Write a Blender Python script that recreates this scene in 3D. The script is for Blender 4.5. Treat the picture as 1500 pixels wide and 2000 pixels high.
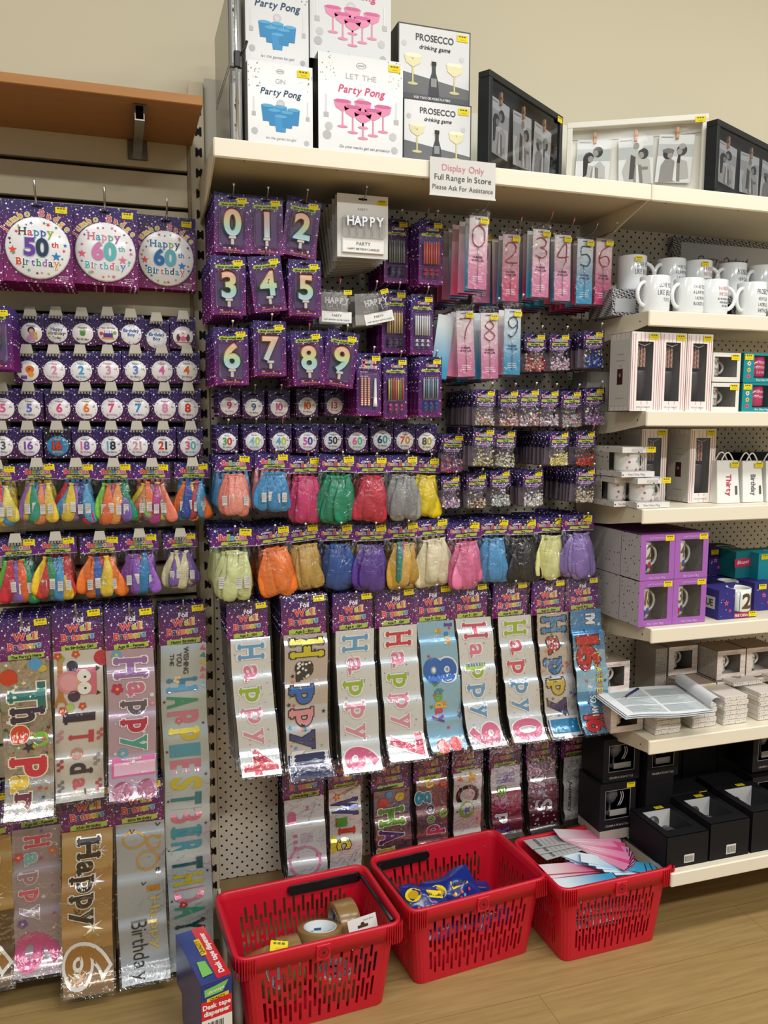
import bpy, math, random
from mathutils import Vector, Matrix, Euler
for _o in list(bpy.data.objects): bpy.data.objects.remove(_o)
rnd = random.Random(7)
PI = math.pi
scene = bpy.context.scene
COL = scene.collection

# ---------------------------------------------------------------- camera
F_PX, YAW, PITCH, ROLL = 1588.0, .3131, .1127, .0035
CAM = Vector((-.19106, -1.89757, 1.26))
cy_, sy_, cp_, sp_ = math.cos(YAW), math.sin(YAW), math.cos(PITCH), math.sin(PITCH)
FW = Vector((sy_*cp_, cy_*cp_, -sp_)); UP0 = Vector((sy_*sp_, cy_*sp_, cp_)); RT0 = FW.cross(UP0)
RT = RT0*math.cos(ROLL) + UP0*math.sin(ROLL); UP = -RT0*math.sin(ROLL) + UP0*math.cos(ROLL)
cam = bpy.data.objects.new('camera', bpy.data.cameras.new('camera')); COL.objects.link(cam)
cam.matrix_world = Matrix(((RT.x, UP.x, -FW.x, CAM.x), (RT.y, UP.y, -FW.y, CAM.y), (RT.z, UP.z, -FW.z, CAM.z), (0, 0, 0, 1)))
cam.data.sensor_fit = 'VERTICAL'; cam.data.sensor_height = 24.0; cam.data.lens = F_PX/2000*24.0
cam.data.clip_start = .05
scene.camera = cam

def ray(px, py): return (px-750)/F_PX*RT - (py-1000)/F_PX*UP + FW
def at(px, py, d):
    """point on the vertical plane d metres in front of the gondola back panel"""
    r = ray(px, py); t = (-d-CAM.y)/r.y
    return CAM + r*t
def atz(px, py, z):
    r = ray(px, py); t = (z-CAM.z)/r.z
    return CAM + r*t

# ---------------------------------------------------------------- light and exposure
world = bpy.data.worlds.new('world'); scene.world = world; world.use_nodes = True
wb = world.node_tree.nodes['Background']; wb.inputs[0].default_value = (1.0, .985, .95, 1); wb.inputs[1].default_value = .38
def area(name, loc, sx, sy, power, rot=(0, 0, 0), col=(1, .985, .94)):
    l = bpy.data.lights.new(name, 'AREA'); l.shape = 'RECTANGLE'; l.size = sx; l.size_y = sy; l.energy = power; l.color = col
    o = bpy.data.objects.new(name, l); COL.objects.link(o); o.location = loc; o.rotation_euler = rot
    return o
for i, (x, y, p) in enumerate([(-1.0, -1.35, 14), (.9, -1.35, 24), (2.6, -1.3, 22), (-1.0, -3.2, 30), (.9, -3.2, 56), (2.8, -3.2, 48)]):
    area('ceiling_tube_light', (x, y, 3.0), 1.25, .22, p)
scene.view_settings.view_transform = 'Standard'; scene.view_settings.look = 'None'
scene.view_settings.exposure = -0.06; scene.view_settings.gamma = 1.0; scene.view_settings.use_curve_mapping = False
scene.cycles.max_bounces = 7; scene.cycles.diffuse_bounces = 3; scene.cycles.glossy_bounces = 3
scene.cycles.transparent_max_bounces = 14; scene.cycles.transmission_bounces = 3
scene.cycles.caustics_reflective = False; scene.cycles.caustics_refractive = False
scene.cycles.use_denoising = True
scene.cycles.sample_clamp_indirect = 4

# ---------------------------------------------------------------- colours and materials
_cc = {}
def C(h):
    if not isinstance(h, str): return h
    if h in _cc: return _cc[h]
    s = h.lstrip('#'); v = []
    for i in (0, 2, 4):
        c = int(s[i:i+2], 16)/255
        v.append(c/12.92 if c <= .04045 else ((c+.055)/1.055)**2.4)
    _cc[h] = (v[0], v[1], v[2], 1.0)
    return _cc[h]
def mixc(a, b, t):
    a, b = C(a), C(b); return tuple(a[i]*(1-t)+b[i]*t for i in range(4))

MATS = {}
def nt_mat(name, rough=.5, metal=0.0, spec=.5, coat=0.0):
    m = bpy.data.materials.new(name); m.use_nodes = True; nt = m.node_tree
    b = nt.nodes['Principled BSDF']
    b.inputs['Roughness'].default_value = rough; b.inputs['Metallic'].default_value = metal
    b.inputs['Specular IOR Level'].default_value = spec; b.inputs['Coat Weight'].default_value = coat
    MATS[name] = m
    return m, nt, b
def N(nt, t, **kw):
    n = nt.nodes.new(t)
    for k, v in kw.items():
        if k.startswith('i_'):
            n.inputs[k[2:].replace('_', ' ')].default_value = v
        else: setattr(n, k, v)
    return n
def attr(nt): return N(nt, 'ShaderNodeAttribute', attribute_name='Col')
def mixn(nt, a, b, f, mode='MIX'):
    m = N(nt, 'ShaderNodeMix', data_type='RGBA', blend_type=mode)
    for idx, v in ((0, f), (6, a), (7, b)):
        if isinstance(v, bpy.types.NodeSocket): nt.links.new(v, m.inputs[idx])
        else: m.inputs[idx].default_value = v
    return m.outputs[2]
def mth(nt, op, a, b=None, c=None):
    m = N(nt, 'ShaderNodeMath', operation=op)
    for i, v in enumerate((a, b, c)):
        if v is None: continue
        if isinstance(v, bpy.types.NodeSocket): nt.links.new(v, m.inputs[i])
        else: m.inputs[i].default_value = v
    return m.outputs[0]
def bump(nt, b, scale, strength, dist=.002, detail=3, rough=.6, coords='Object', stretch=None):
    tc = N(nt, 'ShaderNodeTexCoord'); src = tc.outputs[coords]
    if stretch:
        mp = N(nt, 'ShaderNodeMapping'); mp.inputs['Scale'].default_value = stretch; nt.links.new(src, mp.inputs[0]); src = mp.outputs[0]
    no = N(nt, 'ShaderNodeTexNoise'); no.inputs['Scale'].default_value = scale; no.inputs['Detail'].default_value = detail; no.inputs['Roughness'].default_value = rough
    nt.links.new(src, no.inputs['Vector'])
    bp = N(nt, 'ShaderNodeBump'); bp.inputs['Strength'].default_value = strength; bp.inputs['Distance'].default_value = dist
    nt.links.new(no.outputs[0], bp.inputs['Height']); nt.links.new(bp.outputs[0], b.inputs['Normal'])
    return no
for nm, r, me, sp, co in (('paper', .62, 0, .25, 0), ('gloss', .22, 0, .5, 0), ('plastic', .38, 0, .5, 0), ('satin', .3, 0, .6, 0), ('metal', .25, 1, .5, 0),
                          ('ink', .45, 0, .3, 0), ('foilink', .22, .15, .6, .3), ('ceramic', .16, 0, .5, .4), ('enamel', .42, 0, .4, 0), ('fabric', .9, 0, .1, 0)):
    m, nt, b = nt_mat(nm, r, me, sp, co); a = attr(nt); nt.links.new(a.outputs[0], b.inputs['Base Color'])
    if nm == 'satin': bump(nt, b, 90, .6, .003)
    if nm == 'foilink': bump(nt, b, 40, .25, .003, stretch=(1, 1, .35))
# crinkled foil
m, nt, b = nt_mat('foil', .2, .30, .6, .4); a = attr(nt); nt.links.new(a.outputs[0], b.inputs['Base Color'])
bump(nt, b, 40, .3, .003, stretch=(1, 1, .35))
m, nt, b = nt_mat('holofoil', .2, .8, .6, .3); a = attr(nt)
tc = N(nt, 'ShaderNodeTexCoord'); vo = N(nt, 'ShaderNodeTexVoronoi'); vo.inputs['Scale'].default_value = 150; nt.links.new(tc.outputs['Object'], vo.inputs['Vector'])
hs = N(nt, 'ShaderNodeHueSaturation'); hs.inputs['Saturation'].default_value = .45; nt.links.new(vo.outputs['Color'], hs.inputs['Color'])
nt.links.new(mixn(nt, a.outputs[0], hs.outputs[0], .35), b.inputs['Base Color']); bump(nt, b, 60, .4, .003)
# starry printed card: colour from the print, stars from a cell pattern
m, nt, b = nt_mat('starry', .33, 0, .4, 0); a = attr(nt)
tc = N(nt, 'ShaderNodeTexCoord'); oi = N(nt, 'ShaderNodeObjectInfo'); sx = N(nt, 'ShaderNodeSeparateXYZ'); nt.links.new(tc.outputs['Object'], sx.inputs[0])
cb = N(nt, 'ShaderNodeCombineXYZ'); nt.links.new(sx.outputs[0], cb.inputs[0]); nt.links.new(sx.outputs[2], cb.inputs[1])
last = a.outputs[0]
for sc_, th in ((120, .075), (62, .10)):
    v1 = N(nt, 'ShaderNodeTexVoronoi', voronoi_dimensions='2D'); v1.inputs['Scale'].default_value = sc_; nt.links.new(cb.outputs[0], v1.inputs['Vector'])
    f = mth(nt, 'LESS_THAN', v1.outputs['Distance'], th)
    last = mixn(nt, last, (.86, .80, .95, 1), f)
nt.links.new(last, b.inputs['Base Color'])
# dotted cartons
m, nt, b = nt_mat('dots', .55, 0, .3, 0); a = attr(nt)
tc = N(nt, 'ShaderNodeTexCoord'); v1 = N(nt, 'ShaderNodeTexVoronoi'); v1.inputs['Scale'].default_value = 92; v1.inputs['Randomness'].default_value = .55; nt.links.new(tc.outputs['Object'], v1.inputs['Vector'])
f = mth(nt, 'LESS_THAN', v1.outputs['Distance'], .21); nt.links.new(mixn(nt, a.outputs[0], (.05, .04, .05, 1), f), b.inputs['Base Color'])
m, nt, b = nt_mat('finedots', .55, 0, .3, 0); a = attr(nt)
tc = N(nt, 'ShaderNodeTexCoord'); v1 = N(nt, 'ShaderNodeTexVoronoi'); v1.inputs['Scale'].default_value = 150; v1.inputs['Randomness'].default_value = .3; nt.links.new(tc.outputs['Object'], v1.inputs['Vector'])
f = mth(nt, 'LESS_THAN', v1.outputs['Distance'], .24); nt.links.new(mixn(nt, a.outputs[0], (.22, .17, .16, 1), f), b.inputs['Base Color'])
m, nt, b = nt_mat('foildots', .28, .35, .5, 0); a = attr(nt)
tc = N(nt, 'ShaderNodeTexCoord'); v1 = N(nt, 'ShaderNodeTexVoronoi'); v1.inputs['Scale'].default_value = 260; v1.inputs['Randomness'].default_value = .2; nt.links.new(tc.outputs['Object'], v1.inputs['Vector'])
f = mth(nt, 'LESS_THAN', v1.outputs['Distance'], .3); nt.links.new(mixn(nt, a.outputs[0], (.9, .86, .86, 1), f), b.inputs['Base Color'])
m, nt, b = nt_mat('hatch', .5, 0, .3, 0)
tc = N(nt, 'ShaderNodeTexCoord'); mp = N(nt, 'ShaderNodeMapping'); mp.inputs['Rotation'].default_value = (.785, .785, .785); nt.links.new(tc.outputs['Object'], mp.inputs[0])
ck = N(nt, 'ShaderNodeTexChecker'); ck.inputs['Scale'].default_value = 260; ck.inputs[1].default_value = (.02, .02, .025, 1); ck.inputs[2].default_value = (.45, .45, .46, 1); nt.links.new(mp.outputs[0], ck.inputs[0]); nt.links.new(ck.outputs[0], b.inputs['Base Color'])
m, nt, b = nt_mat('marble', .5, 0, .3, 0); a = attr(nt)
tc = N(nt, 'ShaderNodeTexCoord'); mp = N(nt, 'ShaderNodeMapping'); mp.inputs['Scale'].default_value = (1, 1, 5); nt.links.new(tc.outputs['Object'], mp.inputs[0])
no = N(nt, 'ShaderNodeTexNoise'); no.inputs['Scale'].default_value = 22; no.inputs['Detail'].default_value = 5; nt.links.new(mp.outputs[0], no.inputs['Vector'])
rp = N(nt, 'ShaderNodeValToRGB'); rp.color_ramp.elements[0].position = .42; rp.color_ramp.elements[1].position = .62; nt.links.new(no.outputs[0], rp.inputs[0])
nt.links.new(mixn(nt, a.outputs[0], (.92, .86, .82, 1), rp.outputs[0]), b.inputs['Base Color'])
# clear film and window plastic
def film(name, rough, lo, hi, bscale, bstr, tint=(1, 1, 1, 1), bd=.004):
    m = bpy.data.materials.new(name); m.use_nodes = True; nt = m.node_tree; nt.nodes.clear(); MATS[name] = m
    out = N(nt, 'ShaderNodeOutputMaterial'); tr = N(nt, 'ShaderNodeBsdfTransparent'); tr.inputs[0].default_value = tint
    gl = N(nt, 'ShaderNodeBsdfGlossy'); gl.inputs['Roughness'].default_value = rough; gl.inputs[0].default_value = (1, 1, 1, 1)
    tc = N(nt, 'ShaderNodeTexCoord'); no = N(nt, 'ShaderNodeTexNoise'); no.inputs['Scale'].default_value = bscale; no.inputs['Detail'].default_value = 2.5; no.inputs['Distortion'].default_value = 1.2
    nt.links.new(tc.outputs['Object'], no.inputs['Vector'])
    bp = N(nt, 'ShaderNodeBump'); bp.inputs['Strength'].default_value = bstr; bp.inputs['Distance'].default_value = bd; nt.links.new(no.outputs[0], bp.inputs['Height']); nt.links.new(bp.outputs[0], gl.inputs['Normal'])
    lw = N(nt, 'ShaderNodeLayerWeight'); lw.inputs[0].default_value = .35; nt.links.new(bp.outputs[0], lw.inputs['Normal'])
    mr = N(nt, 'ShaderNodeMapRange'); mr.inputs['To Min'].default_value = lo; mr.inputs['To Max'].default_value = hi; nt.links.new(lw.outputs['Fresnel'], mr.inputs['Value'])
    mx = N(nt, 'ShaderNodeMixShader'); nt.links.new(mr.outputs[0], mx.inputs[0]); nt.links.new(tr.outputs[0], mx.inputs[1]); nt.links.new(gl.outputs[0], mx.inputs[2])
    nt.links.new(mx.outputs[0], out.inputs[0])
film('sleeve', .12, .03, .42, 42, 1.0)
film('film', .15, .03, .42, 48, 1.0, bd=.009)
film('blister', .07, .025, .5, 20, .12)
film('clearpane', .04, .003, .05, 3, .01)
film('window', .05, .05, .5, 5, .02, (.82, .82, .84, 1))

# pegboard, wood veneer, floor, wall paint
m, nt, b = nt_mat('pegboard', .5, 0, .35)
tc = N(nt, 'ShaderNodeTexCoord'); sx = N(nt, 'ShaderNodeSeparateXYZ'); nt.links.new(tc.outputs['Object'], sx.inputs[0])
px_, pz_ = .0245, .0245
def holes(ox, oz, px=px_, pz=pz_, r=.0028):
    ux = mth(nt, 'SUBTRACT', mth(nt, 'FRACT', mth(nt, 'ADD', mth(nt, 'DIVIDE', sx.outputs[0], px), ox)), .5)
    uz = mth(nt, 'SUBTRACT', mth(nt, 'FRACT', mth(nt, 'ADD', mth(nt, 'DIVIDE', sx.outputs[2], pz), oz)), .5)
    ux = mth(nt, 'MULTIPLY', ux, px); uz = mth(nt, 'MULTIPLY', uz, pz)
    return mth(nt, 'LESS_THAN', mth(nt, 'ADD', mth(nt, 'MULTIPLY', ux, ux), mth(nt, 'MULTIPLY', uz, uz)), r*r)
hf = mth(nt, 'MAXIMUM', holes(0, 0), holes(.5, .5))
a = attr(nt); nt.links.new(mixn(nt, a.outputs[0], (.012, .010, .009, 1), hf), b.inputs['Base Color'])

m, nt, b = nt_mat('veneer', .45, 0, .35)
tc = N(nt, 'ShaderNodeTexCoord'); mp = N(nt, 'ShaderNodeMapping'); mp.inputs['Scale'].default_value = (1.2, 22, 22); nt.links.new(tc.outputs['Object'], mp.inputs[0])
no = N(nt, 'ShaderNodeTexNoise'); no.inputs['Scale'].default_value = 3; no.inputs['Detail'].default_value = 6; nt.links.new(mp.outputs[0], no.inputs['Vector'])
a = attr(nt); nt.links.new(mixn(nt, a.outputs[0], (.25, .115, .04, 1), mth(nt, 'MULTIPLY', no.outputs[0], .5)), b.inputs['Base Color'])

m, nt, b = nt_mat('floorwood', .42, 0, .35)
tc = N(nt, 'ShaderNodeTexCoord'); mp = N(nt, 'ShaderNodeMapping'); mp.inputs['Rotation'].default_value = (0, 0, 0); nt.links.new(tc.outputs['Object'], mp.inputs[0])
bk = N(nt, 'ShaderNodeTexBrick'); bk.inputs['Scale'].default_value = 1; bk.inputs['Brick Width'].default_value = 1.3; bk.inputs['Row Height'].default_value = .14; bk.inputs['Mortar Size'].default_value = .0009
bk.inputs['Color1'].default_value = C('#ac9160'); bk.inputs['Color2'].default_value = C('#a48957'); bk.inputs['Mortar'].default_value = C('#86693e'); nt.links.new(mp.outputs[0], bk.inputs[0])
m2 = N(nt, 'ShaderNodeMapping'); m2.inputs['Scale'].default_value = (2.2, 30, 1); nt.links.new(tc.outputs['Object'], m2.inputs[0])
no = N(nt, 'ShaderNodeTexNoise'); no.inputs['Scale'].default_value = 2.4; no.inputs['Detail'].default_value = 7; no.inputs['Roughness'].default_value = .6; nt.links.new(m2.outputs[0], no.inputs['Vector'])
rp = N(nt, 'ShaderNodeValToRGB'); rp.color_ramp.elements[0].position = .38; rp.color_ramp.elements[1].position = .68; nt.links.new(no.outputs[0], rp.inputs[0])
nt.links.new(mixn(nt, bk.outputs[0], C('#84693f'), mth(nt, 'MULTIPLY', rp.outputs[0], .55)), b.inputs['Base Color'])

m, nt, b = nt_mat('wallpaint', .7, 0, .25); a = attr(nt); nt.links.new(a.outputs[0], b.inputs['Base Color'])
bump(nt, b, 6, .12, .01, 4)

# ---------------------------------------------------------------- mesh builder
class MB:
    def __init__(s, M=None): s.k = 0; s.v = []; s.f = []; s.c = []; s.m = []; s.mats = []; s.M = M or Matrix(); s.sm = []
    def _mi(s, fin):
        if fin not in s.mats: s.mats.append(fin)
        return s.mats.index(fin)
    def add(s, vs, fs, col, fin='paper', smooth=False, mp=None):
        """col: one colour, or a function of the untransformed vertex"""
        o = len(s.v); mi = s._mi(fin)
        vs = [Vector(p) for p in vs]
        cols = [col(p) if callable(col) else C(col) for p in vs]
        for p in vs:
            q = mp(p) if mp else p
            s.v.append(s.M @ Vector(q))
        for f in fs:
            s.f.append([i+o for i in f]); s.c.append([cols[i] for i in f]); s.m.append(mi); s.sm.append(smooth)
    def box(s, x0, x1, y0, y1, z0, z1, col, fin='paper', bev=0):
        if bev:
            b = min(bev, abs(x1-x0)*.45, abs(y1-y0)*.45, abs(z1-z0)*.45)
            vs = []; 
            for (Z, e) in ((z0, b), (z0+b, 0), (z1-b, 0), (z1, b)):
                for (X, Y) in ((x0+e+b*(e == 0), y0+e), (x1-e-b*(e == 0), y0+e), (x1-e, y0+e+b*(e == 0)), (x1-e, y1-e-b*(e == 0)), (x1-e-b*(e == 0), y1-e), (x0+e+b*(e == 0), y1-e), (x0+e, y1-e-b*(e == 0)), (x0+e, y0+e+b*(e == 0))):
                    vs.append((X, Y, Z))
            fs = [[7, 6, 5, 4, 3, 2, 1, 0], [24+i for i in range(8)]]
            for k in range(3):
                for i in range(8): fs.append([k*8+i, k*8+(i+1) % 8, k*8+8+(i+1) % 8, k*8+8+i])
            s.add(vs, fs, col, fin); return
        vs = [(x, y, z) for z in (z0, z1) for y in (y0, y1) for x in (x0, x1)]
        s.add(vs, [(0, 2, 3, 1), (4, 5, 7, 6), (0, 1, 5, 4), (1, 3, 7, 5), (3, 2, 6, 7), (2, 0, 4, 6)], col, fin)
    def quad(s, a, b, c, d, col, fin='paper'): s.add([a, b, c, d], [(0, 1, 2, 3)], col, fin)
    def rect(s, x0, x1, z0, z1, y, col, fin='ink', mp=None):
        if mp is None and x1-x0 < .2: y -= s.lift()
        s.add([(x0, y, z0), (x1, y, z0), (x1, y, z1), (x0, y, z1)], [(0, 1, 2, 3)], col, fin, mp=mp)
    def lift(s): s.k += 1; return (s.k % 4)*2.5e-5
    def poly(s, pts, y, col, fin='ink', mp=None):
        y -= s.lift(); s.add([(p[0], y, p[1]) for p in pts], [list(range(len(pts)))], col, fin, mp=mp)
    def disc(s, x, z, r, y, col, fin='ink', n=14, mp=None, rz=None):
        rz = rz or r
        s.poly([(x+r*math.cos(2*PI*i/n), z+rz*math.sin(2*PI*i/n)) for i in range(n)], y, col, fin, mp)
    def ring(s, x, z, r, w, y, col, fin='ink', n=20, mp=None, sz=1, a0=0, a1=2*PI):
        vs = []
        for i in range(n+1):
            a = a0+(a1-a0)*i/n
            for q in (r-w/2, r+w/2): vs.append((x+q*math.cos(a), y, z+q*sz*math.sin(a)))
        s.add(vs, [(2*i, 2*i+1, 2*i+3, 2*i+2) for i in range(n)], col, fin, mp=mp)
    def star(s, x, z, r, y, col, fin='ink', k=5, inner=.42, rot=0, mp=None):
        y -= s.lift()
        pts = [(x+(r if i % 2 == 0 else r*inner)*math.sin(rot+PI*i/k), z+(r if i % 2 == 0 else r*inner)*math.cos(rot+PI*i/k)) for i in range(2*k)]
        vs = [(x, y, z)]+[(p[0], y, p[1]) for p in pts]
        s.add(vs, [(0, i+1, (i+1) % (2*k)+1) for i in range(2*k)], col, fin, mp=mp)
    def prism(s, pts, y0, y1, col, fin='paper', side=None):
        n = len(pts); vs = [(p[0], y0, p[1]) for p in pts]+[(p[0], y1, p[1]) for p in pts]
        s.add(vs, [list(range(n)), list(range(2*n-1, n-1, -1))], col, fin)
        s.add(vs, [(i, i+n, (i+1) % n+n, (i+1) % n) for i in range(n)], side or col, fin)
    def tube(s, path, r, col, fin='metal', n=6, cap=True, flat=1.0):
        path = [Vector(p) for p in path]; vs = []; rs = r if isinstance(r, (list, tuple)) else [r]*len(path)
        for i, p in enumerate(path):
            t = (path[min(i+1, len(path)-1)]-path[max(i-1, 0)]).normalized()
            ref = Vector((0, 1, 0)) if abs(t.y) < .8 else Vector((0, 0, 1))
            u = t.cross(ref).normalized(); w = t.cross(u).normalized()
            for k in range(n):
                a = 2*PI*k/n; vs.append(p+u*math.cos(a)*rs[i]+w*math.sin(a)*rs[i]*flat)
        fs = [(i*n+k, i*n+(k+1) % n, (i+1)*n+(k+1) % n, (i+1)*n+k) for i in range(len(path)-1) for k in range(n)]
        if cap: fs += [list(range(n-1, -1, -1)), [(len(path)-1)*n+k for k in range(n)]]
        s.add(vs, fs, col, fin, True)
    def lathe(s, prof, n, col, fin='gloss', sx=1, sy=1, axis='z', cx=0, cy=0, cz=0, a0=0, a1=2*PI):
        vs = []; full = abs(a1-a0-2*PI) < 1e-6; nn = n if full else n+1
        for (r, z) in prof:
            for k in range(nn):
                a = a0+(a1-a0)*k/n
                if axis == 'z': vs.append((cx+r*sx*math.cos(a), cy+r*sy*math.sin(a), cz+z))
                else: vs.append((cx+r*sx*math.cos(a), cy+z, cz+r*sy*math.sin(a)))
        fs = []
        for i in range(len(prof)-1):
            for k in range(n):
                k2 = (k+1) % n if full else k+1
                fs.append((i*nn+k, i*nn+k2, (i+1)*nn+k2, (i+1)*nn+k))
        s.add(vs, fs, col, fin, True)
    def grid(s, fn, nu, nv, col, fin='film', smooth=True):
        vs = [fn(i/nu, j/nv) for j in range(nv+1) for i in range(nu+1)]
        s.add(vs, [(j*(nu+1)+i, j*(nu+1)+i+1, (j+1)*(nu+1)+i+1, (j+1)*(nu+1)+i) for j in range(nv) for i in range(nu)], col, fin, smooth)
    def text(s, t, x, z, h, col, y=-.001, style='b', w=None, al='c', fin='ink', rot=0, shear=0, slab=False, outline=None, ow=None, mp=None, maxe=None, grad=None, arc=0, sp=1.0):
        """one line of lettering in the x-z plane, h = cap height; col may be a list (one per letter)"""
        cols = col if isinstance(col, list) else [col]
        xs = []; cur = 0
        for ch in t:
            if ch == ' ': xs.append(cur); cur += .42*sp; continue
            g = GL[(ch, 'r')]; xs.append(cur-g['x0']); cur += (g['x1']-g['x0'])+.13*sp
            if slab: cur += .12
        W = max(cur-.13*sp, .01)
        kx = h if not w else (w/W if al != 'fit' else w/W)
        if w and al == 'max': kx = min(h, w/W)
        off = {'c': -W/2, 'l': 0, 'r': -W, 'max': -W/2, 'fit': -W/2}[al]
        cr, sr = math.cos(rot), math.sin(rot)
        def put(vs, fs, c, yy):
            out = []
            for (a, b) in vs:
                X = a*kx+b*shear*h; Z = b*h
                if arc: Z += -arc*(X*X)
                out.append((x+X*cr-Z*sr, yy, z+X*sr+Z*cr))
            if maxe: out, fs = subdiv(out, fs, maxe)
            s.add(out, fs, c, fin, mp=mp)
        ink = 0
        for i, ch in enumerate(t):
            if ch == ' ': continue
            c = cols[ink % len(cols)]; ink += 1
            ox = xs[i]+off
            if outline is not None:
                g = GL[(ch, ow or 'o')]; put([(p[0]+ox, p[1]) for p in g['v']], g['f'], outline, y-ink*4e-5)
                if slab:
                    for q in serifs(ch, GL[(ch, 'r')], .05): put([(p[0]+ox, p[1]) for p in q], [(0, 1, 2, 3)], outline, y-ink*4e-5-1.5e-5)
            g = GL[(ch, style)]; yy = y-(.0004 if outline is not None else 0)-ink*4e-5
            put([(p[0]+ox, p[1]) for p in g['v']], g['f'], c, yy)
            if slab:
                for q in serifs(ch, GL[(ch, 'r')], 0): put([(p[0]+ox, p[1]) for p in q], [(0, 1, 2, 3)], c, yy-.00005)
    def build(s, name, parent=None, loc=None, rot=None):
        me = s.mesh(name); o = bpy.data.objects.new(name, me); COL.objects.link(o)
        if parent: o.parent = parent
        if loc is not None: o.location = loc
        if rot is not None: o.rotation_euler = rot
        return o
    def mesh(s, name):
        me = bpy.data.meshes.new(name); me.from_pydata([tuple(p) for p in s.v], [], s.f)
        for fin in s.mats: me.materials.append(MATS[fin])
        if len(s.mats) > 1: me.polygons.foreach_set('material_index', s.m)
        me.polygons.foreach_set('use_smooth', s.sm)
        ca = me.color_attributes.new('Col', 'FLOAT_COLOR', 'CORNER'); flat = []
        for cl in s.c:
            for c in cl: flat.extend(c)
        ca.data.foreach_set('color', flat)
        return me
def subdiv(vs, fs, maxe):
    vs = list(vs); out = []; st = []
    for f in fs:
        for k in range(1, len(f)-1): st.append((f[0], f[k], f[k+1]))
    me2 = maxe*maxe; mid = {}
    while st:
        a, b, c = st.pop()
        e = [(sum((vs[p][i]-vs[q][i])**2 for i in (0, 2)), p, q, r) for p, q, r in ((a, b, c), (b, c, a), (c, a, b))]
        L, p, q, r = max(e)
        if L <= me2: out.append((a, b, c)); continue
        k = (min(p, q), max(p, q))
        if k not in mid: mid[k] = len(vs); vs.append(tuple((vs[p][i]+vs[q][i])/2 for i in range(3)))
        m_ = mid[k]; st.append((p, m_, r)); st.append((m_, q, r))
    return vs, out
SER = {'H': 'lb lt rb rt', 'p': 'lx ld', 'y': 'lx rx', 'T': 'cb', 'h': 'lt lb rb', 'P': 'lt lb', 'r': 'lx lb', 'n': 'lx lb rb', 'd': 'rt', 'a': 'rb', '1': 'cb', 'B': 'lt lb', 'D': 'lt lb',
       'F': 'lb lt', 'i': 'cb', 'l': 'cb ct', 'W': 'lt rt', 'A': 'lb rb', 'm': 'lx lb rb', 't': '', 'R': 'lt lb rb', 'I': 'cb ct', 'Y': 'cb lt rt', 'V': 'lt rt', 'E': 'lt lb', 'N': 'lt lb rt', 'M': 'lb rb lt rt', 'G': '', 'w': 'lx rx', 'k': 'lt lb rb', 'M': 'lt rt lb rb'}
def serifs(ch, g, e):
    out = []
    for t in SER.get(ch, '').split():
        X = {'l': g['x0']+.07, 'r': g['x1']-.07, 'c': (g['x0']+g['x1'])/2}[t[0]]
        if ch in 'WyVY' and t[0] == 'l': X = g['x0']+.08
        Z = {'b': .05, 't': .95, 'x': .70, 'd': -.25}[t[1]]
        hw = .19+e; hh = .055+e
        out.append([(X-hw, Z-hh), (X+hw, Z-hh), (X+hw, Z+hh), (X-hw, Z+hh)])
    return out
GL = {}
def make_glyphs():
    chars = "ABCDEFGHIJKLMNOPQRSTUVWXYZabcdefghijklmnopqrstuvwxyz0123456789-.,'!?&£/:"
    obs = []
    for st, off in (('r', 0), ('b', .018), ('x', .036), ('o', .068)):
        for ch in chars:
            cu = bpy.data.curves.new('g', 'FONT'); cu.body = ch; cu.offset = off; cu.resolution_u = 4 if not ch.isdigit() else 6; cu.size = 1
            o = bpy.data.objects.new('g', cu); COL.objects.link(o); obs.append((ch, st, o, cu))
    dg = bpy.context.evaluated_depsgraph_get(); dg.update(); cap = None; raw = {}
    for ch, st, o, cu in obs:
        oe = o.evaluated_get(dg); me = oe.to_mesh()
        raw[(ch, st)] = ([(v.co.x, v.co.y) for v in me.vertices], [tuple(p.vertices) for p in me.polygons]); oe.to_mesh_clear()
    cap = max(p[1] for p in raw[('H', 'r')][0])
    for k, (v, f) in raw.items():
        v = [(a/cap, b/cap) for a, b in v]
        GL[k] = dict(v=v, f=f, x0=min(p[0] for p in v), x1=max(p[0] for p in v))
    for ch, st, o, cu in obs: bpy.data.objects.remove(o); bpy.data.curves.remove(cu)
make_glyphs()

NUM = {'0': 'zero', '1': 'one', '2': 'two', '3': 'three', '4': 'four', '5': 'five', '6': 'six', '7': 'seven', '8': 'eight', '9': 'nine', '10': 'ten', '13': 'thirteen', '16': 'sixteen', '18': 'eighteen', '21': 'twenty-one', '25th': 'twenty-fifth', '30': 'thirty',
       '40': 'forty', '50': 'fifty', '60': 'sixty', '65th': 'sixty-fifth', '70': 'seventy', '80': 'eighty', '80th': 'eightieth', '1st': 'first', '50th': 'fiftieth', '60th': 'sixtieth'}
def spell(s): return ' '.join(NUM.get(w, w) for w in s.split(' '))
def tag(o, label=None, cat=None, group=None, kind=None):
    if label: label = spell(label)
    if group: group = spell(group)
    if label: o['label'] = label
    if cat: o['category'] = cat
    if group: o['group'] = group
    if kind: o['kind'] = kind
    return o
def empty(name, loc=(0, 0, 0), rot=(0, 0, 0)):
    o = bpy.data.objects.new(name, None); COL.objects.link(o); o.location = loc; o.rotation_euler = rot; o.empty_display_size = .02
    return o
def copy_tree(o, parent=None):
    c = o.copy(); COL.objects.link(c)
    if parent: c.parent = parent
    for ch in list(o.children): copy_tree(ch, c)
    return c
def inst(name, mesh, loc, rot=(0, 0, 0), sc=1, parent=None):
    o = bpy.data.objects.new(name, mesh); COL.objects.link(o); o.location = loc; o.rotation_euler = rot
    o.scale = (sc, sc, sc) if not isinstance(sc, (tuple, list)) else sc
    if parent: o.parent = parent
    return o
R = math.radians
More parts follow.
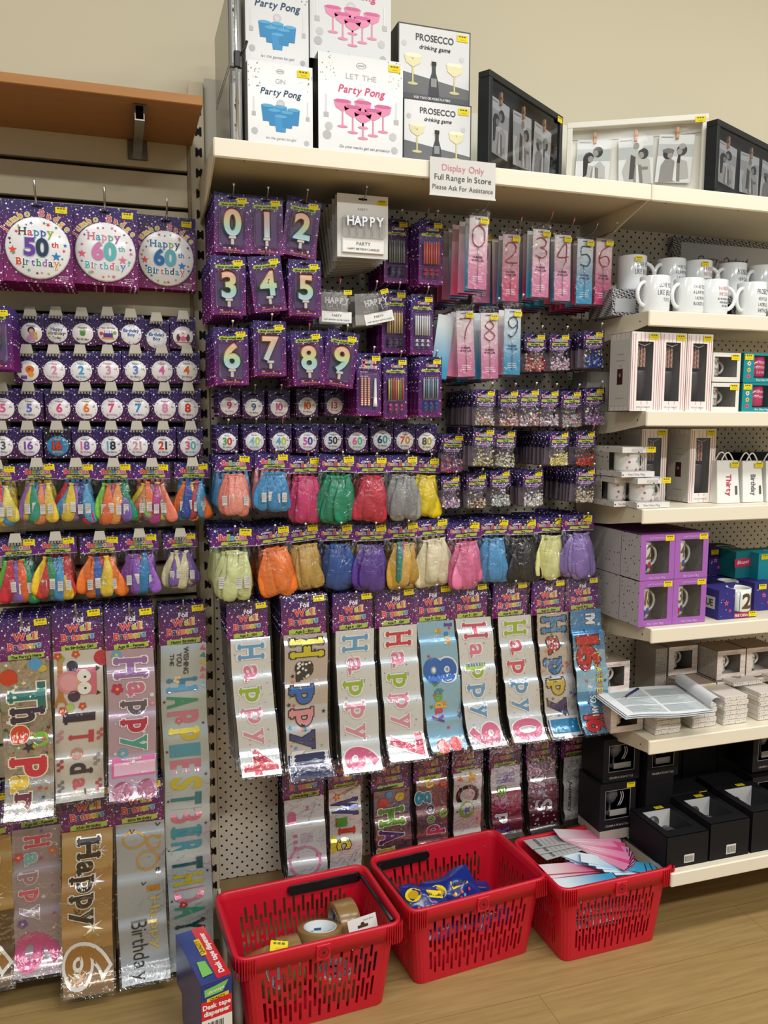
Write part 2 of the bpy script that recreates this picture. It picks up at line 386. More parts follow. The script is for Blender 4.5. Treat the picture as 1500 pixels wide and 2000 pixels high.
# ---------------------------------------------------------------- the room and the gondola run
CREAM, IVORY = '#e9e0c8', '#ece4d0'
def struct(name, mb): o = mb.build(name); o['kind'] = 'structure'; return o
mb = MB(); mb.box(-4, 5, -6, .3, -.1, 0, '#ffffff', 'floorwood'); struct('floor', mb)
mb = MB(); mb.box(-4, 5, .07, .2, 0, 3.3, '#cec5ab', 'wallpaint'); struct('wall_back', mb)

GZ0, GP = at(0, 304.5, .02).z, (at(0, 304.5, .02).z-at(0, 1043.8, .02).z)/10
mb = MB(); XR = -.034; zt = at(376.5, 286.5, .02).z+.03
mb.box(-1.5, XR, -.006, .05, .03, zt, '#120f0d', 'paper')
edges = [zt]+[GZ0-k*GP for k in range(0, 21)]+[.03]
for a_, b_ in zip(edges[:-1], edges[1:]):
    top = a_-(0 if a_ == zt else .0045); bot = b_+(0.0045 if b_ > .04 else 0)
    if top-bot > .004: mb.box(-1.5, XR, -.02, -.005, bot, top, '#c9bc9c', 'enamel', bev=.001)
tag(mb.build('slatwall_panel'), 'beige slatwall panel with dark horizontal grooves in the left bay', 'slatwall panel')
mb = MB(); mb.box(XR, XR+.006, -.024, .05, .0, zt, '#8a7550', 'enamel'); tag(mb.build('edge_strip'), 'narrow brown edge strip closing the right end of the slatwall', 'edge strip')

def upright(x0, x1, z1, d, label, leg=True):
    mb = MB(); mb.box(x0, x1, -d, .04, 0, z1, '#d8cdb2', 'enamel', bev=.0015)
    xc = (x0+x1)/2+.003; z = z1-.06
    while z > .12:
        for sx_ in (-1, 1): mb.rect(xc+sx_*.0045-.0025, xc+sx_*.0045+.0025, z-.0095, z+.0095, -d-.0004, '#16130f', 'paper')
        mb.rect(xc-.003, xc+.003, z-.0065, z+.0065, -d-.0004, '#16130f', 'paper'); z -= .0435
    o = mb.build('gondola_upright'); tag(o, label, 'shelf upright')
    if leg:
        m2 = MB(); m2.add([(x1-.004, -.01, 0), (x1+.002, -.01, 0), (x1-.004, -.01, .13), (x1+.002, -.01, .13), (x1-.004, -.13, 0), (x1+.002, -.13, 0), (x1-.004, -.13, .07), (x1+.002, -.13, .07)],
                         [(0, 1, 3, 2), (4, 6, 7, 5), (2, 3, 7, 6), (0, 2, 6, 4), (1, 5, 7, 3), (0, 4, 5, 1)], '#e6dfc8', 'enamel'); m2.build('base_leg', o)
upright(-.0275, .0045, at(385, 160, .01).z, .012, 'cream slotted metal upright between slatwall bay and pegboard bay')
ZSEAM = at(400, 373, 0).z; ZTOP = at(391, 152, 0).z
def pegpanel(x0, x1, label, lab2, lab3):
    mb = MB(); mb.box(x0, x1, -.001, .02, .147, ZSEAM-.003, '#cfc6b4', 'pegboard'); tag(mb.build('pegboard_panel'), label, 'pegboard panel')
    mb = MB(); mb.box(x0, x1, -.001, .02, ZSEAM+.002, ZTOP, '#d9d6c6', 'enamel'); tag(mb.build('back_panel'), lab2, 'back panel')
    mb = MB(); mb.box(x0, x1, .005, .03, 0, .144, '#a08a63', 'enamel'); tag(mb.build('plinth_board'), lab3, 'plinth')
pegpanel(.006, .960, 'cream perforated pegboard panel behind the candles, balloons and foil banners', 'plain pale back panel above the pegboard behind the stacked game boxes', 'plain brown plinth board low behind the shopping baskets')
pegpanel(.963, 2.1, 'cream perforated pegboard panel behind the mug shelves', 'plain pale back panel behind the white photo frame on the top shelf', 'plinth board in the dark under the lowest mug box shelf')

def shelf(name, label, x0, x1, z, depth, lip=.034, brackets=(0,), drop=.07, col=CREAM, seamless=False):
    """tray shelf: flat panel, folded front rail, side brackets"""
    r = empty(name, (x0, 0, z)); tag(r, label, 'shelf'); L = x1-x0
    mb = MB(); mb.box(0, L, -depth+.002, -.014, -.004, 0, col, 'enamel'); mb.box(.004, L-.004, -depth+.012, -.02, -.026, -.0045, '#cfc5ad', 'enamel')
    for k in range(5): mb.disc(.06+k*L/5.2, 0, .0024, 0, '#2b2620', 'paper', mp=(lambda p: (p[0], -depth+.03+p[2], -.0263)))
    mb.build('shelf_panel', r)
    mb = MB(); mb.box(-.002, L+.0, -depth-.006, -depth+.002, -lip, .001, IVORY, 'enamel', bev=.0025); mb.build('front_rail', r)
    for bx in brackets:
        X = bx*L; mb = MB(); s_ = .0035
        pts = [(-.014, 0), (-depth+.001, 0), (-depth+.001, -lip+.004), (-depth*.55, -drop*.8), (-.014, -drop)]
        for q in (X-s_ if bx else X-.0005, ):
            vs = [(q, p[0], p[1]-.0005) for p in pts]+[(q+s_, p[0], p[1]-.0005) for p in pts]; n = len(pts)
            mb.add(vs, [list(range(n)), list(range(2*n-1, n-1, -1))]+[(i, i+n, (i+1) % n+n, (i+1) % n) for i in range(n)], '#ddd3b8', 'enamel')
            mb.disc(0, 0, .002, 0, '#2b2620', 'paper', mp=(lambda p, q=q: (q-.0004, -depth+.03+p[0], -.02+p[2])))
        mb.build('bracket', r)
    return r
ZT = at(420, 267, .3).z-.003
XJ = at(1270, 380, .3).x
shelf('gondola_shelf', 'long cream top shelf carrying the stacked drinking game boxes', -.008, XJ, ZT, .30, brackets=(0, 1), drop=.09)
shelf('gondola_shelf', 'cream top shelf over the mug bay with the rightmost black frame', XJ+.003, 2.0, ZT, .30, brackets=(1,), drop=.09)
SH = {}
for k, (px, py, d, lb) in enumerate([(1267, 607, .30, 'cream shelf holding the white printed mugs'), (1262, 803.5, .30, 'cream shelf holding three striped boxes of straw tumblers'),
        (1254, 995, .30, 'cream shelf with dotted mug boxes and white gift bags'), (1271, 1229, .31, 'cream shelf with purple and navy mug boxes'),
        (1267, 1447, .315, 'cream shelf under the clipboard and the dotted coaster boxes'), (1302, 1707, .37, 'lowest cream shelf holding the black glass boxes')]):
    p = at(px, py, d); SH[k+1] = (p.x, p.z, d)
    shelf('gondola_shelf', lb, p.x+(.012 if k == 5 else 0), 2.1, p.z, d, brackets=(0, 1), drop=.062 if k < 5 else .05)

# wooden shelf on the left bay
zz = at(376.5, 286.5, .02).z; d1 = .3
for it in range(40): d1 += (at(396, 207, d1).z-zz)*1.5
xw = at(396, 207, d1).x
r = empty('wooden_shelf', (-1.5, 0, zz)); tag(r, 'empty brown wooden shelf fixed above the jumbo badges', 'shelf')
mb = MB(); mb.box(0, xw+1.5, -d1, -.02, 0, .018, '#b07a42', 'veneer', bev=.0015); mb.build('shelf_board', r)
mb = MB(); a_ = at(249, 276, .03); b_ = at(288, 313, .03); g = (a_.x+b_.x)/2+1.5
mb.box(g-.020, g+.020, -.026, -.021, b_.z-zz, -.001, '#8d8b84', 'metal', bev=.001)
mb.box(g-.009, g-.007, -d1*.86, -.026, -.024, -.001, '#8d8b84', 'metal'); mb.box(g+.007, g+.009, -d1*.86, -.026, -.024, -.001, '#8d8b84', 'metal')
mb.box(g-.009, g+.009, -d1*.86, -.026, -.0265, -.024, '#a5a39b', 'metal'); mb.box(g-.012, g+.012, -d1*.86-.012, -d1*.8, -.004, -.001, '#8d8b84', 'metal')
mb.build('shelf_bracket', r)

# ---------------------------------------------------------------- hooks
def peg_hook(x, z, L, label, red=False, up=.016, double=False, base=0):
    r = empty('display_hook', (x, -base, z)); tag(r, label, 'display hook')
    mb = MB(); mb.tube([(0, 0, 0), (0, -L*.5, -.0005), (0, -L+.018, 0), (0, -L+.006, up*.4), (0, -L, up)], .0015, '#8f8c86', 'metal', 5); mb.box(-.012, .012, -.003, 0, -.004, .004, '#a9a59c', 'metal'); mb.build('rod', r)
    mb = MB(); mb.lathe([(.0001, -.0024), (.0021, -.0015), (.0026, 0), (.0021, .0015), (.0001, .0024)], 8, '#c41f2a' if red else '#e2dfd8', 'plastic', cy=-L, cz=up+.001); mb.build('tip_cap', r)
    return r
def slat_hook(x, z, L, label, base=.02):
    r = empty('display_hook', (x, -base, z)); tag(r, label, 'display hook')
    mb = MB(); mb.box(-.011, .011, -.003, .002, -.016, .006, '#c9c6bd', 'metal', bev=.001); mb.build('mounting_plate', r)
    mb = MB(); mb.tube([(0, -.003, -.004), (0, -L*.5, -.004), (0, -L+.03, -.003), (0, -L+.012, .008), (0, -L, .030)], .002, '#b9b6b0', 'metal', 6); mb.build('rod', r)
    return r
def comb_hook(x, z, L, label, base=.02):
    """wide grey trapezoid prong with teeth"""
    r = empty('display_hook', (x, -base, z)); tag(r, label, 'display hook')
    mb = MB(); mb.box(-.011, .011, -.004, .002, -.004, .010, '#9d988c', 'enamel'); mb.build('mounting_plate', r)
    mb = MB()
    y0, y1 = -.004, -L; w0, w1 = .010, .009; zt_ = .004
    mb.add([(-w0, y0, zt_), (w0, y0, zt_), (w1, y1, zt_+.010), (-w1, y1, zt_+.010), (w1+.004, y1-.004, zt_-.009), (-w1-.004, y1-.004, zt_-.009)], [(0, 1, 2, 3), (3, 2, 4, 5)], '#b3ada0', 'enamel')
    for k in range(5):
        X = -.0115+k*.0058-.0005; mb.box(X-.0018, X+.0018, y1-.005, y1-.003, zt_-.014, zt_-.008, '#8e887c', 'enamel')
    mb.build('prong_comb', r)
    return r

# ---------------------------------------------------------------- shared pieces of packaging
_st = {}
def sticker_mesh(v=0, w=.021, h=.0115):
    if v in _st: return _st[v]
    q = random.Random(v); mb = MB(); pts = []
    for i in range(9): pts.append((-w/2+w*i/8, -h/2+(.0003 if i % 2 else -.0003)))
    for i in range(9): pts.append((w/2-w*i/8, h/2+(.0003 if i % 2 else -.0003)))
    vs = [(0, 0, 0)]+[(p[0], 0, p[1]) for p in pts]; mb.add(vs, [(0, i+1, (i+1) % 18+1) for i in range(18)], '#e6d41c', 'paper')
    for k in range(3): mb.rect(-w*.34+k*w*.24, -w*.34+k*w*.24+w*.17, h*.16, h*.36, -.0002, '#6c6014')
    mb.rect(-w*.2, w*.25, -h*.28, -h*.12, -.0002, '#d0b41c')
    _st[v] = mb.mesh('price_sticker'); return _st[v]
def sticker(par, x, y, z, sc=1.0, rot=0, v=0): return inst('price_sticker', sticker_mesh(v), (x, y, z), (0, rot, 0), sc, par)
ST_T, ST_B = '#2c2462', '#6d1b67'
def grad(z0, z1, a=ST_T, b=ST_B): return lambda p: mixc(a, b, min(1, max(0, (z0-p[2])/(z0-z1))))
def card(mb, w, h, top=0, a=ST_T, b=ST_B, fin='starry', th=.0007, slot=True, ear=False):
    """upright printed backing card, gradient print, black-edged hanging slot"""
    zs = [top-h*i/4 for i in range(5)]
    for i in range(4):
        mb.add([(-w/2, -th, zs[i+1]), (w/2, -th, zs[i+1]), (w/2, -th, zs[i]), (-w/2, -th, zs[i])], [(0, 1, 2, 3)], grad(top, top-h, a, b), fin)
    mb.box(-w/2, w/2, -th*.9, th*.3, top-h, top, mixc(a, b, .5), 'paper')
    if slot: mb.rect(-.010, .010, top-.0115, top-.0075, -th-.0002, '#0c0a12', 'paper'); mb.disc(0, top-.0095, .0032, -th-.0003, '#0c0a12', 'paper', 8)
RAIN = ['#d8404e', '#e0a23c', '#8fb84a', '#3c9cc0', '#d65c9c', '#c8453f', '#e6c25a', '#6aa5c9', '#b04a7c', '#7dba5c']
def strip(mb, x, z, w, h, y, t, col='#a9bf4a', ink='#23301a', rot=.03):
    n = 8; pts = []
    for i in range(n+1): pts.append((-w/2+w*i/n, -h/2+.0007*math.sin(i*1.6)))
    for i in range(n+1): pts.append((w/2-w*i/n, h/2+.0007*math.sin((n-i)*1.6)))
    c_, s_ = math.cos(rot), math.sin(rot)
    mb.poly([(x+p[0]*c_-p[1]*s_, z+p[0]*s_+p[1]*c_) for p in pts], y, col)
    mb.text(t, x, z-h*.27, h*.52, ink, y=y-.0003, style='x', w=w*.86, al='max', rot=rot)
def pouch(mb, w, z0, z1, depth, col, fin='film', seed=0, amp=.004, nu=9, nv=11, y0=0, both=False):
    """sealed bag front, flat at its four seams, bulged and crumpled between"""
    q = random.Random(seed); ph = [q.uniform(0, 6.3) for _ in range(8)]
    def fn(u, v):
        e = (math.sin(PI*u)**.42)*(max(0, math.sin(PI*min(1, v*1.0)))**(.28 if v < .5 else .5))
        c = math.sin(u*9+ph[0]+v*5)*math.sin(v*8+ph[1])+.6*math.sin(u*17+ph[2])*math.sin(v*19+ph[3]+u*4)
        xw_ = w*(1+.03*math.sin(v*7+ph[4]))
        return ((u-.5)*xw_, y0-depth*e-amp*c*e, z0+(z1-z0)*v)
    mb.grid(fn, nu, nv, col, fin)
    if both: mb.add([(-w/2, y0+.0005, z0), (w/2, y0+.0005, z0), (w/2, y0+.0005, z1), (-w/2, y0+.0005, z1)], [(0, 1, 2, 3)], col, fin)
def place(bb, d, h0, tilt=0, yaw=0, ax=None):
    """world transform for something of height h0 hanging with its top edge centre at the photographed spot, d in front of the panel"""
    x0, y0, x1, y1 = bb; cx = (x0+x1)/2; T = at(cx, y0, d); B = at(cx, y1, d)
    return T, (0, R(tilt), R(yaw)), (T.z-B.z)/h0
def behind(name, mesh, T, rot, sc, n, d, dmin, label, cat, group, dx=.0015, tl=1.2, jz=.001):
    for k in range(n):
        dd = d-(d-dmin)*(k+1)/n
        o = inst(name, mesh, (T.x+rnd.uniform(-dx, dx), -dd, T.z+rnd.uniform(-jz, jz)), (0, rot[1]*.5+R(rnd.uniform(-tl, tl)), 0), sc)
        tag(o, label, cat, group)
# ---------------------------------------------------------------- number candles on starry cards
PALE = {'o': '#f3c9a8'}
def rainbow(z0, z1, dark):
    st = [('#c8504a', '#f0c0aa'), ('#d9854a', '#f3d9a4'), ('#8fa845', '#e3edb4'), ('#1f8a72', '#b9e8dc'), ('#2b6ea5', '#cfe6f2')]
    def f(p):
        t = min(.999, max(0, (z0-p[2])/(z0-z1)))*4; i = int(t); k = 0 if dark else 1
        return mixc(st[i][k], st[i+1][k], t-i)
    return f
NW, NH = .078, .128
def number_card(digit, sw=0):
    mb = MB(); card(mb, NW, NH)
    strip(mb, 0, -.0235, .056, .008, -.0009, 'Glitter on both sides', rot=.04)
    mb.text('Number candle', 0, -.1235, .004, '#d98a3c', y=-.0009, w=.055, al='max')
    mb.rect(-.030, .030, -.1165, -.0315, -.00085, '#5a3573', 'gloss'); return mb
def number_candle(digit, bb, d, tilt, label):
    T, rot, sc = place(bb, d, NH, tilt); r = empty('number_candle_pack', T, rot); r.scale = (sc,)*3
    tag(r, label, 'birthday candle')
    number_card(digit).build('backing_card', r)
    mb = MB(); g = GL[(digit, 'x')]; kx = .050; hh = .052; zc = -.090
    wx = (g['x1']+g['x0'])/2
    kx = min(.052, .040/max(.01, g['x1']-g['x0']))
    def ext(st, y0, y1, colf):
        g = GL[(digit, st)]; pts = g['v']; ec = {}
        for f in g['f']:
            for i in range(len(f)):
                e = (f[i], f[(i+1) % len(f)]); ec[e] = 1
        vs = [((p[0]-wx)*kx, y0, zc+p[1]*hh) for p in pts]; n = len(vs); vs += [(v[0], y1, v[2]) for v in vs]
        fs = list(g['f'])+[(a, b, b+n, a+n) for (a, b) in ec if (b, a) not in ec]
        mb.add(vs, fs, colf, 'plastic')
    ext('o', -.004, -.010, rainbow(zc+hh, zc, True)); ext('x', -.0102, -.0120, rainbow(zc+hh, zc, False))
    mb.build('number_candle', r)
    mb = MB(); mb.box(-.008, .008, -.011, -.003, zc-.009, zc-.003, '#ece4e0', 'plastic', bev=.001); mb.box(-.0035, .0035, -.010, -.004, zc-.022, zc-.009, '#e2dad8', 'plastic', bev=.001); mb.build('candle_holder', r)
    mb = MB(); mb.box(-.029, .029, -.014, -.0009, -.115, -.033, '#ffffff', 'blister', bev=.005); mb.build('blister', r)
    sticker(r, .022, -.0012, -.014, 1.0, R(-3), 0)
    return T, rot, sc
nbm = MB(); card(nbm, NW, NH, slot=False); nbm.box(-.026, .026, -.0125, -.001, -.113, -.035, '#54306b', 'plastic', bev=.004); nbm = nbm.mesh('number_candle_pack')
CN = [('0', (419, 378, 487, 494), 1, 'top left of the grid'), ('1', (485, 384, 553, 497), 0, 'top row'), ('2', (560, 388, 630, 503), 7, 'top row, tilted'), ('3', (416, 500, 474, 615), 0, 'second row'),
      ('4', (482, 500, 548, 609), -7, 'second row, leaning left'), ('5', (563, 508, 627, 617), 0, 'second row'), ('6', (420, 640, 482, 751), 0, 'third row'), ('7', (493, 627, 560, 734), 0, 'third row'),
      ('8', (567, 646, 630, 752), -3, 'third row'), ('9', (642, 648, 702, 756), 8, 'third row, tilted')]
RW = {'0': 'rounded loop'}
for dg_, bb, tl, wh in CN:
    T, rot, sc = number_candle(dg_, bb, .205, tl, 'rainbow number %s candle on a starry purple card' % dg_)
    behind('number_candle_pack', nbm, T, rot, sc, 9, .195, .03, 'purple candle card in the stack behind the rainbow number %s candle' % dg_, 'birthday candle', 'number %s candle packs behind the front one' % dg_, tl=1.5)
    peg_hook(T.x, T.z-.008*sc, .235, 'metal pegboard hook with the number %s candles on it' % dg_, red=dg_ in '8')
# partly seen pack at the left edge
T, rot, sc = number_candle('3', (-58, 597, 20, 720), .215, 0, 'purple starry candle card cut off by the left edge, beside the small badges')
behind('number_candle_pack', nbm, T, rot, sc, 5, .2, .08, 'purple candle card stacked at the left edge beside the small badges', 'birthday candle', 'candle packs at the left edge')

# ---------------------------------------------------------------- silver HAPPY BIRTHDAY candle packs
SW_, SHH = .118, .136
def silver_pack(bb, d, tilt, label, big=True):
    T, rot, sc = place(bb, d, SHH if big else .085, tilt); r = empty('birthday_candle_pack', T, rot); r.scale = (sc,)*3; tag(r, label, 'birthday candle')
    mb = MB()
    if big:
        w, h = SW_, SHH; card(mb, w, h, a='#e6e6e4', b='#dcdcda', fin='paper')
        mb.text('PARTY', 0, -.034, .005, '#9a9a98', y=-.0009)
        mb.build('backing_card', r)
        mb = MB(); mb.box(-w*.41, w*.41, -.006, -.001, -h*.93, -h*.70, '#f2f2f0', 'paper', bev=.001)
        mb.text('PARTY', 0, -h*.81, .007, '#6f6f6d', y=-.0064); mb.text('HAPPY BIRTHDAY CANDLES', 0, -h*.885, .0042, '#6f6f6d', y=-.0064, w=w*.62, al='max'); mb.build('label_band', r)
        for i, ch in enumerate('HAPPY'):
            mb = MB(); g = GL[(ch, 'b')]; X = -.040+i*.0175; pts = [(X+p[0]*.017, -.068+p[1]*.019) for p in g['v']]
            mb.add([(p[0], -.011, p[1]) for p in pts]+[(p[0], -.006, p[1]) for p in pts], list(g['f'])+[tuple(q+len(pts) for q in f) for f in g['f']], '#dfe0e4', 'metal')
            mb.tube([(X+.008, -.008, -.068), (X+.008, -.008, -.090)], .0011, '#d4d5d8', 'plastic', 5); mb.build('letter_candle', r)
        mb = MB(); mb.box(-w*.42, w*.42, -.014, -.0011, -h*.70, -h*.36, '#ffffff', 'blister', bev=.004); mb.build('blister', r)
        sticker(r, w*.38, -.0012, -.014)
    else:
        w, h = .078, .085; mb.box(-w/2, w/2, -.003, 0, -h, -h*.68, '#ededeb', 'paper'); mb.text('PARTY', 0, -h*.83, .0055, '#6f6f6d', y=-.0034); mb.text('HAPPY BIRTHDAY GLITTER CANDLES', 0, -h*.94, .003, '#6f6f6d', y=-.0034, w=w*.85, al='max')
        mb.build('label_band', r)
        for i in range(5):
            mb = MB(); X = -.026+i*.013; mb.tube([(X, -.004, -h*.66), (X, -.004, -h*.45)], .001, '#cfcfcf', 'plastic', 5)
            g = GL[('HAPPY'[i], 'x')]; mb.add([(X-.006+p[0]*.012, -.005, -h*.45+p[1]*.014) for p in g['v']], g['f'], '#e4e4e8', 'foilink'); mb.build('letter_candle', r)
        mb = MB(); pouch(mb, w, -h*.72, -.004, .010, '#ffffff', 'film', seed=int(bb[0]), y0=0); mb.build('clear_bag', r); sticker(r, w*.34, -.009, -.010, 1, R(-4))
    return T, rot, sc
T, rot, sc = silver_pack((657, 381, 760, 504), .215, 0, 'white card of silver HAPPY letter candles under the top shelf')
sb = MB(); card(sb, SW_, SHH, a='#b4b4b4', b='#a4a4a4', fin='finedots', slot=False); sb.box(-.048, .048, -.012, -.001, -.095, -.045, '#b3b1ae', 'gloss', bev=.003); sb = sb.mesh('birthday_candle_pack')
for k in range(7):
    dd = .20-.022*k; tag(inst('birthday_candle_pack', sb, (T.x-.002*k, -dd, T.z-.002*k), (0, R(-3.2*(k > 1)-1.0*k), 0), sc), 'silver-grey dotted candle card fanned out behind the white HAPPY candle card', 'birthday candle', 'silver candle packs behind the front one')
peg_hook(T.x, T.z-.009*sc, .245, 'metal hook through the white HAPPY candle card')
for bb, tl, lb, g in (((628, 563, 688, 630), 1, 'clear bag of silver glitter candles hanging level, left of the two', 'left'), ((697, 566, 760, 632), -13, 'clear bag of silver glitter candles hanging askew, right of the two', 'right')):
    T, rot, sc = silver_pack(bb, .17, tl, lb, False)
    b2 = MB(); b2.box(-.039, .039, -.003, 0, -.085, -.058, '#c9c7c4', 'paper'); b2.box(-.038, .038, -.002, 0, -.058, -.004, '#a9a7a4', 'gloss'); b2 = b2.mesh('birthday_candle_pack')
    behind('birthday_candle_pack', b2, T, rot, sc, 4, .16, .04, 'grey candle bag stacked behind the %s silver glitter candle bag' % g, 'birthday candle', 'glitter candle bags behind the %s one' % g, tl=4)
    peg_hook(T.x, T.z-.004, .20, 'hook holding the %s bag of silver glitter candles' % g, red=g == 'left')
peg_hook(at(778, 640, .02).x, at(812, 436, .14).z, .22, 'empty red-tipped hook right of the white HAPPY candle card', red=True)

# ---------------------------------------------------------------- long starry cards: party candles with holders
LW, LH = .062, .150
def long_pack(bb, d, tilt, label, cols, pcol, kind='candles', nm=''):
    T, rot, sc = place(bb, d, LH, tilt); r = empty('party_candle_pack', T, rot); r.scale = (sc,)*3; tag(r, label, 'birthday candle')
    mb = MB(); card(mb, LW, LH)
    if kind == 'musical':
        mb.text('Musical', 0, -.024, .0085, RAIN, y=-.0009, w=.050, al='max', outline='#f4f0ea'); mb.text('Candles', 0, -.036, .0085, RAIN, y=-.0009, w=.050, al='max', outline='#f4f0ea')
        for k, t in enumerate(('Never blow', 'out without', 'adult candles')): mb.text(t, -.012, -.046-.005*k, .0028, '#e8e2f0', y=-.0009, w=.026, al='max')
    else:
        mb.text('Candles', .004, -.0245, .0065, RAIN, y=-.0009, w=.042, al='max', outline='#f4f0ea'); strip(mb, 0, -.034, .046, .0065, -.0009, 'with holders')
    mb.rect(-.026, .026, -.140, -.046, -.0008, '#5b3a78', 'gloss'); mb.build('backing_card', r)
    if kind == 'musical':
        for k in range(3):
            mb = MB(); X = -.019+k*.0085; n = 26
            for i in range(n): mb.lathe([(.0032, -.125+i*.0026), (.0032, -.125+(i+1)*.0026)], 6, ('#e8d9a8', '#d9707a', '#ecdcc8')[(i+k) % 2 + (0 if k != 1 else 1)], 'plastic', cx=X, cy=-.006)
            mb.build('spiral_candle', r)
        mb = MB(); mb.tube([(.014, -.007, -.128), (.014, -.007, -.118), (.0145, -.007, -.06)], [.006, .005, .0025], '#eeecec', 'plastic', 8); mb.build('musical_candle', r)
    else:
        n = 7
        for k in range(n):
            mb = MB(); X = -.018+k*.006; mb.tube([(X, -.006, -.103), (X, -.006, -.055)], .0024, cols[k % len(cols)], 'plastic', 6); mb.tube([(X, -.006, -.055), (X, -.006, -.051)], .0006, '#e8e4dc', 'plastic', 4); mb.build('candle', r)
        for k in range(6):
            mb = MB(); X = -.015+(k % 3)*.015; Z = -.117-.010*(k//3); mb.lathe([(.0001, 0), (.005, .001), (.0055, .003), (.003, .004), (.0028, .008), (.0001, .008)], 7, pcol, 'plastic', cx=X, cy=-.005, cz=Z-.004); mb.build('candle_holder', r)
    mb = MB(); mb.box(-.024, .024, -.012, -.001, -.108, -.048, '#ffffff', 'blister', bev=.004)
    if kind != 'musical': mb.box(-.022, .022, -.011, -.001, -.137, -.112, '#ffffff', 'blister', bev=.004)
    mb.build('blister', r); sticker(r, .018, -.0012, -.012)
    return T, rot, sc
lbm = MB(); card(lbm, LW, LH, slot=False); lbm.box(-.023, .023, -.011, -.001, -.137, -.05, '#4d2c66', 'plastic', bev=.004); lbm = lbm.mesh('party_candle_pack')
for bb, d, tl, cols, pc, kd, nm, red in (((750, 428, 798, 553), .15, 0, ['#8f9088', '#6f7068'], '#2c2a2c', 'c', 'silver', 0), ((816, 430, 868, 556), .20, 0, ['#e0564e', '#e87e70'], '#c92536', 'c', 'coral red', 0),
        ((747, 566, 793, 690), .15, 0, ['#c9a463', '#e0cf9a'], '#3c3428', 'c', 'gold', 0), ((799, 575, 850, 692), .18, 0, ['#dcdce0', '#f2f2f2'], '#cfd2dc', 'c', 'white', 0),
        ((691, 690, 750, 812), .20, 0, [], '', 'musical', 'spiral musical', 0), ((748, 698, 797, 818), .18, 0, ['#d7c36a', '#7f8f4a', '#d24a52', '#e07a5c'], '#c2407c', 'c', 'mixed gold and red', 0), ((818, 697, 863, 814), .20, 0, ['#a9b4bc', '#5a7c92'], '#1f4fa0', 'c', 'silver and blue', 0)):
    T, rot, sc = long_pack(bb, d, tl, 'long starry purple card of %s party candles' % nm, cols, pc, kd)
    behind('party_candle_pack', lbm, T, rot, sc, 8, d-.01, .03, 'dark purple card stacked behind the %s party candles' % nm, 'birthday candle', '%s candle packs behind the front one' % nm)
    peg_hook(T.x, T.z-.008*sc, d+.04, 'pegboard hook carrying the %s party candles' % nm, red=red)

# ---------------------------------------------------------------- wire number sparklers in clear sleeves
PW, PH = .046, .165
NUMP = {'0': [(0, 1), (-.42, .8), (-.5, .5), (-.4, .15), (0, 0), (.4, .15), (.5, .5), (.42, .8), (0, 1)], '2': [(-.5, .8), (-.2, 1), (.25, .97), (.45, .7), (.2, .4), (-.5, .02), (.55, 0)],
        '3': [(-.45, .9), (0, 1), (.42, .82), (.3, .58), (-.1, .52), (.35, .42), (.5, .2), (.1, 0), (-.5, .1)], '4': [(.3, 0), (.3, 1), (-.5, .3), (.5, .3)], '5': [(.45, 1), (-.35, 1), (-.4, .6), (.15, .62), (.48, .35), (.2, .02), (-.45, .08)],
        '6': [(.35, 1), (-.2, .8), (-.48, .35), (-.2, .02), (.3, .03), (.48, .3), (.2, .52), (-.4, .4)], '7': [(-.5, 1), (.5, 1), (.1, .5), (-.1, 0)], '8': [(0, .53), (-.38, .75), (0, 1), (.38, .75), (0, .53), (-.48, .25), (0, 0), (.48, .25), (0, .53)],
        '9': [(.4, .65), (0, .45), (-.4, .65), (-.25, .95), (.2, 1), (.42, .75), (.35, .3), (-.1, 0), (-.4, .1)]}
def smooth(pts, n=4):
    out = []; P_ = [pts[0]]+list(pts)+[pts[-1]]
    for i in range(1, len(P_)-2):
        for k in range(n):
            t = k/n; out.append(tuple(.5*((2*P_[i][j])+(-P_[i-1][j]+P_[i+1][j])*t+(2*P_[i-1][j]-5*P_[i][j]+4*P_[i+1][j]-P_[i+2][j])*t*t+(-P_[i-1][j]+3*P_[i][j]-3*P_[i+1][j]+P_[i+2][j])*t**3) for j in range(len(pts[0]))))
    return out+[tuple(pts[-1])]
TINT = {'pink': ('#f4ecef', '#d984ac', '#b03a5c'), 'hot': ('#ecd9dd', '#d14a80', '#b8304e'), 'blue': ('#e2eef4', '#3f9cc8', '#1d2c5c'), 'rose': ('#e2c3cc', '#d0567c', '#c12842')}
def sparkler_card(t):
    a, b, c = TINT[t]; mb = MB(); zs = [-PH*i/6 for i in range(7)]; f = lambda p: mixc(a, b, min(1, max(0, (-p[2]/PH-.15)/.6)))
    for i in range(6): mb.add([(-PW/2, -.0008, zs[i+1]), (PW/2, -.0008, zs[i+1]), (PW/2, -.0008, zs[i]), (-PW/2, -.0008, zs[i])], [(0, 1, 2, 3)], f, 'gloss')
    mb.box(-PW/2, PW/2, -.0007, .0006, -PH, 0, mixc(a, b, .7), 'paper'); mb.rect(-PW/2, PW/2, -PH, -PH+.003, -.0010, '#3a2440'); return mb
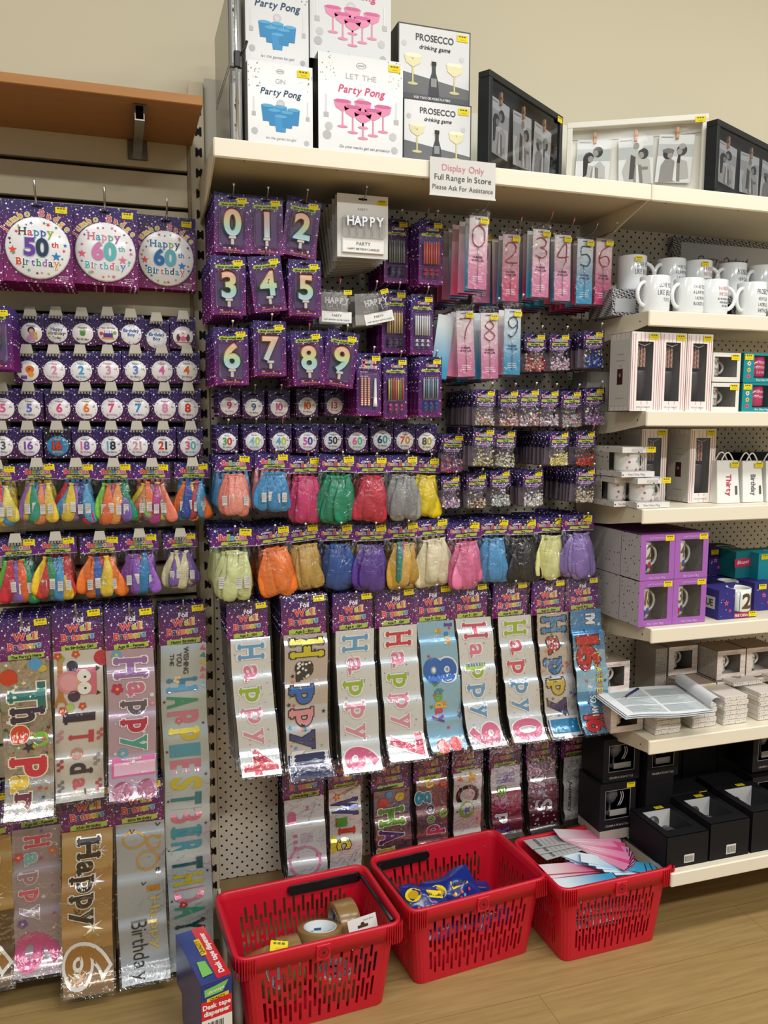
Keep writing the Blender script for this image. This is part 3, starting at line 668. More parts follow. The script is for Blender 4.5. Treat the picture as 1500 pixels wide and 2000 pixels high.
def sparkler(bb, d, tilt, dig, t, label):
    T, rot, sc = place(bb, d, PH, tilt); r = empty('number_sparkler_pack', T, rot); r.scale = (sc,)*3; tag(r, label, 'sparkler')
    mb = sparkler_card(t); c = TINT[t][2]; ik = '#7c2a5c' if t != 'blue' else '#24508c'
    mb.text('NUMBER', 0, -.093, .0045, ik, y=-.001, w=.032, al='max', style='x'); mb.text('SPARKLER', 0, -.100, .0045, ik, y=-.001, w=.034, al='max', style='x'); mb.text('NUMBER', 0, -.008, .0035, '#41355c', y=-.001, w=.022, al='max', style='x')
    for k in range(3): mb.rect(-.012, .012, -.135-.005*k, -.1335-.005*k, -.001, '#f2dfe8')
    mb.build('backing_card', r)
    mb = MB(); pts = smooth([(p[0]*.030, -.003, -.068+p[1]*.048) for p in NUMP[dig]]); mb.tube(pts, .0013, c, 'gloss', 6); e = pts[-1] if dig not in '08' else (0, -.003, -.068)
    mb.tube([(e[0]*.4 if dig not in '08' else 0, -.003, -.068 if dig != '7' else -.068), (0, -.003, -.085), (0, -.003, -.150)], .0008, '#c9c7cc', 'metal', 5); mb.build('wire_number', r)
    mb = MB(); pouch(mb, PW+.008, -PH-.004, .016, .007, '#ffffff', 'film', seed=int(bb[0]*7), amp=.0035, nu=7, nv=16); mb.build('clear_sleeve', r)
    sticker(r, PW*.25, -.008, -.012); return T, rot, sc
SBM = {t: sparkler_card(t).mesh('number_sparkler_pack') for t in TINT}
for dig, bb, d, tl, t, bt, nb in (('0', (916, 422, 955, 568), .26, 1, 'pink', ['blue', 'pink', 'rose'], 9), ('2', (979, 458, 1018, 591), .18, 0, 'rose', ['blue', 'pink'], 7), ('3', (1040, 448, 1075, 583), .20, 0, 'pink', ['blue', 'hot'], 8),
        ('4', (1080, 459, 1118, 590), .18, -1, 'pink', ['blue', 'rose'], 6), ('5', (1128, 467, 1159, 596), .17, 0, 'blue', ['hot', 'blue'], 6), ('6', (1163, 466, 1198, 598), .16, 0, 'hot', ['rose', 'hot'], 5),
        ('7', (890, 607, 924, 738), .19, -3, 'pink', ['blue', 'pink'], 6), ('8', (937, 611, 973, 742), .20, -2, 'pink', ['blue', 'pink'], 6), ('9', (985, 604, 1018, 734), .21, 0, 'blue', ['pink', 'blue'], 7)):
    T, rot, sc = sparkler(bb, d, tl, dig, t, 'clear sleeve with a %s wire number %s sparkler' % ({'pink': 'pink', 'hot': 'deep pink', 'blue': 'blue', 'rose': 'rose pink'}[t], dig))
    for k in range(nb):
        dd = d-(d-.03)*(k+1)/nb; tt = bt[k % len(bt)] if k % 3 else bt[0]
        tag(inst('number_sparkler_pack', SBM[tt], (T.x+rnd.uniform(-.006, .004)-.001*k, -dd, T.z-.0015*k), (0, R(rnd.uniform(-2.5, 2.5)), 0), sc), '%s sparkler card hanging behind the wire number %s sparkler' % ({'pink': 'pink', 'hot': 'deep pink', 'blue': 'blue', 'rose': 'rose pink'}[tt], dig), 'sparkler', '%s sparkler cards behind number %s' % (tt if tt != 'hot' else 'deep pink', dig))
    peg_hook(T.x, T.z+.008, d+.05, 'pegboard hook carrying the wire number %s sparklers' % dig, red=dig in '2345')
sparkler((925, 456, 958, 594), .13, 0, '0', 'pink', 'pink wire number sparkler half hidden behind the number 0 sparkler')
T, rot, sc = place((860, 616, 885, 742), .17, PH, 8); o = inst('number_sparkler_pack', SBM['blue'], T, rot, sc); tag(o, 'blue sparkler card swinging out left of the pink number 7 sparkler', 'sparkler')
T, rot, sc = place((928, 612, 950, 738), .16, PH, 0); o = inst('number_sparkler_pack', SBM['blue'], T, rot, sc); tag(o, 'blue sparkler card showing between numbers 7 and 8', 'sparkler')
T, rot, sc = place((876, 614, 905, 738), .165, PH, 4); o = inst('number_sparkler_pack', SBM['pink'], T, rot, sc); tag(o, 'pink sparkler card showing left of the wire number 7', 'sparkler')

# ---------------------------------------------------------------- confetti bags
FW_, FH = .062, .098
def confetti(bb, d, cols, label, t='Confetti', lab='Happy Birthday', hdr=('#2a2058', '#5a2468'), seed=0):
    T, rot, sc = place(bb, d, FH, rnd.uniform(-2, 2)); r = empty('confetti_pack', T, rot); r.scale = (sc,)*3; tag(r, label, 'confetti bag')
    mb = MB(); n = 10; q = random.Random(seed+int(bb[0])); f = grad(0, -.05, *hdr)
    pts = [(-FW_/2, 0), (-FW_/2, -.036)]+[(-FW_/2+FW_*i/n, -.036-.013*math.sin(PI*i/n)) for i in range(1, n)]+[(FW_/2, -.036), (FW_/2, 0)]
    mb.add([(p[0], -.0012, p[1]) for p in pts], [list(range(len(pts)))], f, 'starry')
    mb.rect(-.009, .009, -.009, -.006, -.0014, '#0c0a12', 'paper')
    mb.text(t, 0, -.0205, .0085, ['#d8404e', '#cf6a8c', '#8fb84a', '#3c9cc0', '#d6a45c', '#c86a9c', '#7dba5c', '#b04a7c'], y=-.0016, w=.054, al='max', outline='#e9e2ee')
    strip(mb, 0, -.0275, .048, .007, -.0016, lab, rot=.02)
    for k in range(2): mb.rect(-.020+.003*k, .020-.003*k, -.0385-.004*k, -.037-.004*k, -.0016, '#c9bcd8')
    mb.build('header_card', r)
    mb = MB()
    for k in range(190):
        x = q.uniform(-.027, .027); z = -.094+abs(q.gauss(0, .016)); z = min(z, -.052)
        s_ = q.uniform(.0016, .0036); a = q.uniform(0, 6.3); y = -.002-.008*q.random()*(1-abs(x)/.03)
        c = cols[q.randrange(len(cols))]; tl = q.uniform(-.6, .6)
        mb.add([(x+s_*math.cos(a+i*PI/2), y+tl*s_*math.sin(i*PI/2), z+s_*math.sin(a+i*PI/2)) for i in range(4)], [(0, 1, 2, 3)], c, 'foilink')
    p_ = mb.build('confetti_pieces', r); p_['kind'] = 'stuff'
    mb = MB(); pouch(mb, FW_, -FH, -.034, .011, '#ffffff', 'film', seed=seed, amp=.003, y0=-.001); mb.build('clear_bag', r)
    sticker(r, .016, -.0022, -.010, 1, R(rnd.uniform(-8, 8))); return T, rot, sc
cbm = MB(); cbm.box(-FW_/2, FW_/2, -.0006, 0, -.046, 0, '#2b2044', 'starry'); cbm.box(-FW_/2, FW_/2, -.008, 0, -FH, -.046, '#6b5f6c', 'gloss', bev=.003); cbm = cbm.mesh('confetti_pack')
W_ = '#ece9e8'; SV = '#bfc2c4'
CF = [((1026, 651, 1065, 727), .12, ['#b02a3c', '#d98a8c', '#e8c3a8', '#c9304a'], 'red', 'Red Hearts', 4), ((1071, 652, 1116, 725), .13, ['#d7a9cf', '#e6d9e8', '#b06aa8', W_], 'lilac pink', 'Happy Birthday', 4), ((1137, 646, 1183, 720), .16, ['#2f4fc0', '#5a86d8', '#1c3aa0', W_], 'bright blue', 'Baby Shower', 7),
      ((925, 761, 972, 832), .20, [W_, '#c04a6c', SV, '#8a9c5c', '#d9c28a'], 'silver and rose', 'Happy Birthday', 9), ((972, 762, 1015, 834), .16, ['#d9a46c', '#8a6cb8', W_, '#d07a8c', '#efe2b0'], 'peach and lilac', 'Age 18', 5), ((1014, 760, 1054, 834), .16, ['#e8a77c', '#8fb0d0', W_, '#c06a9c'], 'orange and sky blue', 'Age 21', 5),
      ((1054, 762, 1092, 834), .15, [W_, W_, '#a04a7c', '#d9d0e0'], 'white and magenta', 'Age 30', 5), ((1092, 763, 1141, 836), .16, ['#e8849c', W_, '#7cb8c4', '#c9a0d0', '#b8c07a'], 'pastel rainbow', 'Age 40', 5), ((1141, 757, 1181, 832), .15, ['#8a5cb8', '#cfa8d8', W_, '#c47cc0'], 'violet', 'Age 50', 4),
      ((858, 848, 912, 925), .14, ['#c9408c', '#8a3ca0', '#e07a4c', W_, '#d94a5c', '#4a5cb8'], 'hot pink and orange', 'Happy Birthday', 5), ((927, 836, 965, 912), .19, ['#c9c06a', '#8a7c3a', W_, '#5a5430'], 'dull gold', 'Age 60', 7), ((966, 840, 1009, 914), .15, [W_, '#d9dca0', '#7a7c6c', '#f2f2e0'], 'cream and grey', 'Age 70', 4),
      ((1068, 843, 1118, 911), .20, ['#e8d64a', '#f4ec8a', W_, '#d9c43c'], 'bright yellow', 'Gold Stars', 9), ((1120, 842, 1169, 911), .17, ['#d63a30', '#e65c44', '#b8281f'], 'scarlet petal', 'Red Hearts', 5),
      ((853, 930, 907, 994), .15, ['#c9a0c8', '#e0d0e0', W_, '#8a7cc8', '#d07c9c'], 'mauve and white', 'Wedding Mix', 5), ((907, 925, 955, 994), .15, ['#c03a4c', '#2a2a2c', W_, '#5a9c6c', '#e0b45c'], 'dark multicoloured', 'Age 21', 5), ((952, 919, 1002, 990), .15, ['#cfd9d8', '#dfe8e6', '#b9c6c6'], 'pale silver', 'Silver Stars', 5),
      ((1016, 919, 1066, 990), .17, [W_, '#f4f4f4', '#cfd0d4'], 'plain white', 'White Stars', 7), ((1123, 915, 1167, 983), .19, ['#d8dcd6', '#c9b07a', W_, '#bfd6cc', '#d0945c'], 'white and amber', 'Wedding Mix', 9)]
for i, (bb, d, cols, nm, lab, nb) in enumerate(CF):
    T, rot, sc = confetti(bb, d, cols, 'clear bag of %s confetti under a purple header' % nm, lab=lab, seed=i*3)
    behind('confetti_pack', cbm, T, rot, sc, nb, d-.008, .03, 'dim confetti bag in the row behind the %s confetti' % nm, 'confetti bag', '%s confetti bags behind the front one' % nm, tl=3)
    peg_hook(T.x, T.z-.004, d+.035, 'wire hook carrying the %s confetti bags' % nm, red=i in (9, 13))

# ---------------------------------------------------------------- badges
def star_ring(mb, r, y, seed, cols, n=14, s_=.05):
    q = random.Random(seed)
    for k in range(n):
        a = 2*PI*k/n+q.uniform(-.15, .15); rr_ = r*q.uniform(.78, .9)
        mb.star(rr_*math.cos(a), rr_*math.sin(a), r*s_*q.uniform(.7, 1.4), y, cols[q.randrange(len(cols))], rot=q.uniform(0, 1))
def dome(mb, r, z, col='#e9e8ec', rim='#c9c6cf', d=.004, n=28):
    mb.lathe([(r*1.0, 0), (r*1.0, -d*.4), (r*.985, -d*.75), (r*.95, -d), (.0001, -d)], n, lambda p: C(rim) if math.hypot(p[0], p[2]-z) > r*.99 else C(col), 'gloss', axis='y', cz=z)
JC = ['#d8504e', '#e0b04a', '#e0c65a', '#d8b04a', '#b9c25a', '#8fb0c8', '#d0506c', '#c85c50', '#c88a4c', '#d9b84c', '#b9b06c']
def jumbo(bb, d, t, cols, ths, seed, label, scn='50'):
    H_ = .150; W_2 = .122; T, rot, sc = place(bb, d, H_, 1); r = empty('jumbo_badge_pack', T, rot); r.scale = (sc,)*3; tag(r, label, 'birthday badge')
    mb = MB(); card(mb, W_2, H_, b='#7c1b5f'); 
    word = 'Jumbo Badge'; n = len(word)
    for i, ch in enumerate(word):
        if ch == ' ': continue
        a = R(150-i*112/(n-1)); rr_ = .062; X = rr_*math.cos(a); Z = -.087+rr_*math.sin(a)
        mb.text(ch, X, Z-.002, .0115, JC[i], y=-.001, rot=a-PI/2, outline='#f0e6d8', slab=True)
    for k in range(3): mb.text(('Jumbo Badge', 'Pin on back', 'Not a toy')[k], .045, -.137-.0038*k, .0022, '#d9cfe0', y=-.001, w=.018, al='max')
    mb.build('backing_card', r)
    mb = MB(); mb.M = Matrix.Translation((0, -.001, -.087)); rb = .0575; dome(mb, rb, 0, d=.006)
    y = -.0064
    mb.text('Happy', -.002, .022, .014, cols[0], y=y, w=.062, al='max', slab=True, outline='#ffffff')
    mb.text(t, -.003, -.014, .030, cols[1], y=y-.0004, slab=False, style='x', outline='#9cb8c8'); mb.text('th', .030, .003, .010, cols[2][0], y=y)
    mb.text('Birthday', 0, -.033, .013, cols[2], y=y, w=.076, al='max', slab=True, outline='#ffffff')
    star_ring(mb, rb, y, seed, cols[3], 22, .055)
    mb.star(-.044, -.006, .008, y-.0002, cols[3][0]); mb.star(.032, -.014, .009, y-.0002, cols[3][1])
    mb.build('round_badge', r); sticker(r, .042, -.0012, -.013)
    return T, rot, sc
jbm = MB(); card(jbm, .122, .150, b='#7c1b5f', slot=False); jbm.lathe([(.0575, 0), (.0575, -.004), (.054, -.006), (.0001, -.006)], 24, '#d0cdd6', 'gloss', axis='y', cz=-.087); jbm = jbm.mesh('jumbo_badge_pack')
HC = ['#43403f', '#c8506c', '#3c8fb0', '#3c5ca8', '#8cae3c']
for bb, d, t, cc, lb, n in (((7, 393, 138, 552), .17, '50', [HC, ['#6a3c9c', '#2c3850'], ['#c8402c', '#3a3c40', '#3c8c9c', '#5c4c9c', '#2c8c6c', '#8c5ca8', '#3c3c3c', '#d08c3c'], ['#d84c30', '#2c7cc0', '#343438', '#8cae3c', '#3c9c8c']], 'jumbo 50th birthday badge with purple and black digits on starry card', 5),
        ((144, 405, 266, 557), .14, '60', [['#d0708c', '#4c9cb8', '#d88cac', '#6cb0a8', '#b05c9c'], ['#d878ac', '#5cb8b8'], ['#5cb0b0', '#d0607c', '#8cc0b0', '#6c7cb8'], ['#d85c6c', '#d8789c', '#6cb0a0', '#5c4c9c', '#c05c9c']], 'jumbo 60th birthday badge with pink 6 and turquoise 0', 4),
        ((270, 423, 378, 565), .08, '60', [['#3c7cb0', '#3c9c9c', '#5c6cb0', '#8cae6c', '#3c4c60'], ['#2c6cb0', '#5cb0c0'], ['#2c7c9c', '#3c3c44', '#3c8cac', '#c86c5c'], ['#d84c30', '#2c7cc0', '#343438', '#8cae3c']], 'jumbo 60th birthday badge with blue striped 6, right of the other jumbos', 2),
        ((-132, 385, -2, 545), .17, '50', [HC, ['#d878ac', '#5cb8b8'], ['#5cb0b0', '#d0607c'], ['#d85c6c', '#6cb0a0']], 'jumbo birthday badge cut off by the left edge of the picture', 3)):
    T, rot, sc = jumbo(bb, d, t, cc, None, int(bb[0]), lb)
    behind('jumbo_badge_pack', jbm, T, rot, sc, n, d-.006, .045, 'purple card stacked behind the %s' % lb.split(' with ')[0].split(' cut')[0]+(' with blue striped 6' if 'striped' in lb else ' with pink 6' if 'pink 6' in lb else ''), 'birthday badge', 'jumbo badge cards behind the one at %s' % ('the left edge' if bb[0] < 0 else 'the left' if bb[0] < 100 else 'the middle' if bb[0] < 200 else 'the right'), tl=.5)
    slat_hook(T.x, T.z-.004, d+.03, 'chrome slatwall hook of the %s' % lb.split(' badge')[0]+(' badge with striped 6' if 'striped' in lb else ' badge with pink 6' if 'pink 6' in lb else ' badge at the edge' if bb[0] < 0 else ' badge'))
SBW, SBH = .054, .068
def small_badge(bb, d, t, c1, c2, lab, label, art=None, left=True, h=None, seed=0, bg='#e9e8ec', cardc=(ST_T, '#471544')):
    T, rot, sc = place(bb, d, SBH, rnd.uniform(-.8, .8)); r = empty('birthday_badge_pack', T, rot); r.scale = (sc,)*3; tag(r, label, 'birthday badge')
    mb = MB(); card(mb, SBW, SBH, a=cardc[0], b=cardc[1], slot=not left); mb.text('Badge', .017, -.006, .0022, '#cfc6dc', y=-.001, w=.014, al='max') if left else None
    mb.build('backing_card', r)
    mb = MB(); rb = .0222; mb.M = Matrix.Translation((0, -.0008, -.0415)); dome(mb, rb, 0, bg, d=.003, n=24); y = -.0034
    if art == 'owl':
        mb.disc(.0, -.001, .0095, y, '#d8708c', n=16); mb.disc(-.0045, .003, .0045, y-.0002, '#f0dce0'); mb.disc(.0045, .003, .0045, y-.0002, '#f0dce0'); mb.disc(-.0105, -.003, .004, y-.0001, '#5c3040', rz=.008); mb.disc(.0105, -.003, .004, y-.0001, '#5c3040', rz=.008); mb.rect(-.018, .016, -.014, -.012, y-.0002, '#b0805c'); mb.text('1', .015, .010, .007, '#40303c', y=y)
    elif art == 'girl':
        mb.disc(0, .006, .0075, y, '#30242c'); mb.disc(.0005, .004, .005, y-.0002, '#e0b090'); mb.poly([(-.012, -.016), (.013, -.014), (.005, -.001), (-.003, -.001)], y-.0001, '#cf8cc4'); mb.poly([(.003, -.010), (.013, -.012), (.012, .002), (.006, .002)], y-.0002, '#e0b83c'); mb.text('Birthday', 0, .0135, .0035, '#7c6ca8', y=y); mb.text('Princess', 0, -.019, .0032, '#7c6ca8', y=y)
    elif art == 'frog':
        mb.disc(0, 0, .006, y, '#5c8c4c'); mb.disc(-.004, .005, .0024, y-.0001, '#7cac5c'); mb.disc(.004, .005, .0024, y-.0001, '#7cac5c'); mb.text('Happy', 0, .010, .005, ['#d04c3c', '#5c8cb0', '#6c9c4c'], y=y); mb.text('Birthday', 0, -.015, .005, ['#343438', '#d04c3c', '#5c8c4c'], y=y)
    elif art == 'cake':
        mb.rect(-.010, .010, -.010, -.001, y, '#4c3c8c'); mb.rect(-.013, .013, -.014, -.010, y, '#e0843c')
        for k in range(4): mb.rect(-.008+k*.005, -.0065+k*.005, -.001, .005, y, ['#d04c5c', '#e0c04c', '#5c9cc0', '#d07c3c'][k])
        mb.disc(-.014, -.002, .004, y, '#c83c3c'); mb.disc(.014, .0, .004, y, '#8cac3c'); mb.text('Happy Birthday', 0, .009, .004, ['#d04c3c', '#5c8cb0', '#6c9c4c'], y=y, w=.03, al='max')
    elif art == 'dino':
        mb.disc(.004, .003, .0085, y, '#e0702c'); mb.disc(.006, -.007, .006, y, '#e89c3c'); mb.disc(.003, .004, .002, y-.0002, '#8c3c1c'); mb.text('1', -.011, .006, .009, '#343438', y=y); mb.rect(-.014, -.002, -.017, -.010, y, '#4c3c8c'); mb.rect(-.012, -.004, -.013, -.012, y-.0002, '#d04c5c')
    elif art == 'words':
        for k, (tt, hh) in enumerate(zip(t.split('|'), (.0065, .0065, .005))): mb.text(tt, 0, .005-.009*k, hh, c2 if k else c1, y=y, w=.034, al='max', style='x')
        star_ring(mb, rb, y, seed, [c1 if isinstance(c1, str) else c1[0], '#343c6c'], 10, .06)
    else:
        if art == 'comic': mb.star(0, 0, .021, y+.0002, '#2c7cb0', k=12, inner=.7)
        mb.text('Happy', 0, .0135, .0036, lab, y=y, w=.022, al='max'); mb.text(t, 0, -.0068, .0165, c1, y=y-.0002, style='x', w=.028, al='max', outline='#ffffff' if art != 'comic' else '#5c140c', slab=t in ('1', '4', '7', '13', '16', '18', '21')); mb.text('th' if t not in ('2', '3', '21') else {'2': 'nd', '3': 'rd', '21': 'st'}[t], .0145, .002, .004, lab, y=y)
        mb.text('Birthday', 0, -.0145, .0042, c2, y=y, w=.026, al='max'); star_ring(mb, rb, y, seed, [lab if isinstance(lab, str) else lab[0], '#3c6c9c', '#a05c7c'], 12, .05)
    mb.build('round_badge', r); return T, rot, sc
sbm = MB(); card(sbm, SBW, SBH, b='#471544', slot=False); sbm.lathe([(.0222, 0), (.0222, -.002), (.0001, -.003)], 16, '#c9c6cf', 'gloss', axis='y', cz=-.0415); sbm = sbm.mesh('birthday_badge_pack')
def row_left(cs, y0, y1, tops, items, d=.075):
    for i, (cx, it) in enumerate(zip(cs, items)):
        t, c1, c2, lab, nm = it[:5]; art = it[5] if len(it) > 5 else None
        bb = (cx-23, tops[i] if tops else y0, cx+23, (tops[i]+61) if tops else y1)
        kw = {}
        if art == 'comic': kw = dict(bg='#3c8cb8', cardc=('#1c1a2c', '#2c1440'))
        T, rot, sc = small_badge(bb, d+rnd.uniform(-.006, .006), t, c1, c2, lab, nm, art, seed=int(cx*3+y0), **kw)
        behind('birthday_badge_pack', sbm, T, rot, sc, 3, d-.008, .035, 'small starry card stacked behind the %s' % nm, 'birthday badge', 'badge cards behind the %s' % nm, tl=.6)
        comb_hook(T.x, T.z-.001, d-.008, 'grey toothed hook over the %s' % nm)
MULT = ['#5c8cb0', '#d06c5c', '#6c9c6c', '#8c6cb0', '#343438']
row_left([60, 110, 160, 210, 255, 305, 357], 611, 672, [613, 613, 614, 613, 616, 624, 620],
    [('', 0, 0, 0, 'small birthday badge with a dark haired girl', 'girl'), ('Happy|Birthday|Today', '#5c6c9c', ['#8c9c4c', '#c8843c', '#5c7cac', '#343438'], 0, 'small badge with crowded Happy Birthday Today lettering', 'words'), ('', 0, 0, 0, 'small badge with a green frog', 'frog'), ('', 0, 0, 0, 'small badge with a candle-topped cake', 'cake'),
     ('Birthday|Boy', '#3c6cac', ['#3c7cb8', '#2c5c9c'], 0, 'light blue Birthday Boy badge next to the cake badge', 'words'), ('Birthday|Boy', '#3c6cac', ['#2c5c9c', '#3c7cb8'], 0, 'light blue Birthday Boy badge hanging lowest of its row', 'words'), ('', 0, 0, 0, 'small first birthday badge with a pink owl', 'owl')])
row_left([53, 105, 157, 210, 264, 315, 364], 686, 749, None,
    [('1', 0, 0, 0, 'small first birthday badge with an orange animal', 'dino'), ('2', '#d88cb0', '#c0a0b8', '#c0a0b8', 'small badge with pink number 2'), ('2', '#3c9cc8', '#5ca0c0', '#6c9cb8', 'small badge with blue number 2'), ('3', '#d08cac', '#c0a0b8', '#b08ca8', 'small badge with dusty pink number 3'), ('3', '#5c84c0', MULT, '#6c8c5c', 'small badge with blue checked number 3'), ('4', '#d8609c', '#c0a0b8', '#b88cac', 'small badge with pink number 4'), ('4', '#e0642c', MULT, '#6c8c5c', 'small badge with orange number 4')])
row_left([4, 56, 114, 167, 217, 270, 321, 366], 759, 823, None,
    [('5', '#d85c9c', '#c0a0b8', '#b88cac', 'small badge with pink number 5 at the left edge'), ('5', '#6c6cc0', MULT, '#8c7c5c', 'small badge with purple number 5'), ('6', '#d8508c', '#b88cac', '#b06c94', 'small badge with bright pink number 6'), ('6', '#e0702c', MULT, '#8c7c5c', 'small badge with orange spotted number 6'), ('7', '#d84c84', '#b88cac', '#b06c94', 'small badge with pink number 7'), ('7', '#3c8cc8', MULT, '#8c7c5c', 'small badge with blue number 7'), ('8', '#d88cb4', '#b88cac', '#b06c94', 'small badge with pale pink number 8'), ('8', '#d0382c', MULT, '#8c7c5c', 'small badge with red number 8')])
row_left([3, 55, 111, 166, 217, 267, 318, 371], 834, 895, None,
    [('13', '#5c5c64', MULT, '#8c7c5c', 'small badge with grey dotted number 13'), ('16', '#7c4ca8', '#9c6cb0', '#a87cb8', 'small lilac badge with number 16'), ('16', '#c83c24', '#e0a03c', '#e0a03c', 'small blue comic badge with red number 16', 'comic'), ('18', ['#d8709c', '#7c5cac'], '#c06c94', '#5ca0a8', 'small badge with pink and purple number 18'), ('18', ['#5ca4cc', '#2c343c'], MULT, '#4c5c6c', 'small badge with blue and black number 18'), ('21', '#c894ac', '#8c8c94', '#9c9ca4', 'small badge with silver pink number 21'), ('21', ['#d0402c', '#343438'], MULT, '#4c5c6c', 'small badge with red number 21'), ('30', ['#d85c7c', '#5cb4bc'], '#8c9ca4', '#8c9ca4', 'small badge with pink and turquoise number 30')])
def row_mid(items, y1):
    for (x0, y0, x1, y1, t, c1, c2, lab, nm) in items:
        T, rot, sc = small_badge((x0, y0, x1, y1), .12, t, c1, c2, lab, nm, left=False, seed=x0)
        behind('birthday_badge_pack', sbm, T, rot, sc, 5, .115, .03, 'dark badge card stacked behind the %s' % nm, 'birthday badge', 'badge cards behind the %s' % nm, tl=1)
        peg_hook(T.x, T.z-.006, .15, 'short hook through the %s' % nm, red='40' in nm and 'bold' in nm)
row_mid([(426, 760, 468, 814, '9', '#c84c84', '#b88cac', '#b06c94', 'small badge with pink number 9'), (473, 763, 516, 817, '9', '#5c6c8c', MULT, '#5c6c7c', 'small badge with slate blue number 9'), (523, 763, 567, 817, '10', '#c05c84', '#b88cac', '#b06c94', 'small badge with dusty pink number 10'), (578, 760, 622, 815, '10', '#d06024', MULT, '#8c7c5c', 'small badge with orange number 10'), (632, 762, 674, 812, '13', '#c84c7c', '#b88cac', '#b06c94', 'small badge with pink number 13')], 0)
row_mid([(420, 830, 466, 884, '30', ['#4c9c5c', '#c8402c'], MULT, '#5c8c7c', 'small badge with green and red number 30'), (474, 828, 519, 884, '40', ['#7cc0c8', '#b8cc5c'], '#8cb0a8', '#c07c9c', 'small badge with pale number 40'), (526, 829, 569, 884, '40', ['#5ca8c0', '#b0c84c'], MULT, '#343c44', 'small badge with bold blue number 40'), (578, 828, 622, 884, '50', ['#c05cac', '#4c4c9c'], '#c07cac', '#6c9cac', 'small badge with pink and violet number 50'), (628, 828, 670, 882, '50', ['#2c4c7c', '#343438'], MULT, '#343438', 'small badge with navy number 50'),
         (675, 828, 719, 884, '60', ['#d86c9c', '#5cb8a8'], '#6cb0a0', '#d07c94', 'small badge with pink and teal number 60'), (726, 824, 766, 882, '60', ['#2c4c6c', '#4c9cac'], MULT, '#343438', 'small badge with navy and teal number 60'), (770, 827, 811, 882, '70', ['#d0542c', '#c88c3c'], MULT, '#a8643c', 'small badge with orange number 70'), (814, 829, 851, 884, '80', ['#5c5c44', '#b0a03c'], '#8c843c', '#a8983c', 'small badge with olive and gold number 80')], 0)
# ---------------------------------------------------------------- balloon packs
BW, BH = .082, .145
_bm = {}
def balloon_mesh(col, flat=.34, twist=0):
    k = (col, twist)
    if k in _bm: return _bm[k]
    mb = MB(); L = .088
    prof = [(.0056, 0), (.0066, -.0015), (.0056, -.003), (.0040, -.005), (.0056, -.012), (.0092, -.024), (.0122, -.038), (.0145, -.052), (.0156, -.066), (.0148, -.078), (.0105, -.0855), (.0001, -.088)]
    n = 18
    def rr(r, z, a): return r*(1+(.15*math.sin(3*a+z*50+twist*2)+.09*math.sin(7*a+twist*3+z*40))*(.3+r/.017*.7))
    vs = [(rr(r, z, 2*PI*i/n)*math.cos(2*PI*i/n)+.004*math.sin(z*30+twist*1.7), rr(r, z, 2*PI*i/n)*flat*math.sin(2*PI*i/n), z) for r, z in prof for i in range(n)]
    fs = [(a*n+i, a*n+(i+1) % n, (a+1)*n+(i+1) % n, (a+1)*n+i) for a in range(len(prof)-1) for i in range(n)]
    mb.add(vs, fs, col, 'satin', True)
    _bm[k] = mb.mesh('balloon'); return _bm[k]
_bb = {}
def behind_balloons(col):
    if col in _bb: return _bb[col]
    mb = MB(); mb.box(-BW/2, BW/2, -.0006, 0, -.036, 0, '#2b2050', 'starry')
    q = random.Random(len(_bb)); 
    for k in range(5):
        X = -.026+.013*k; L = q.uniform(.085, .1)
        mb.tube([(X+q.uniform(-.003, .003), -.006, -.040), (X, -.008, -.040-L*.4), (X+q.uniform(-.004, .004), -.009, -.040-L*.8), (X, -.007, -.040-L)], [.004, .0075, .010, .004], col, 'satin', 7, flat=.6)
    _bb[col] = mb.mesh('balloon_pack'); return _bb[col]
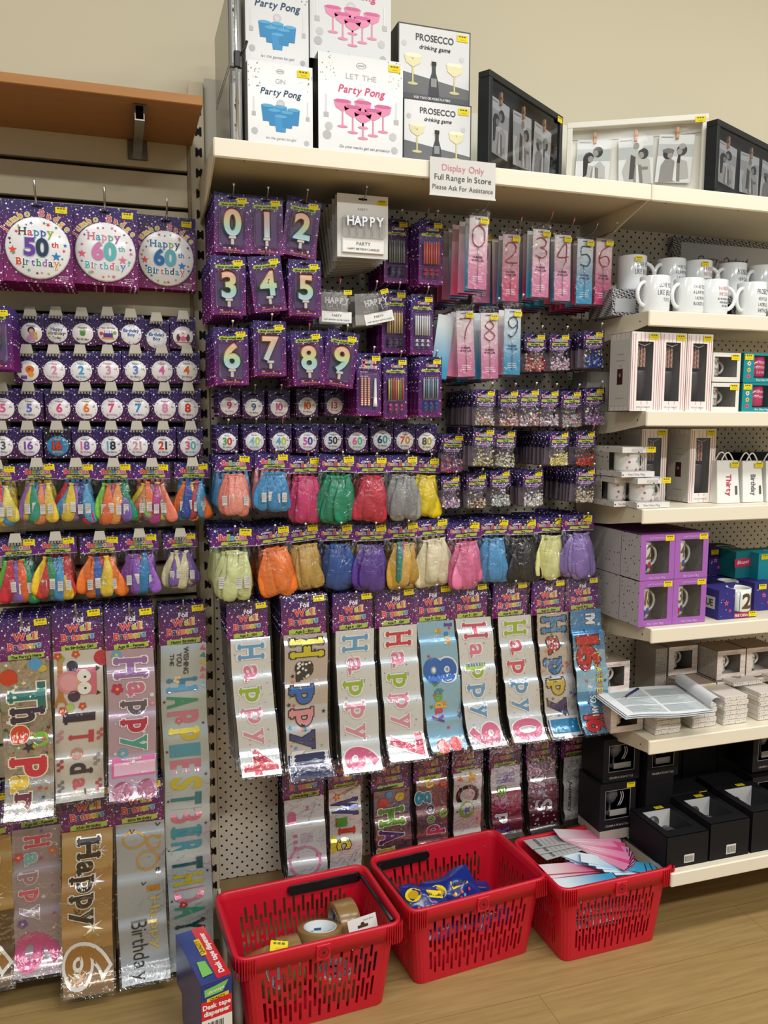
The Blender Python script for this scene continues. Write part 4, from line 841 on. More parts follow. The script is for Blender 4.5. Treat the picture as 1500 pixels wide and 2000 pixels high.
def balloon_pack(bb, d, tilt, label, cols, title='Balloons', lab='Birthday', fan=False, n=None, seed=0, bandage=True, hook=True, hdr=None):
    T, rot, sc = place(bb, d, BH, tilt); r = empty('balloon_pack', T, rot); r.scale = (sc,)*3; tag(r, label, 'balloon pack'); q = random.Random(seed)
    w = BW; mb = MB()
    card(mb, w, .036, a='#2a2666', b='#6a2470', slot=True)
    if title == 'Balloons':
        mb.text('10', -w*.39, -.0075, .004, '#e6e0f0', y=-.001, style='x'); mb.text('Balloons', 0, -.0235, .0105, ['#d8404e', '#dc5c4c', '#8fb84a', '#8fb84a', '#3c9cc0', '#d6b45c', '#c86a9c', '#cf5c5c'], y=-.001, w=.070, al='max', outline='#f0e8ea', slab=False, style='x'); strip(mb, .004, -.0295, .050, .0065, -.0014, lab, rot=.03)
    else:
        mb.text('Luxury', -w*.12, -.0125, .0045, '#efeaf6', y=-.001, w=.024, al='max', style='x'); mb.text('Satin Balloons', 0, -.0225, .008, RAIN, y=-.001, w=.072, al='max', outline='#f0e8ea', style='x'); strip(mb, .004, -.0290, .050, .006, -.0014, lab, rot=.03)
    mb.rect(-w/2, w/2, -.0362, -.0352, -.001, '#cfc6dc', 'gloss'); mb.build('header_card', r)
    n = n or (9 if fan else 10)
    for k in range(n):
        c = cols[k % len(cols)]; t = (k+.5)/n-.5
        X = t*(w-.028)+q.uniform(-.003, .003); Y = -.006-.0036*(k % 3)-.001*q.random(); Z = -.041-q.uniform(0, .006)
        an = R((t*-26 if fan else t*-10)+q.uniform(-7, 7)); s_ = q.uniform(.92, 1.05)*(.105/.093 if title != 'Balloons' else 1.02)
        inst('balloon', balloon_mesh(c, twist=k % 4), (X*(.68 if not fan else .8), Y, Z), (R(q.uniform(-3, 3)), an, R(q.uniform(-25, 25))), (s_*(1.05 if title != 'Balloons' else .92), s_, s_), r)
    if bandage:
        mb = MB()
        for k in range(4):
            X = -.024+.016*k; mb.box(X-.0055, X+.0055, -.0190-.0006*k, -.0184-.0006*k, -.112+.003*math.sin(k*2), -.090+.003*math.sin(k*2), '#e6e2dd', 'paper')
            for j in range(4): mb.rect(X-.0045, X+.0045, -.094-.004*j, -.0932-.004*j, -.0193-.0006*k, '#9a9aa4')
        mb.build('paper_band', r)
    mb = MB(); pouch(mb, w, -BH-.007, -.034, .031, '#ffffff', 'film', seed=seed+int(bb[0]), amp=.0045, nu=12, nv=13, y0=-.001); mb.build('clear_bag', r)
    sticker(r, w*.30, -.0016, -.009, 1.1, R(q.uniform(-6, 6))); return T, rot, sc
A_ = ['#8a62b0', '#e8c83c', '#2a9a80', '#4f9fd0', '#3c68b8', '#e8834c', '#8cc84a', '#d8405c', '#e88aa0']
def rot_(l, k): return l[k:]+l[:k]
LB = [((-42, 909, 31, 1034), 'balloon pack with red, yellow and blue balloons cut off by the left edge', ['#d8304c', '#e8cc3c', '#3c94c8', '#e8d860', '#3c8cc8'], 'Birthday', 1),
      ((33, 905, 112, 1029), 'multicoloured balloon pack with purple and teal balloons, second in the upper left row', ['#8a62b0', '#e8c83c', '#2a9a80', '#4f9fd0', '#3c68b8', '#e8834c', '#e88aa0'], '3rd Birthday', 2),
      ((112, 905, 185, 1028), 'multicoloured balloon pack with one red balloon, third in the upper left row', ['#c8283c', '#4f9fd0', '#e8cc3c', '#8cc84a', '#8a62b0', '#2c3c8c', '#e8835c'], '4th Birthday', 3),
      ((184, 905, 259, 1030), 'multicoloured balloon pack with a big green balloon, fourth in the upper left row', ['#7cc23c', '#1f8a6c', '#e8703c', '#d02c44', '#c83c5c', '#e89c4c', '#7c5cb0'], '5th Birthday', 4),
      ((260, 905, 333, 1027), 'multicoloured balloon pack with yellow and salmon balloons, fifth in the upper left row', ['#e8cc3c', '#e8806c', '#e87c4c', '#8cc07c', '#8a5cb0', '#b03c8c', '#5cb0a8'], '6th Birthday', 5),
      ((338, 904, 412, 1022), 'multicoloured balloon pack with orange and dark blue balloons beside the slotted upright', ['#e8702c', '#4f9fd0', '#2c4ca8', '#2c4ca8', '#e8b83c', '#b0304c', '#c83c5c'], '7th Birthday', 6),
      ((-6, 1052, 68, 1186), 'balloon pack with lime, teal and red balloons, leftmost of the lower left row', ['#6cc42c', '#1f8a6c', '#c82c3c', '#c83c4c', '#8a62b0', '#e8642c', '#e85c3c'], '30th Birthday', 7),
      ((71, 1048, 147, 1179), 'balloon pack with yellow, dark green and sky blue balloons in the lower left row', ['#e8c02c', '#c83c3c', '#1f8a5c', '#6cb03c', '#3c84c0', '#3c94d0', '#7c5cb0'], '40th Birthday', 8),
      ((156, 1047, 234, 1177), 'balloon pack with orange, blue and crimson balloons in the lower left row', ['#e8762c', '#e8762c', '#2c5cb8', '#c8284c', '#c02c4c', '#e8c83c', '#3c9cb0'], '50th Birthday', 9),
      ((235, 1042, 309, 1167), 'balloon pack with a large purple balloon, lower left row', ['#7c3c98', '#9460c0', '#8454b4', '#e8702c', '#c8343c', '#2c84c0', '#4cb03c'], '60th Birthday', 10),
      ((315, 1041, 388, 1154), 'balloon pack with cream and purple balloons beside the slotted upright', ['#e4dcb0', '#7c5cac', '#e4dcb0', '#e4dcb0', '#7454a4', '#e4dcb0', '#7c5cac'], 'Anniversary', 11)]
for bb, lb, cols, lab, sd in LB:
    T, rot, sc = balloon_pack(bb, .10, rnd.uniform(-1, 1), lb, cols, lab=lab, fan=True, seed=sd)
    behind('balloon_pack', behind_balloons(cols[1]), T, rot, sc, 2, .085, .045, 'pack stacked behind the %s' % lb.split(',')[0].replace('multicoloured ', ''), 'balloon pack', 'balloon packs behind the %s' % lb.split(',')[0], tl=1)
    comb_hook(T.x, T.z-.002, .09, 'toothed hook over the %s' % lb.split(',')[0].replace('multicoloured ', ''))
MBL = [((417, 889, 495, 1013), .17, 0, 'Balloons', 'It\'s a Girl', ['#f08a7c', '#ec8474', '#f49a8c'], 'salmon pink', '#4c8cc0', 6), ((499, 886, 565, 1006), .18, 0, 'Balloons', 'Christening Boy', ['#3c92cc', '#4a9cd4', '#358ac4'], 'sky blue', '#d88a94', 5),
       ((563, 892, 624, 1021), .15, 0, 'Satin', 'Fuchsia', ['#c8306c', '#d03c78'], 'magenta', '#b8285c', 5), ((627, 889, 692, 1020), .16, 2, 'Satin', 'Green', ['#0f8a64', '#128c68'], 'emerald green', '#0c7a58', 5),
       ((692, 892, 757, 1017), .16, 0, 'Satin', 'Cherry Red', ['#c02840', '#c8304a'], 'cherry red', '#a01c34', 6), ((755, 890, 815, 1016), .16, 1, 'Satin', 'Silver', ['#8c8c8c', '#9a9a9a'], 'metallic silver', '#6c6c6e', 6), ((806, 893, 853, 1013), .12, 3, 'Satin', 'Yellow', ['#e8cc10', '#f0d420'], 'bright yellow', '#c8ac0c', 4),
       ((418, 1031, 489, 1178), .17, 0, 'Balloons', 'Anniversary', ['#cdd494', '#d4dc9c'], 'pale lime green', '#c4cc90', 7), ((497, 1029, 563, 1161), .16, -5, 'Satin', 'Orange', ['#f0782c', '#f4843c'], 'orange', '#b84c1c', 6),
       ((557, 1026, 620, 1151), .15, -6, 'Satin', 'Gold', ['#c0984c', '#c8a458'], 'metallic gold', '#94702c', 5), ((625, 1024, 688, 1149), .15, 0, 'Satin', 'Royal Blue', ['#1c4890', '#22509c'], 'royal blue', '#143468', 4), ((692, 1024, 754, 1152), .15, 0, 'Satin', 'Purple', ['#543490', '#5c3c98'], 'deep purple', '#8c6c30', 5),
       ((757, 1020, 814, 1146), .15, 0, 'Satin', 'Metallic Mixed', ['#c89c3c', '#7c6cac', '#2c8c7c', '#d8a44c', '#d06c8c', '#e0b45c'], 'mixed metallic', '#7c5c28', 4), ((813, 1014, 872, 1144), .15, -2, 'Satin', 'White', ['#e4d8b4', '#ece0c0'], 'cream white', '#b8a474', 4),
       ((877, 1020, 936, 1146), .16, -2, 'Satin', 'Light Pink', ['#dc6c98', '#e078a0'], 'rose pink', '#b44c74', 5), ((940, 1014, 989, 1135), .15, 0, 'Satin', 'Light Blue', ['#4c94cc', '#549cd0'], 'light blue', '#2c6494', 5),
       ((990, 1014, 1048, 1134), .15, 0, 'Satin', 'Black', ['#1c1c1e', '#242426'], 'black', '#141416', 4), ((1049, 1010, 1100, 1128), .15, 1, 'Satin', 'Ivory', ['#d8d890', '#e0e09c'], 'pale yellow', '#2c2c2c', 5), ((1104, 1005, 1154, 1128), .16, 0, 'Satin', 'Lilac', ['#8c74bc', '#9880c4'], 'lavender', '#6c549c', 5)]
for i, (bb, d, tl, ti, lab, cols, nm, bc, nb) in enumerate(MBL):
    T, rot, sc = balloon_pack(bb, d, tl, 'clear bag of %s balloons on the pegboard' % nm, cols, title=ti, lab=lab, seed=40+i, bandage=ti == 'Balloons')
    behind('balloon_pack', behind_balloons(bc), T, rot, sc, nb, d-.015, .03, 'balloon pack stacked behind the %s balloons' % nm, 'balloon pack', 'balloon packs behind the %s ones' % nm, tl=5, dx=.004)
    peg_hook(T.x, T.z-.008, d+.045, 'pegboard hook through the %s balloon packs' % nm, red=i == 2)

# ---------------------------------------------------------------- foil wall banners
FWD = .096; HH = .092
def banner_surface(w, V, lean, curl, fold, seed, out=.0):
    q = random.Random(seed); ph = q.uniform(0, 1)
    def S(p):
        """p = (u across, offset, v down) -> point"""
        u, off, v = p
        fr = (v/fold+ph) % 1.0; y = -.0075*(fr/.12 if fr < .12 else (1-(fr-.12)/.88)**1.0)-out*(v/V)
        nz = 0
        if v > V-curl:
            t = (v-(V-curl))/curl; y -= .030*t*t*min(1, curl/.06); 
        y -= .0018*math.sin(u/w*3+ph*6+v*14)
        return (u+lean*v+.0015*math.sin(v*20+ph*6), y-off, -v+.006*max(0, (v-(V-curl))/curl)**2)
    return S
def header(mb, lab, w=FWD, h=HH):
    card(mb, w, h, a='#2b1d63', b='#75135f', th=.0008); mb.disc(0, -.0095, .0017, -.0012, '#e8e4f0', n=8)
    mb.text('Foil', .002, -.0285, .0095, '#efeaf2', y=-.0012, style='x', rot=.03, slab=False)
    mb.text('Wall', .003, -.0465, .0140, ['#d83c48', '#c8c050', '#d85c44', '#e8c05c'], y=-.0012, style='x', rot=.04, outline='#efe4d0', slab=True)
    mb.text('Banners', 0, -.0645, .0130, ['#d83c48', '#2c3c6c', '#d84454', '#e0843c', '#d8b84c', '#8cb84c', '#3c94c8'], y=-.0012, w=.082, al='max', style='x', rot=.05, outline='#efe4d0')
    strip(mb, .002, -.0800, .068, .0105, -.0012, lab, rot=.045)
_bhm = {}
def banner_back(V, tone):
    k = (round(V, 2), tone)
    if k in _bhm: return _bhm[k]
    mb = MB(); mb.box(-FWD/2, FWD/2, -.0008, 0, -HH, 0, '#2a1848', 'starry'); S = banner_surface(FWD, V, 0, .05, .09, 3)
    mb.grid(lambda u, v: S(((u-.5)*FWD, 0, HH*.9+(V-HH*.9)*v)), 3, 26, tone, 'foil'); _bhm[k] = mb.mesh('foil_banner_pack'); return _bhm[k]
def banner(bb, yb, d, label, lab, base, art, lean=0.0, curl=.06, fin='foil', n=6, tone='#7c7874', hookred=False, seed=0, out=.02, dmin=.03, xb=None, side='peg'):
    """bb = header corners in the photograph, yb = lowest row of the strip"""
    T, rot, sc = place(bb, d, HH, 0); sc = sc*1.0; V = (T.z-at((bb[0]+bb[2])/2+lean*100, yb, d).z)/sc
    if xb is not None: lean = (at(xb, yb, d+out).x-T.x)/sc/V
    r = empty('foil_banner_pack', T, (0, 0, 0)); r.scale = (sc,)*3; tag(r, label, 'wall banner')
    mb = MB(); header(mb, lab); mb.build('header_card', r)
    S = banner_surface(FWD, V, lean, curl, .092, seed, out)
    mb = MB(); v0 = HH*.93; base = base if isinstance(base, list) else [base]
    nb = 48
    for i in range(len(base)):
        a_, b_ = v0+(V-v0)*i/len(base), v0+(V-v0)*(i+1)/len(base)
        mb.grid(lambda u, v: S(((u-.5)*(FWD-.003), 0, a_+(b_-a_)*v)), 4, max(6, nb//len(base)), base[i], fin)
    mpf = lambda p: S((p[0], p[1], p[2]))
    art(Pen(mb, mpf, v0, V, seed))
    mb.build('foil_strip', r)
    mb = MB(); mb.grid(lambda u, v: (lambda q_: (q_[0], q_[1]-.004, q_[2]))(S(((u-.5)*(FWD+.006), 0, .0+(V+.003)*v))), 5, 30, '#ffffff', 'sleeve'); mb.build('clear_sleeve', r)
    sticker(r, FWD*.33, -.006, -.010, 1.15, R(-3))
    for k in range(n):
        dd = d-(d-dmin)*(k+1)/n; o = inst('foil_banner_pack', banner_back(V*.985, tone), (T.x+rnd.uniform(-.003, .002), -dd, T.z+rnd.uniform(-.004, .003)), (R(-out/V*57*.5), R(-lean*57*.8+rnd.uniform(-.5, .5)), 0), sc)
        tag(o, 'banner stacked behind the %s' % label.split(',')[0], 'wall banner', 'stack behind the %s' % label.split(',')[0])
    (peg_hook if side == 'peg' else slat_hook)(T.x, T.z-.010*sc, d+.03, 'hook through the %s' % label.split(',')[0])
    return T, V, sc
class Pen:
    """draws print on the strip; lettering is turned a quarter so that it reads downwards"""
    def __init__(s, mb, mpf, v0, V, seed): s.mb, s.S, s.v0, s.V, s.q = mb, mpf, v0, V, random.Random(seed+5)
    def T(s, p): return s.S((p[2], .0012-p[1], p[0]))
    def word(s, t, v, u, h, cols, outline=None, slab=True, style='x', length=None, gap=1.0, fin='foilink'):
        """v: start down the strip, u: baseline across, h: letter height across"""
        s.mb.text(t, v, u, h, cols, y=0, style=style, w=length, al='l' if not length else 'fit', outline=outline, slab=slab, mp=s.T, maxe=.010, fin=fin, sp=gap) if not length else s.mb.text(t, v+length/2, u, h, cols, y=0, style=style, w=length, al='fit', outline=outline, slab=slab, mp=s.T, maxe=.010, fin=fin, sp=gap)
    def wordh(s, t, v, u, h, length, cols, **k):
        # letters of cap height h stretched to the given length
        mb = s.mb; q0 = MB(); 
        q0.text(t, 0, 0, 1.0, cols, y=0, slab=k.get('slab', True), outline=k.get('outline'), style=k.get('style', 'x'), al='l')
        xs = [p.x for p in q0.v]; x0, x1 = min(xs), max(xs); kx = length/(x1-x0)
        vs = [(p.x, p.y, p.z) for p in q0.v]
        # scale, subdivide and map face by face group (colour runs)
        runs = {}
        for f, c in zip(q0.f, q0.c): runs.setdefault(tuple(c[0]), []).append(f)
        for c, fs in runs.items():
            used = sorted({i for f in fs for i in f}); ix = {j: i for i, j in enumerate(used)}
            v2 = [(v+(vs[j][0]-x0)*kx, vs[j][1]*.8, u+vs[j][2]*h) for j in used]; f2 = [tuple(ix[i] for i in f) for f in fs]
            v2, f2 = subdiv(v2, f2, .010); mb.add(v2, f2, c, k.get('fin', 'foilink'), mp=s.T)
    def star(s, v, u, r, c, k=5, inner=.42): s.mb.star(v, u, r, .0002, c, 'foilink', k=k, inner=inner, rot=s.q.uniform(0, 1.2), mp=s.T)
    def stars(s, n, cols, r=.003, k=5, inner=.42):
        for i in range(n): s.star(s.q.uniform(s.v0+.006, s.V-.01), s.q.uniform(-.042, .042), r*s.q.uniform(.6, 1.5), cols[s.q.randrange(len(cols))], k, inner)
    def disc(s, v, u, r, c, y=0): s.mb.disc(v, u, r, y, c, 'foilink', n=16, mp=s.T)
    def ring(s, v, u, r, w, c, a0=0, a1=2*PI, sz=1): s.mb.ring(v, u, r, w, 0, c, 'foilink', mp=s.T, a0=a0, a1=a1, sz=sz, n=24)
    def rect(s, v0, v1, u0, u1, c, y=.0001, n=6, fin='foilink'):
        for i in range(n): s.mb.rect(v0+(v1-v0)*i/n, v0+(v1-v0)*(i+1)/n, u0, u1, y, c, fin, mp=s.T)
    def line(s, pts, w, c):
        for a, b in zip(pts[:-1], pts[1:]):
            dx, dz = b[0]-a[0], b[1]-a[1]; L = math.hypot(dx, dz) or 1; nx, nz = -dz/L*w/2, dx/L*w/2
            s.mb.add([(a[0]+nx, 0, a[1]+nz), (a[0]-nx, 0, a[1]-nz), (b[0]-nx, 0, b[1]-nz), (b[0]+nx, 0, b[1]+nz)], [(0, 1, 2, 3)], c, 'foilink', mp=s.T)
    def barcode(s, v):
        for i in range(14): s.rect(v, v+.009, -.030+i*.0036, -.030+i*.0036+.0014*(1+i % 2), '#5c6c94', n=1)
    def flower(s, v, u, r, c, cc='#e8c05c'):
        for k in range(5): s.disc(v+r*.62*math.cos(k*1.2566), u+r*.62*math.sin(k*1.2566), r*.42, c)
        s.disc(v, u, r*.28, cc, -.0002)
WH = '#d6dcdf'
def girl(cols, num, nc, numc2=None):
    def f(p):
        p.stars(26, ['#8c8c98', '#a8a0b0', '#d08ca8'], .002); L = p.V-p.v0
        a = p.v0+.010; s_ = (L-.075)/4.4
        for i, ch in enumerate('Happy'):
            hh = .060 if i == 0 else .044; p.wordh(ch, a+i*s_*.90, -.030+(.012 if i else 0), hh if ch != 'y' else .042, s_*.76, [cols[i]], outline='#e9e9ec', style='b')
        p.barcode(a+s_*1.85)
        p.wordh(num, p.V-.060, -.036, .072, .060, [nc], outline='#eeeef0', slab=num in '147')
        for k in range(22): p.star(p.V-.058+.056*p.q.random(), p.q.uniform(-.03, .034), .0011, '#e9dce2', 4, .6)
    return f
def boy(cols, num, nc):
    def f(p):
        p.stars(24, ['#e07c3c', '#2c6cb0', '#d0404c', '#8cb03c', '#2c2c3c', '#3c9cc0'], .0048); L = p.V-p.v0; s_ = (L-.07)/4.4; a = p.v0+.006
        for i, ch in enumerate('Happy'): p.wordh(ch, a+i*s_*.93, -.032+(.012 if i else 0), (.066 if i == 0 else .046), s_*.84, [cols[i]], outline='#20202c')
        for k in range(14): p.disc(a+s_*1.0+s_*.6*p.q.random(), -.02+.03*p.q.random(), .0028, '#dedee2', -.001)
        p.rect(p.V-.048, p.V-.001, -.045, .045, '#1c2450', .0003); p.wordh(num, p.V-.056, -.034, .070, .050, [nc], outline='#e0e0e4', slab=False)
        for k in range(16): p.star(p.V-.046*p.q.random(), p.q.uniform(-.04, .04), .0028, '#e8e8ec')
    return f
# upper pegboard row
banner((434, 1175, 530, 1250), 1505, .17, 'foil banner Age 4 Girl with light blue H and red 4', 'Age 4 - Girl', [WH], girl(['#5ca0cc', '#d8789c', '#94b83c', '#d890a8', '#d890a8'], '4', '#b8283c'), xb=508, n=8, seed=1)
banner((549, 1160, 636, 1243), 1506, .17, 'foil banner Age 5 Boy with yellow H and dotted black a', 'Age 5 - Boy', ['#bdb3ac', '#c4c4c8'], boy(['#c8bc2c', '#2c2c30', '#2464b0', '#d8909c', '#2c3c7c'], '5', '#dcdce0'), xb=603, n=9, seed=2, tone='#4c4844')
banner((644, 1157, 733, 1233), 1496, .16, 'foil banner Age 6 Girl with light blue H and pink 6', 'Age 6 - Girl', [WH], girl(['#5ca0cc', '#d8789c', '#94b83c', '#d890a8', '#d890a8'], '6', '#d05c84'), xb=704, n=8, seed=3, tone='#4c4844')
banner((735, 1149, 808, 1225), 1474, .15, 'foil banner Age 7 Girl with red H and red 7', 'Age 7 - Girl', [WH], girl(['#c8304c', '#d8789c', '#94b83c', '#d890a8', '#d890a8'], '7', '#c83058'), xb=792, n=7, seed=4, tone='#3c3a38')
def age8(p):
    p.stars(22, ['#5c8c2c', '#e08c2c', '#c83c54', '#e8c83c', '#3c4c8c', '#6c3c9c'], .006); L = p.V-p.v0
    p.wordh('I', p.v0+.006, .022, .018, .010, ['#5c3c8c']); p.wordh('am', p.v0+.028, .020, .014, .030, ['#3c8cc0', '#e8a03c'])
    p.wordh('8', p.v0+L*.27, -.038, .074, L*.22, ['#1c64b8'], outline='#e4ecf0', slab=False); p.wordh('today', p.v0+L*.52, -.020, .026, L*.27, ['#2c8c94', '#6cac2c', '#e8b03c', '#c8406c', '#5c3c9c'], slab=False)
    p.disc(p.V-.010, -.015, .016, '#b82430'); p.disc(p.V-.012, .018, .016, '#c82c38')
banner((808, 1143, 880, 1217), 1456, .15, 'light blue foil banner Age 8 Boy with big blue 8', 'Age 8 - Boy', ['#8cbcd8'], age8, xb=872, n=6, seed=5, tone='#3c3a38')
banner((878, 1139, 956, 1210), 1447, .15, 'foil banner Age 9 Girl with pink H and curled pink end', 'Age 9 - Girl', [WH], girl(['#c85070', '#d8789c', '#94b83c', '#5c9ccc', '#5c9ccc'], '9', '#d86c90'), xb=946, n=6, seed=6, tone='#3c3a38', curl=.09, out=.03)
banner((967, 1136, 1026, 1206), 1440, .15, 'foil banner Age 16 Girl with lime green H', 'Age 16 - Girl', [WH], girl(['#94b82c', '#d0506c', '#d0506c', '#5c9ccc', '#5c9ccc'], '0', '#d86c90'), xb=1028, n=7, seed=7, tone='#2c2a28')
banner((1030, 1132, 1112, 1200), 1434, .16, 'foil banner Age 13 Boy with blue H and red spotted a', 'Age 13 - Boy', ['#c2b8b0', '#c4c4c8'], boy(['#1c7cb8', '#b8302c', '#1c6cb0', '#c8b04c', '#3c346c'], '1', '#2484b8'), xb=1100, n=6, seed=8, tone='#2c2a28')
def age16(p):
    p.stars(26, ['#d8e8f0', '#e08c3c', '#c83040', '#e8e8ec', '#1c3c74'], .0045); p.wordh("I'M", p.v0+.010, .000, .026, .030, ['#dfe8ee'], outline='#1c3454', slab=False)
    L = p.V-p.v0; p.wordh('16', p.v0+L*.2, -.034, .060, L*.30, ['#b8242c'], outline='#501418', slab=False); p.wordh('WHATEVER', p.v0+L*.34, .012, .016, L*.38, ['#d8d040', '#d88c34'], outline='#1c3454', slab=False); p.wordh('SO AM I', p.v0+L*.70, -.010, .018, L*.16, ['#dfe8ee'], outline='#14242c', slab=False)
    p.wordh('16', p.V-.050, -.034, .060, .046, ['#b8242c'], outline='#501418', slab=False)
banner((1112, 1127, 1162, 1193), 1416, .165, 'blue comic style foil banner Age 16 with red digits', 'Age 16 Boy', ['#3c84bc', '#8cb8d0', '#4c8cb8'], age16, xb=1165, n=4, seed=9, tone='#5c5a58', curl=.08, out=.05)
# lower pegboard row
def castle(p):
    c = '#cf6c94'; v = p.v0+.035; p.disc(v+.005, -.030, .010, c); p.rect(v+.005, v+.025, -.040, -.020, c); p.rect(v-.014, v-.002, .004, .010, c); p.line([(v-.02, .028), (v+.02, .010), (v+.055, .010)], .0015, '#a8a8b4'); p.line([(v-.02, .028), (v+.004, -.012)], .0015, '#a8a8b4'); p.star(v-.012, .036, .006, '#8c8c98', 4, .2)
    for k in range(3): p.rect(v+.050+.016*k, v+.058+.016*k, -.030, -.020, c)
    for k in range(10): p.line([(v+.03, -.012+.003*k), (v+.075, -.012+.003*k)], .0012, '#b89cc0')
    p.ring(p.V-.055, -.005, .035, .006, '#cf8cac'); p.star(v+.11, -.02, .004, '#cf6c94'); p.rect(v+.105, v+.12, .022, .034, c)
banner((547, 1487, 637, 1562), 1725, .10, 'foil banner for a christening girl with a pink church', 'Christening - Girl', [WH], castle, xb=600, n=7, seed=11, tone='#3c3834', out=0, curl=.008)
def welcome(p):
    p.star(p.v0+.026, -.024, .014, '#d03c24'); p.star(p.v0+.026, -.024, .008, '#e8b83c')
    for k, c in enumerate(('#d85c3c', '#e8b03c', '#5c9c5c', '#3c6cb0')): p.line([(p.v0+.020, -.015+.004*k), (p.v0+.006, .010+.005*k), (p.v0+.002, .030+.003*k)], .0014, c)
    p.stars(18, ['#2c2c30', '#2c6cb0', '#d03c24'], .0028)
    L = .17; p.wordh('W', p.v0+.032, -.034, .066, .052, ['#1c3488'], outline='#0c1430', slab=True); p.rect(p.v0+.088, p.v0+.116, -.030, .005, '#3c9c34'); p.wordh('e', p.v0+.088, -.026, .036, .026, ['#c02c24'], slab=False); p.wordh('l', p.v0+.118, -.020, .046, .024, ['#c83c24'], slab=True); p.rect(p.v0+.142, p.v0+.19, -.045, -.028, '#d8cc2c'); p.wordh('c', p.v0+.148, -.024, .050, .036, ['#e8d83c'], outline='#14141c', slab=False)
banner((636, 1480, 711, 1541), 1710, .10, 'foil banner Welcome Home with a large blue W', 'Welcome Home', ['#d6d8d8'], welcome, xb=675, n=6, seed=12, tone='#3c3834', out=0, curl=.008)
def holo(letters, cols, balls):
    def f(p):
        p.stars(30, ['#d8dce0', '#3c3c4c', '#c8a03c'], .002)
        for (v, u, r, c) in balls: p.disc(p.v0+v, u, r, c)
        for (ch, v, u, h, ln), c in zip(letters, cols): p.wordh(ch, p.v0+v, u, h, ln, [c], outline='#ececdc')
    return f
banner((719, 1475, 803, 1545), 1700, .068, 'red glitter foil banner Retirement with a green H', 'Retirement', ['#b88a90', '#b06874', '#a86470'], holo([('H', .045, -.034, .062, .052), ('A', .100, -.036, .060, .044), ('p', .150, -.030, .040, .040)], ['#6c9c24', '#4c2c7c', '#d8b83c'], [(.012, -.008, .009, '#4ca0cc'), (.022, .020, .012, '#e8c82c'), (.034, -.024, .014, '#d0401c')]), fin='holofoil', n=6, seed=13, xb=772, tone='#3c3834', out=0, curl=.008)
banner((803, 1465, 875, 1526), 1680, .068, 'red glitter foil banner Good Luck with turquoise g', 'Good Luck', ['#b88088', '#b06470', '#a85c68'], holo([('g', .026, -.034, .044, .046), ('o', .074, -.014, .030, .026), ('o', .104, -.014, .030, .026), ('d', .134, -.014, .050, .034)], ['#1c98b0', '#3c2c6c', '#6cac3c', '#d83c6c'], [(.010, -.008, .012, '#e8c82c'), (.014, .034, .012, '#c83c2c'), (.105, .034, .013, '#7cc02c')]), fin='holofoil', n=4, seed=14, xb=847, tone='#3c3834', out=0, curl=.008)
def congrats(p): p.stars(16, ['#2c2c30', '#e0a03c', '#c83c2c'], .004); p.star(p.v0+.022, .012, .020, '#e0a02c'); p.star(p.v0+.022, -.028, .011, '#d0502c'); p.wordh('C', p.v0+.045, -.036, .072, .055, ['#18181c'], slab=False, style='b'); p.disc(p.v0+.125, -.004, .026, '#6cac3c'); p.star(p.v0+.125, -.004, .017, '#2c7cc0')
banner((876, 1452, 946, 1508), 1660, .068, 'white foil banner Congratulations with a thin black C', 'Congratulations', ['#d4d2ce'], congrats, n=5, seed=15, xb=913, tone='#3c3834', out=0, curl=.008)
def engage(p):
    p.stars(22, ['#3c3440', '#d88ca8', '#e8e0e4'], .003)
    for i, (ch, c) in enumerate(zip('Happy', ('#7c5ca8', '#7ca83c', '#c85c94', '#e8e0e8', '#7c5ca8'))): p.wordh(ch, p.v0+.018+i*.040, -.024, .048 if i == 0 else .036, .034, [c], outline='#18141c')
banner((949, 1440, 1022, 1500), 1640, .068, 'foil banner Engagement with purple H on burgundy and silver', 'Engagement', ['#bfb4b4', '#a83c58', '#7c2c40'], engage, n=5, seed=16, xb=990, tone='#3c3834', out=0, curl=.008)
def mrs(p): p.stars(60, ['#d8d4d8', '#e8e4e8'], .003, 8, .8); p.ring(p.v0+.035, -.022, .016, .005, '#d8d4dc'); p.wordh('y', p.v0+.035, -.024, .044, .050, ['#cfc8d0'], outline='#4c2c3c', slab=False); p.wordh('r', p.v0+.092, -.016, .034, .020, ['#8cc0d0'], slab=False); p.wordh('S', p.v0+.116, -.024, .052, .040, ['#d8d4dc'], outline='#4c2030', slab=False, style='b')
banner((1024, 1432, 1089, 1490), 1625, .068, 'polka dot burgundy foil banner Just Married', 'Just Married', ['#9c8c90', '#6c3444', '#5c2434'], mrs, n=5, seed=17, xb=1060, tone='#2c2a28', out=0, curl=.008)
def silver25(p):
    c = '#8c8c90'
    for (v, u) in ((.010, .030), (.012, -.022), (.03, -.032), (.06, .03), (.10, -.03), (.115, .0)): p.line([(p.v0+v, u), (p.v0+v+.005, u+.003), (p.v0+v+.001, u+.007)], .0014, '#2c2c30')
    p.line(smooth([(p.v0+.012, -.006), (p.v0+.035, .012), (p.v0+.030, .030), (p.v0+.012, .034)], 5), .0022, c); p.ring(p.v0+.030, -.02, .022, .002, c, -1.4, 1.2); p.line(smooth([(p.v0+.045, .022), (p.v0+.048, -.004), (p.v0+.060, -.012), (p.v0+.072, .0), (p.v0+.070, .018)], 5), .0024, c)
    p.wordh('th', p.v0+.070, .024, .010, .016, ['#3c3c40'], slab=False, style='b'); p.wordh('Anniversary', p.v0+.080, -.030, .013, .10, ['#3c3c40'], slab=False, style='b')
banner((1092, 1422, 1156, 1478), 1612, .068, 'white foil banner 25th Silver Anniversary with grey script', '25th Silver Anniversary', ['#cfcfcb'], silver25, n=4, seed=18, xb=1127, tone='#2c2a28', out=0, curl=.008)
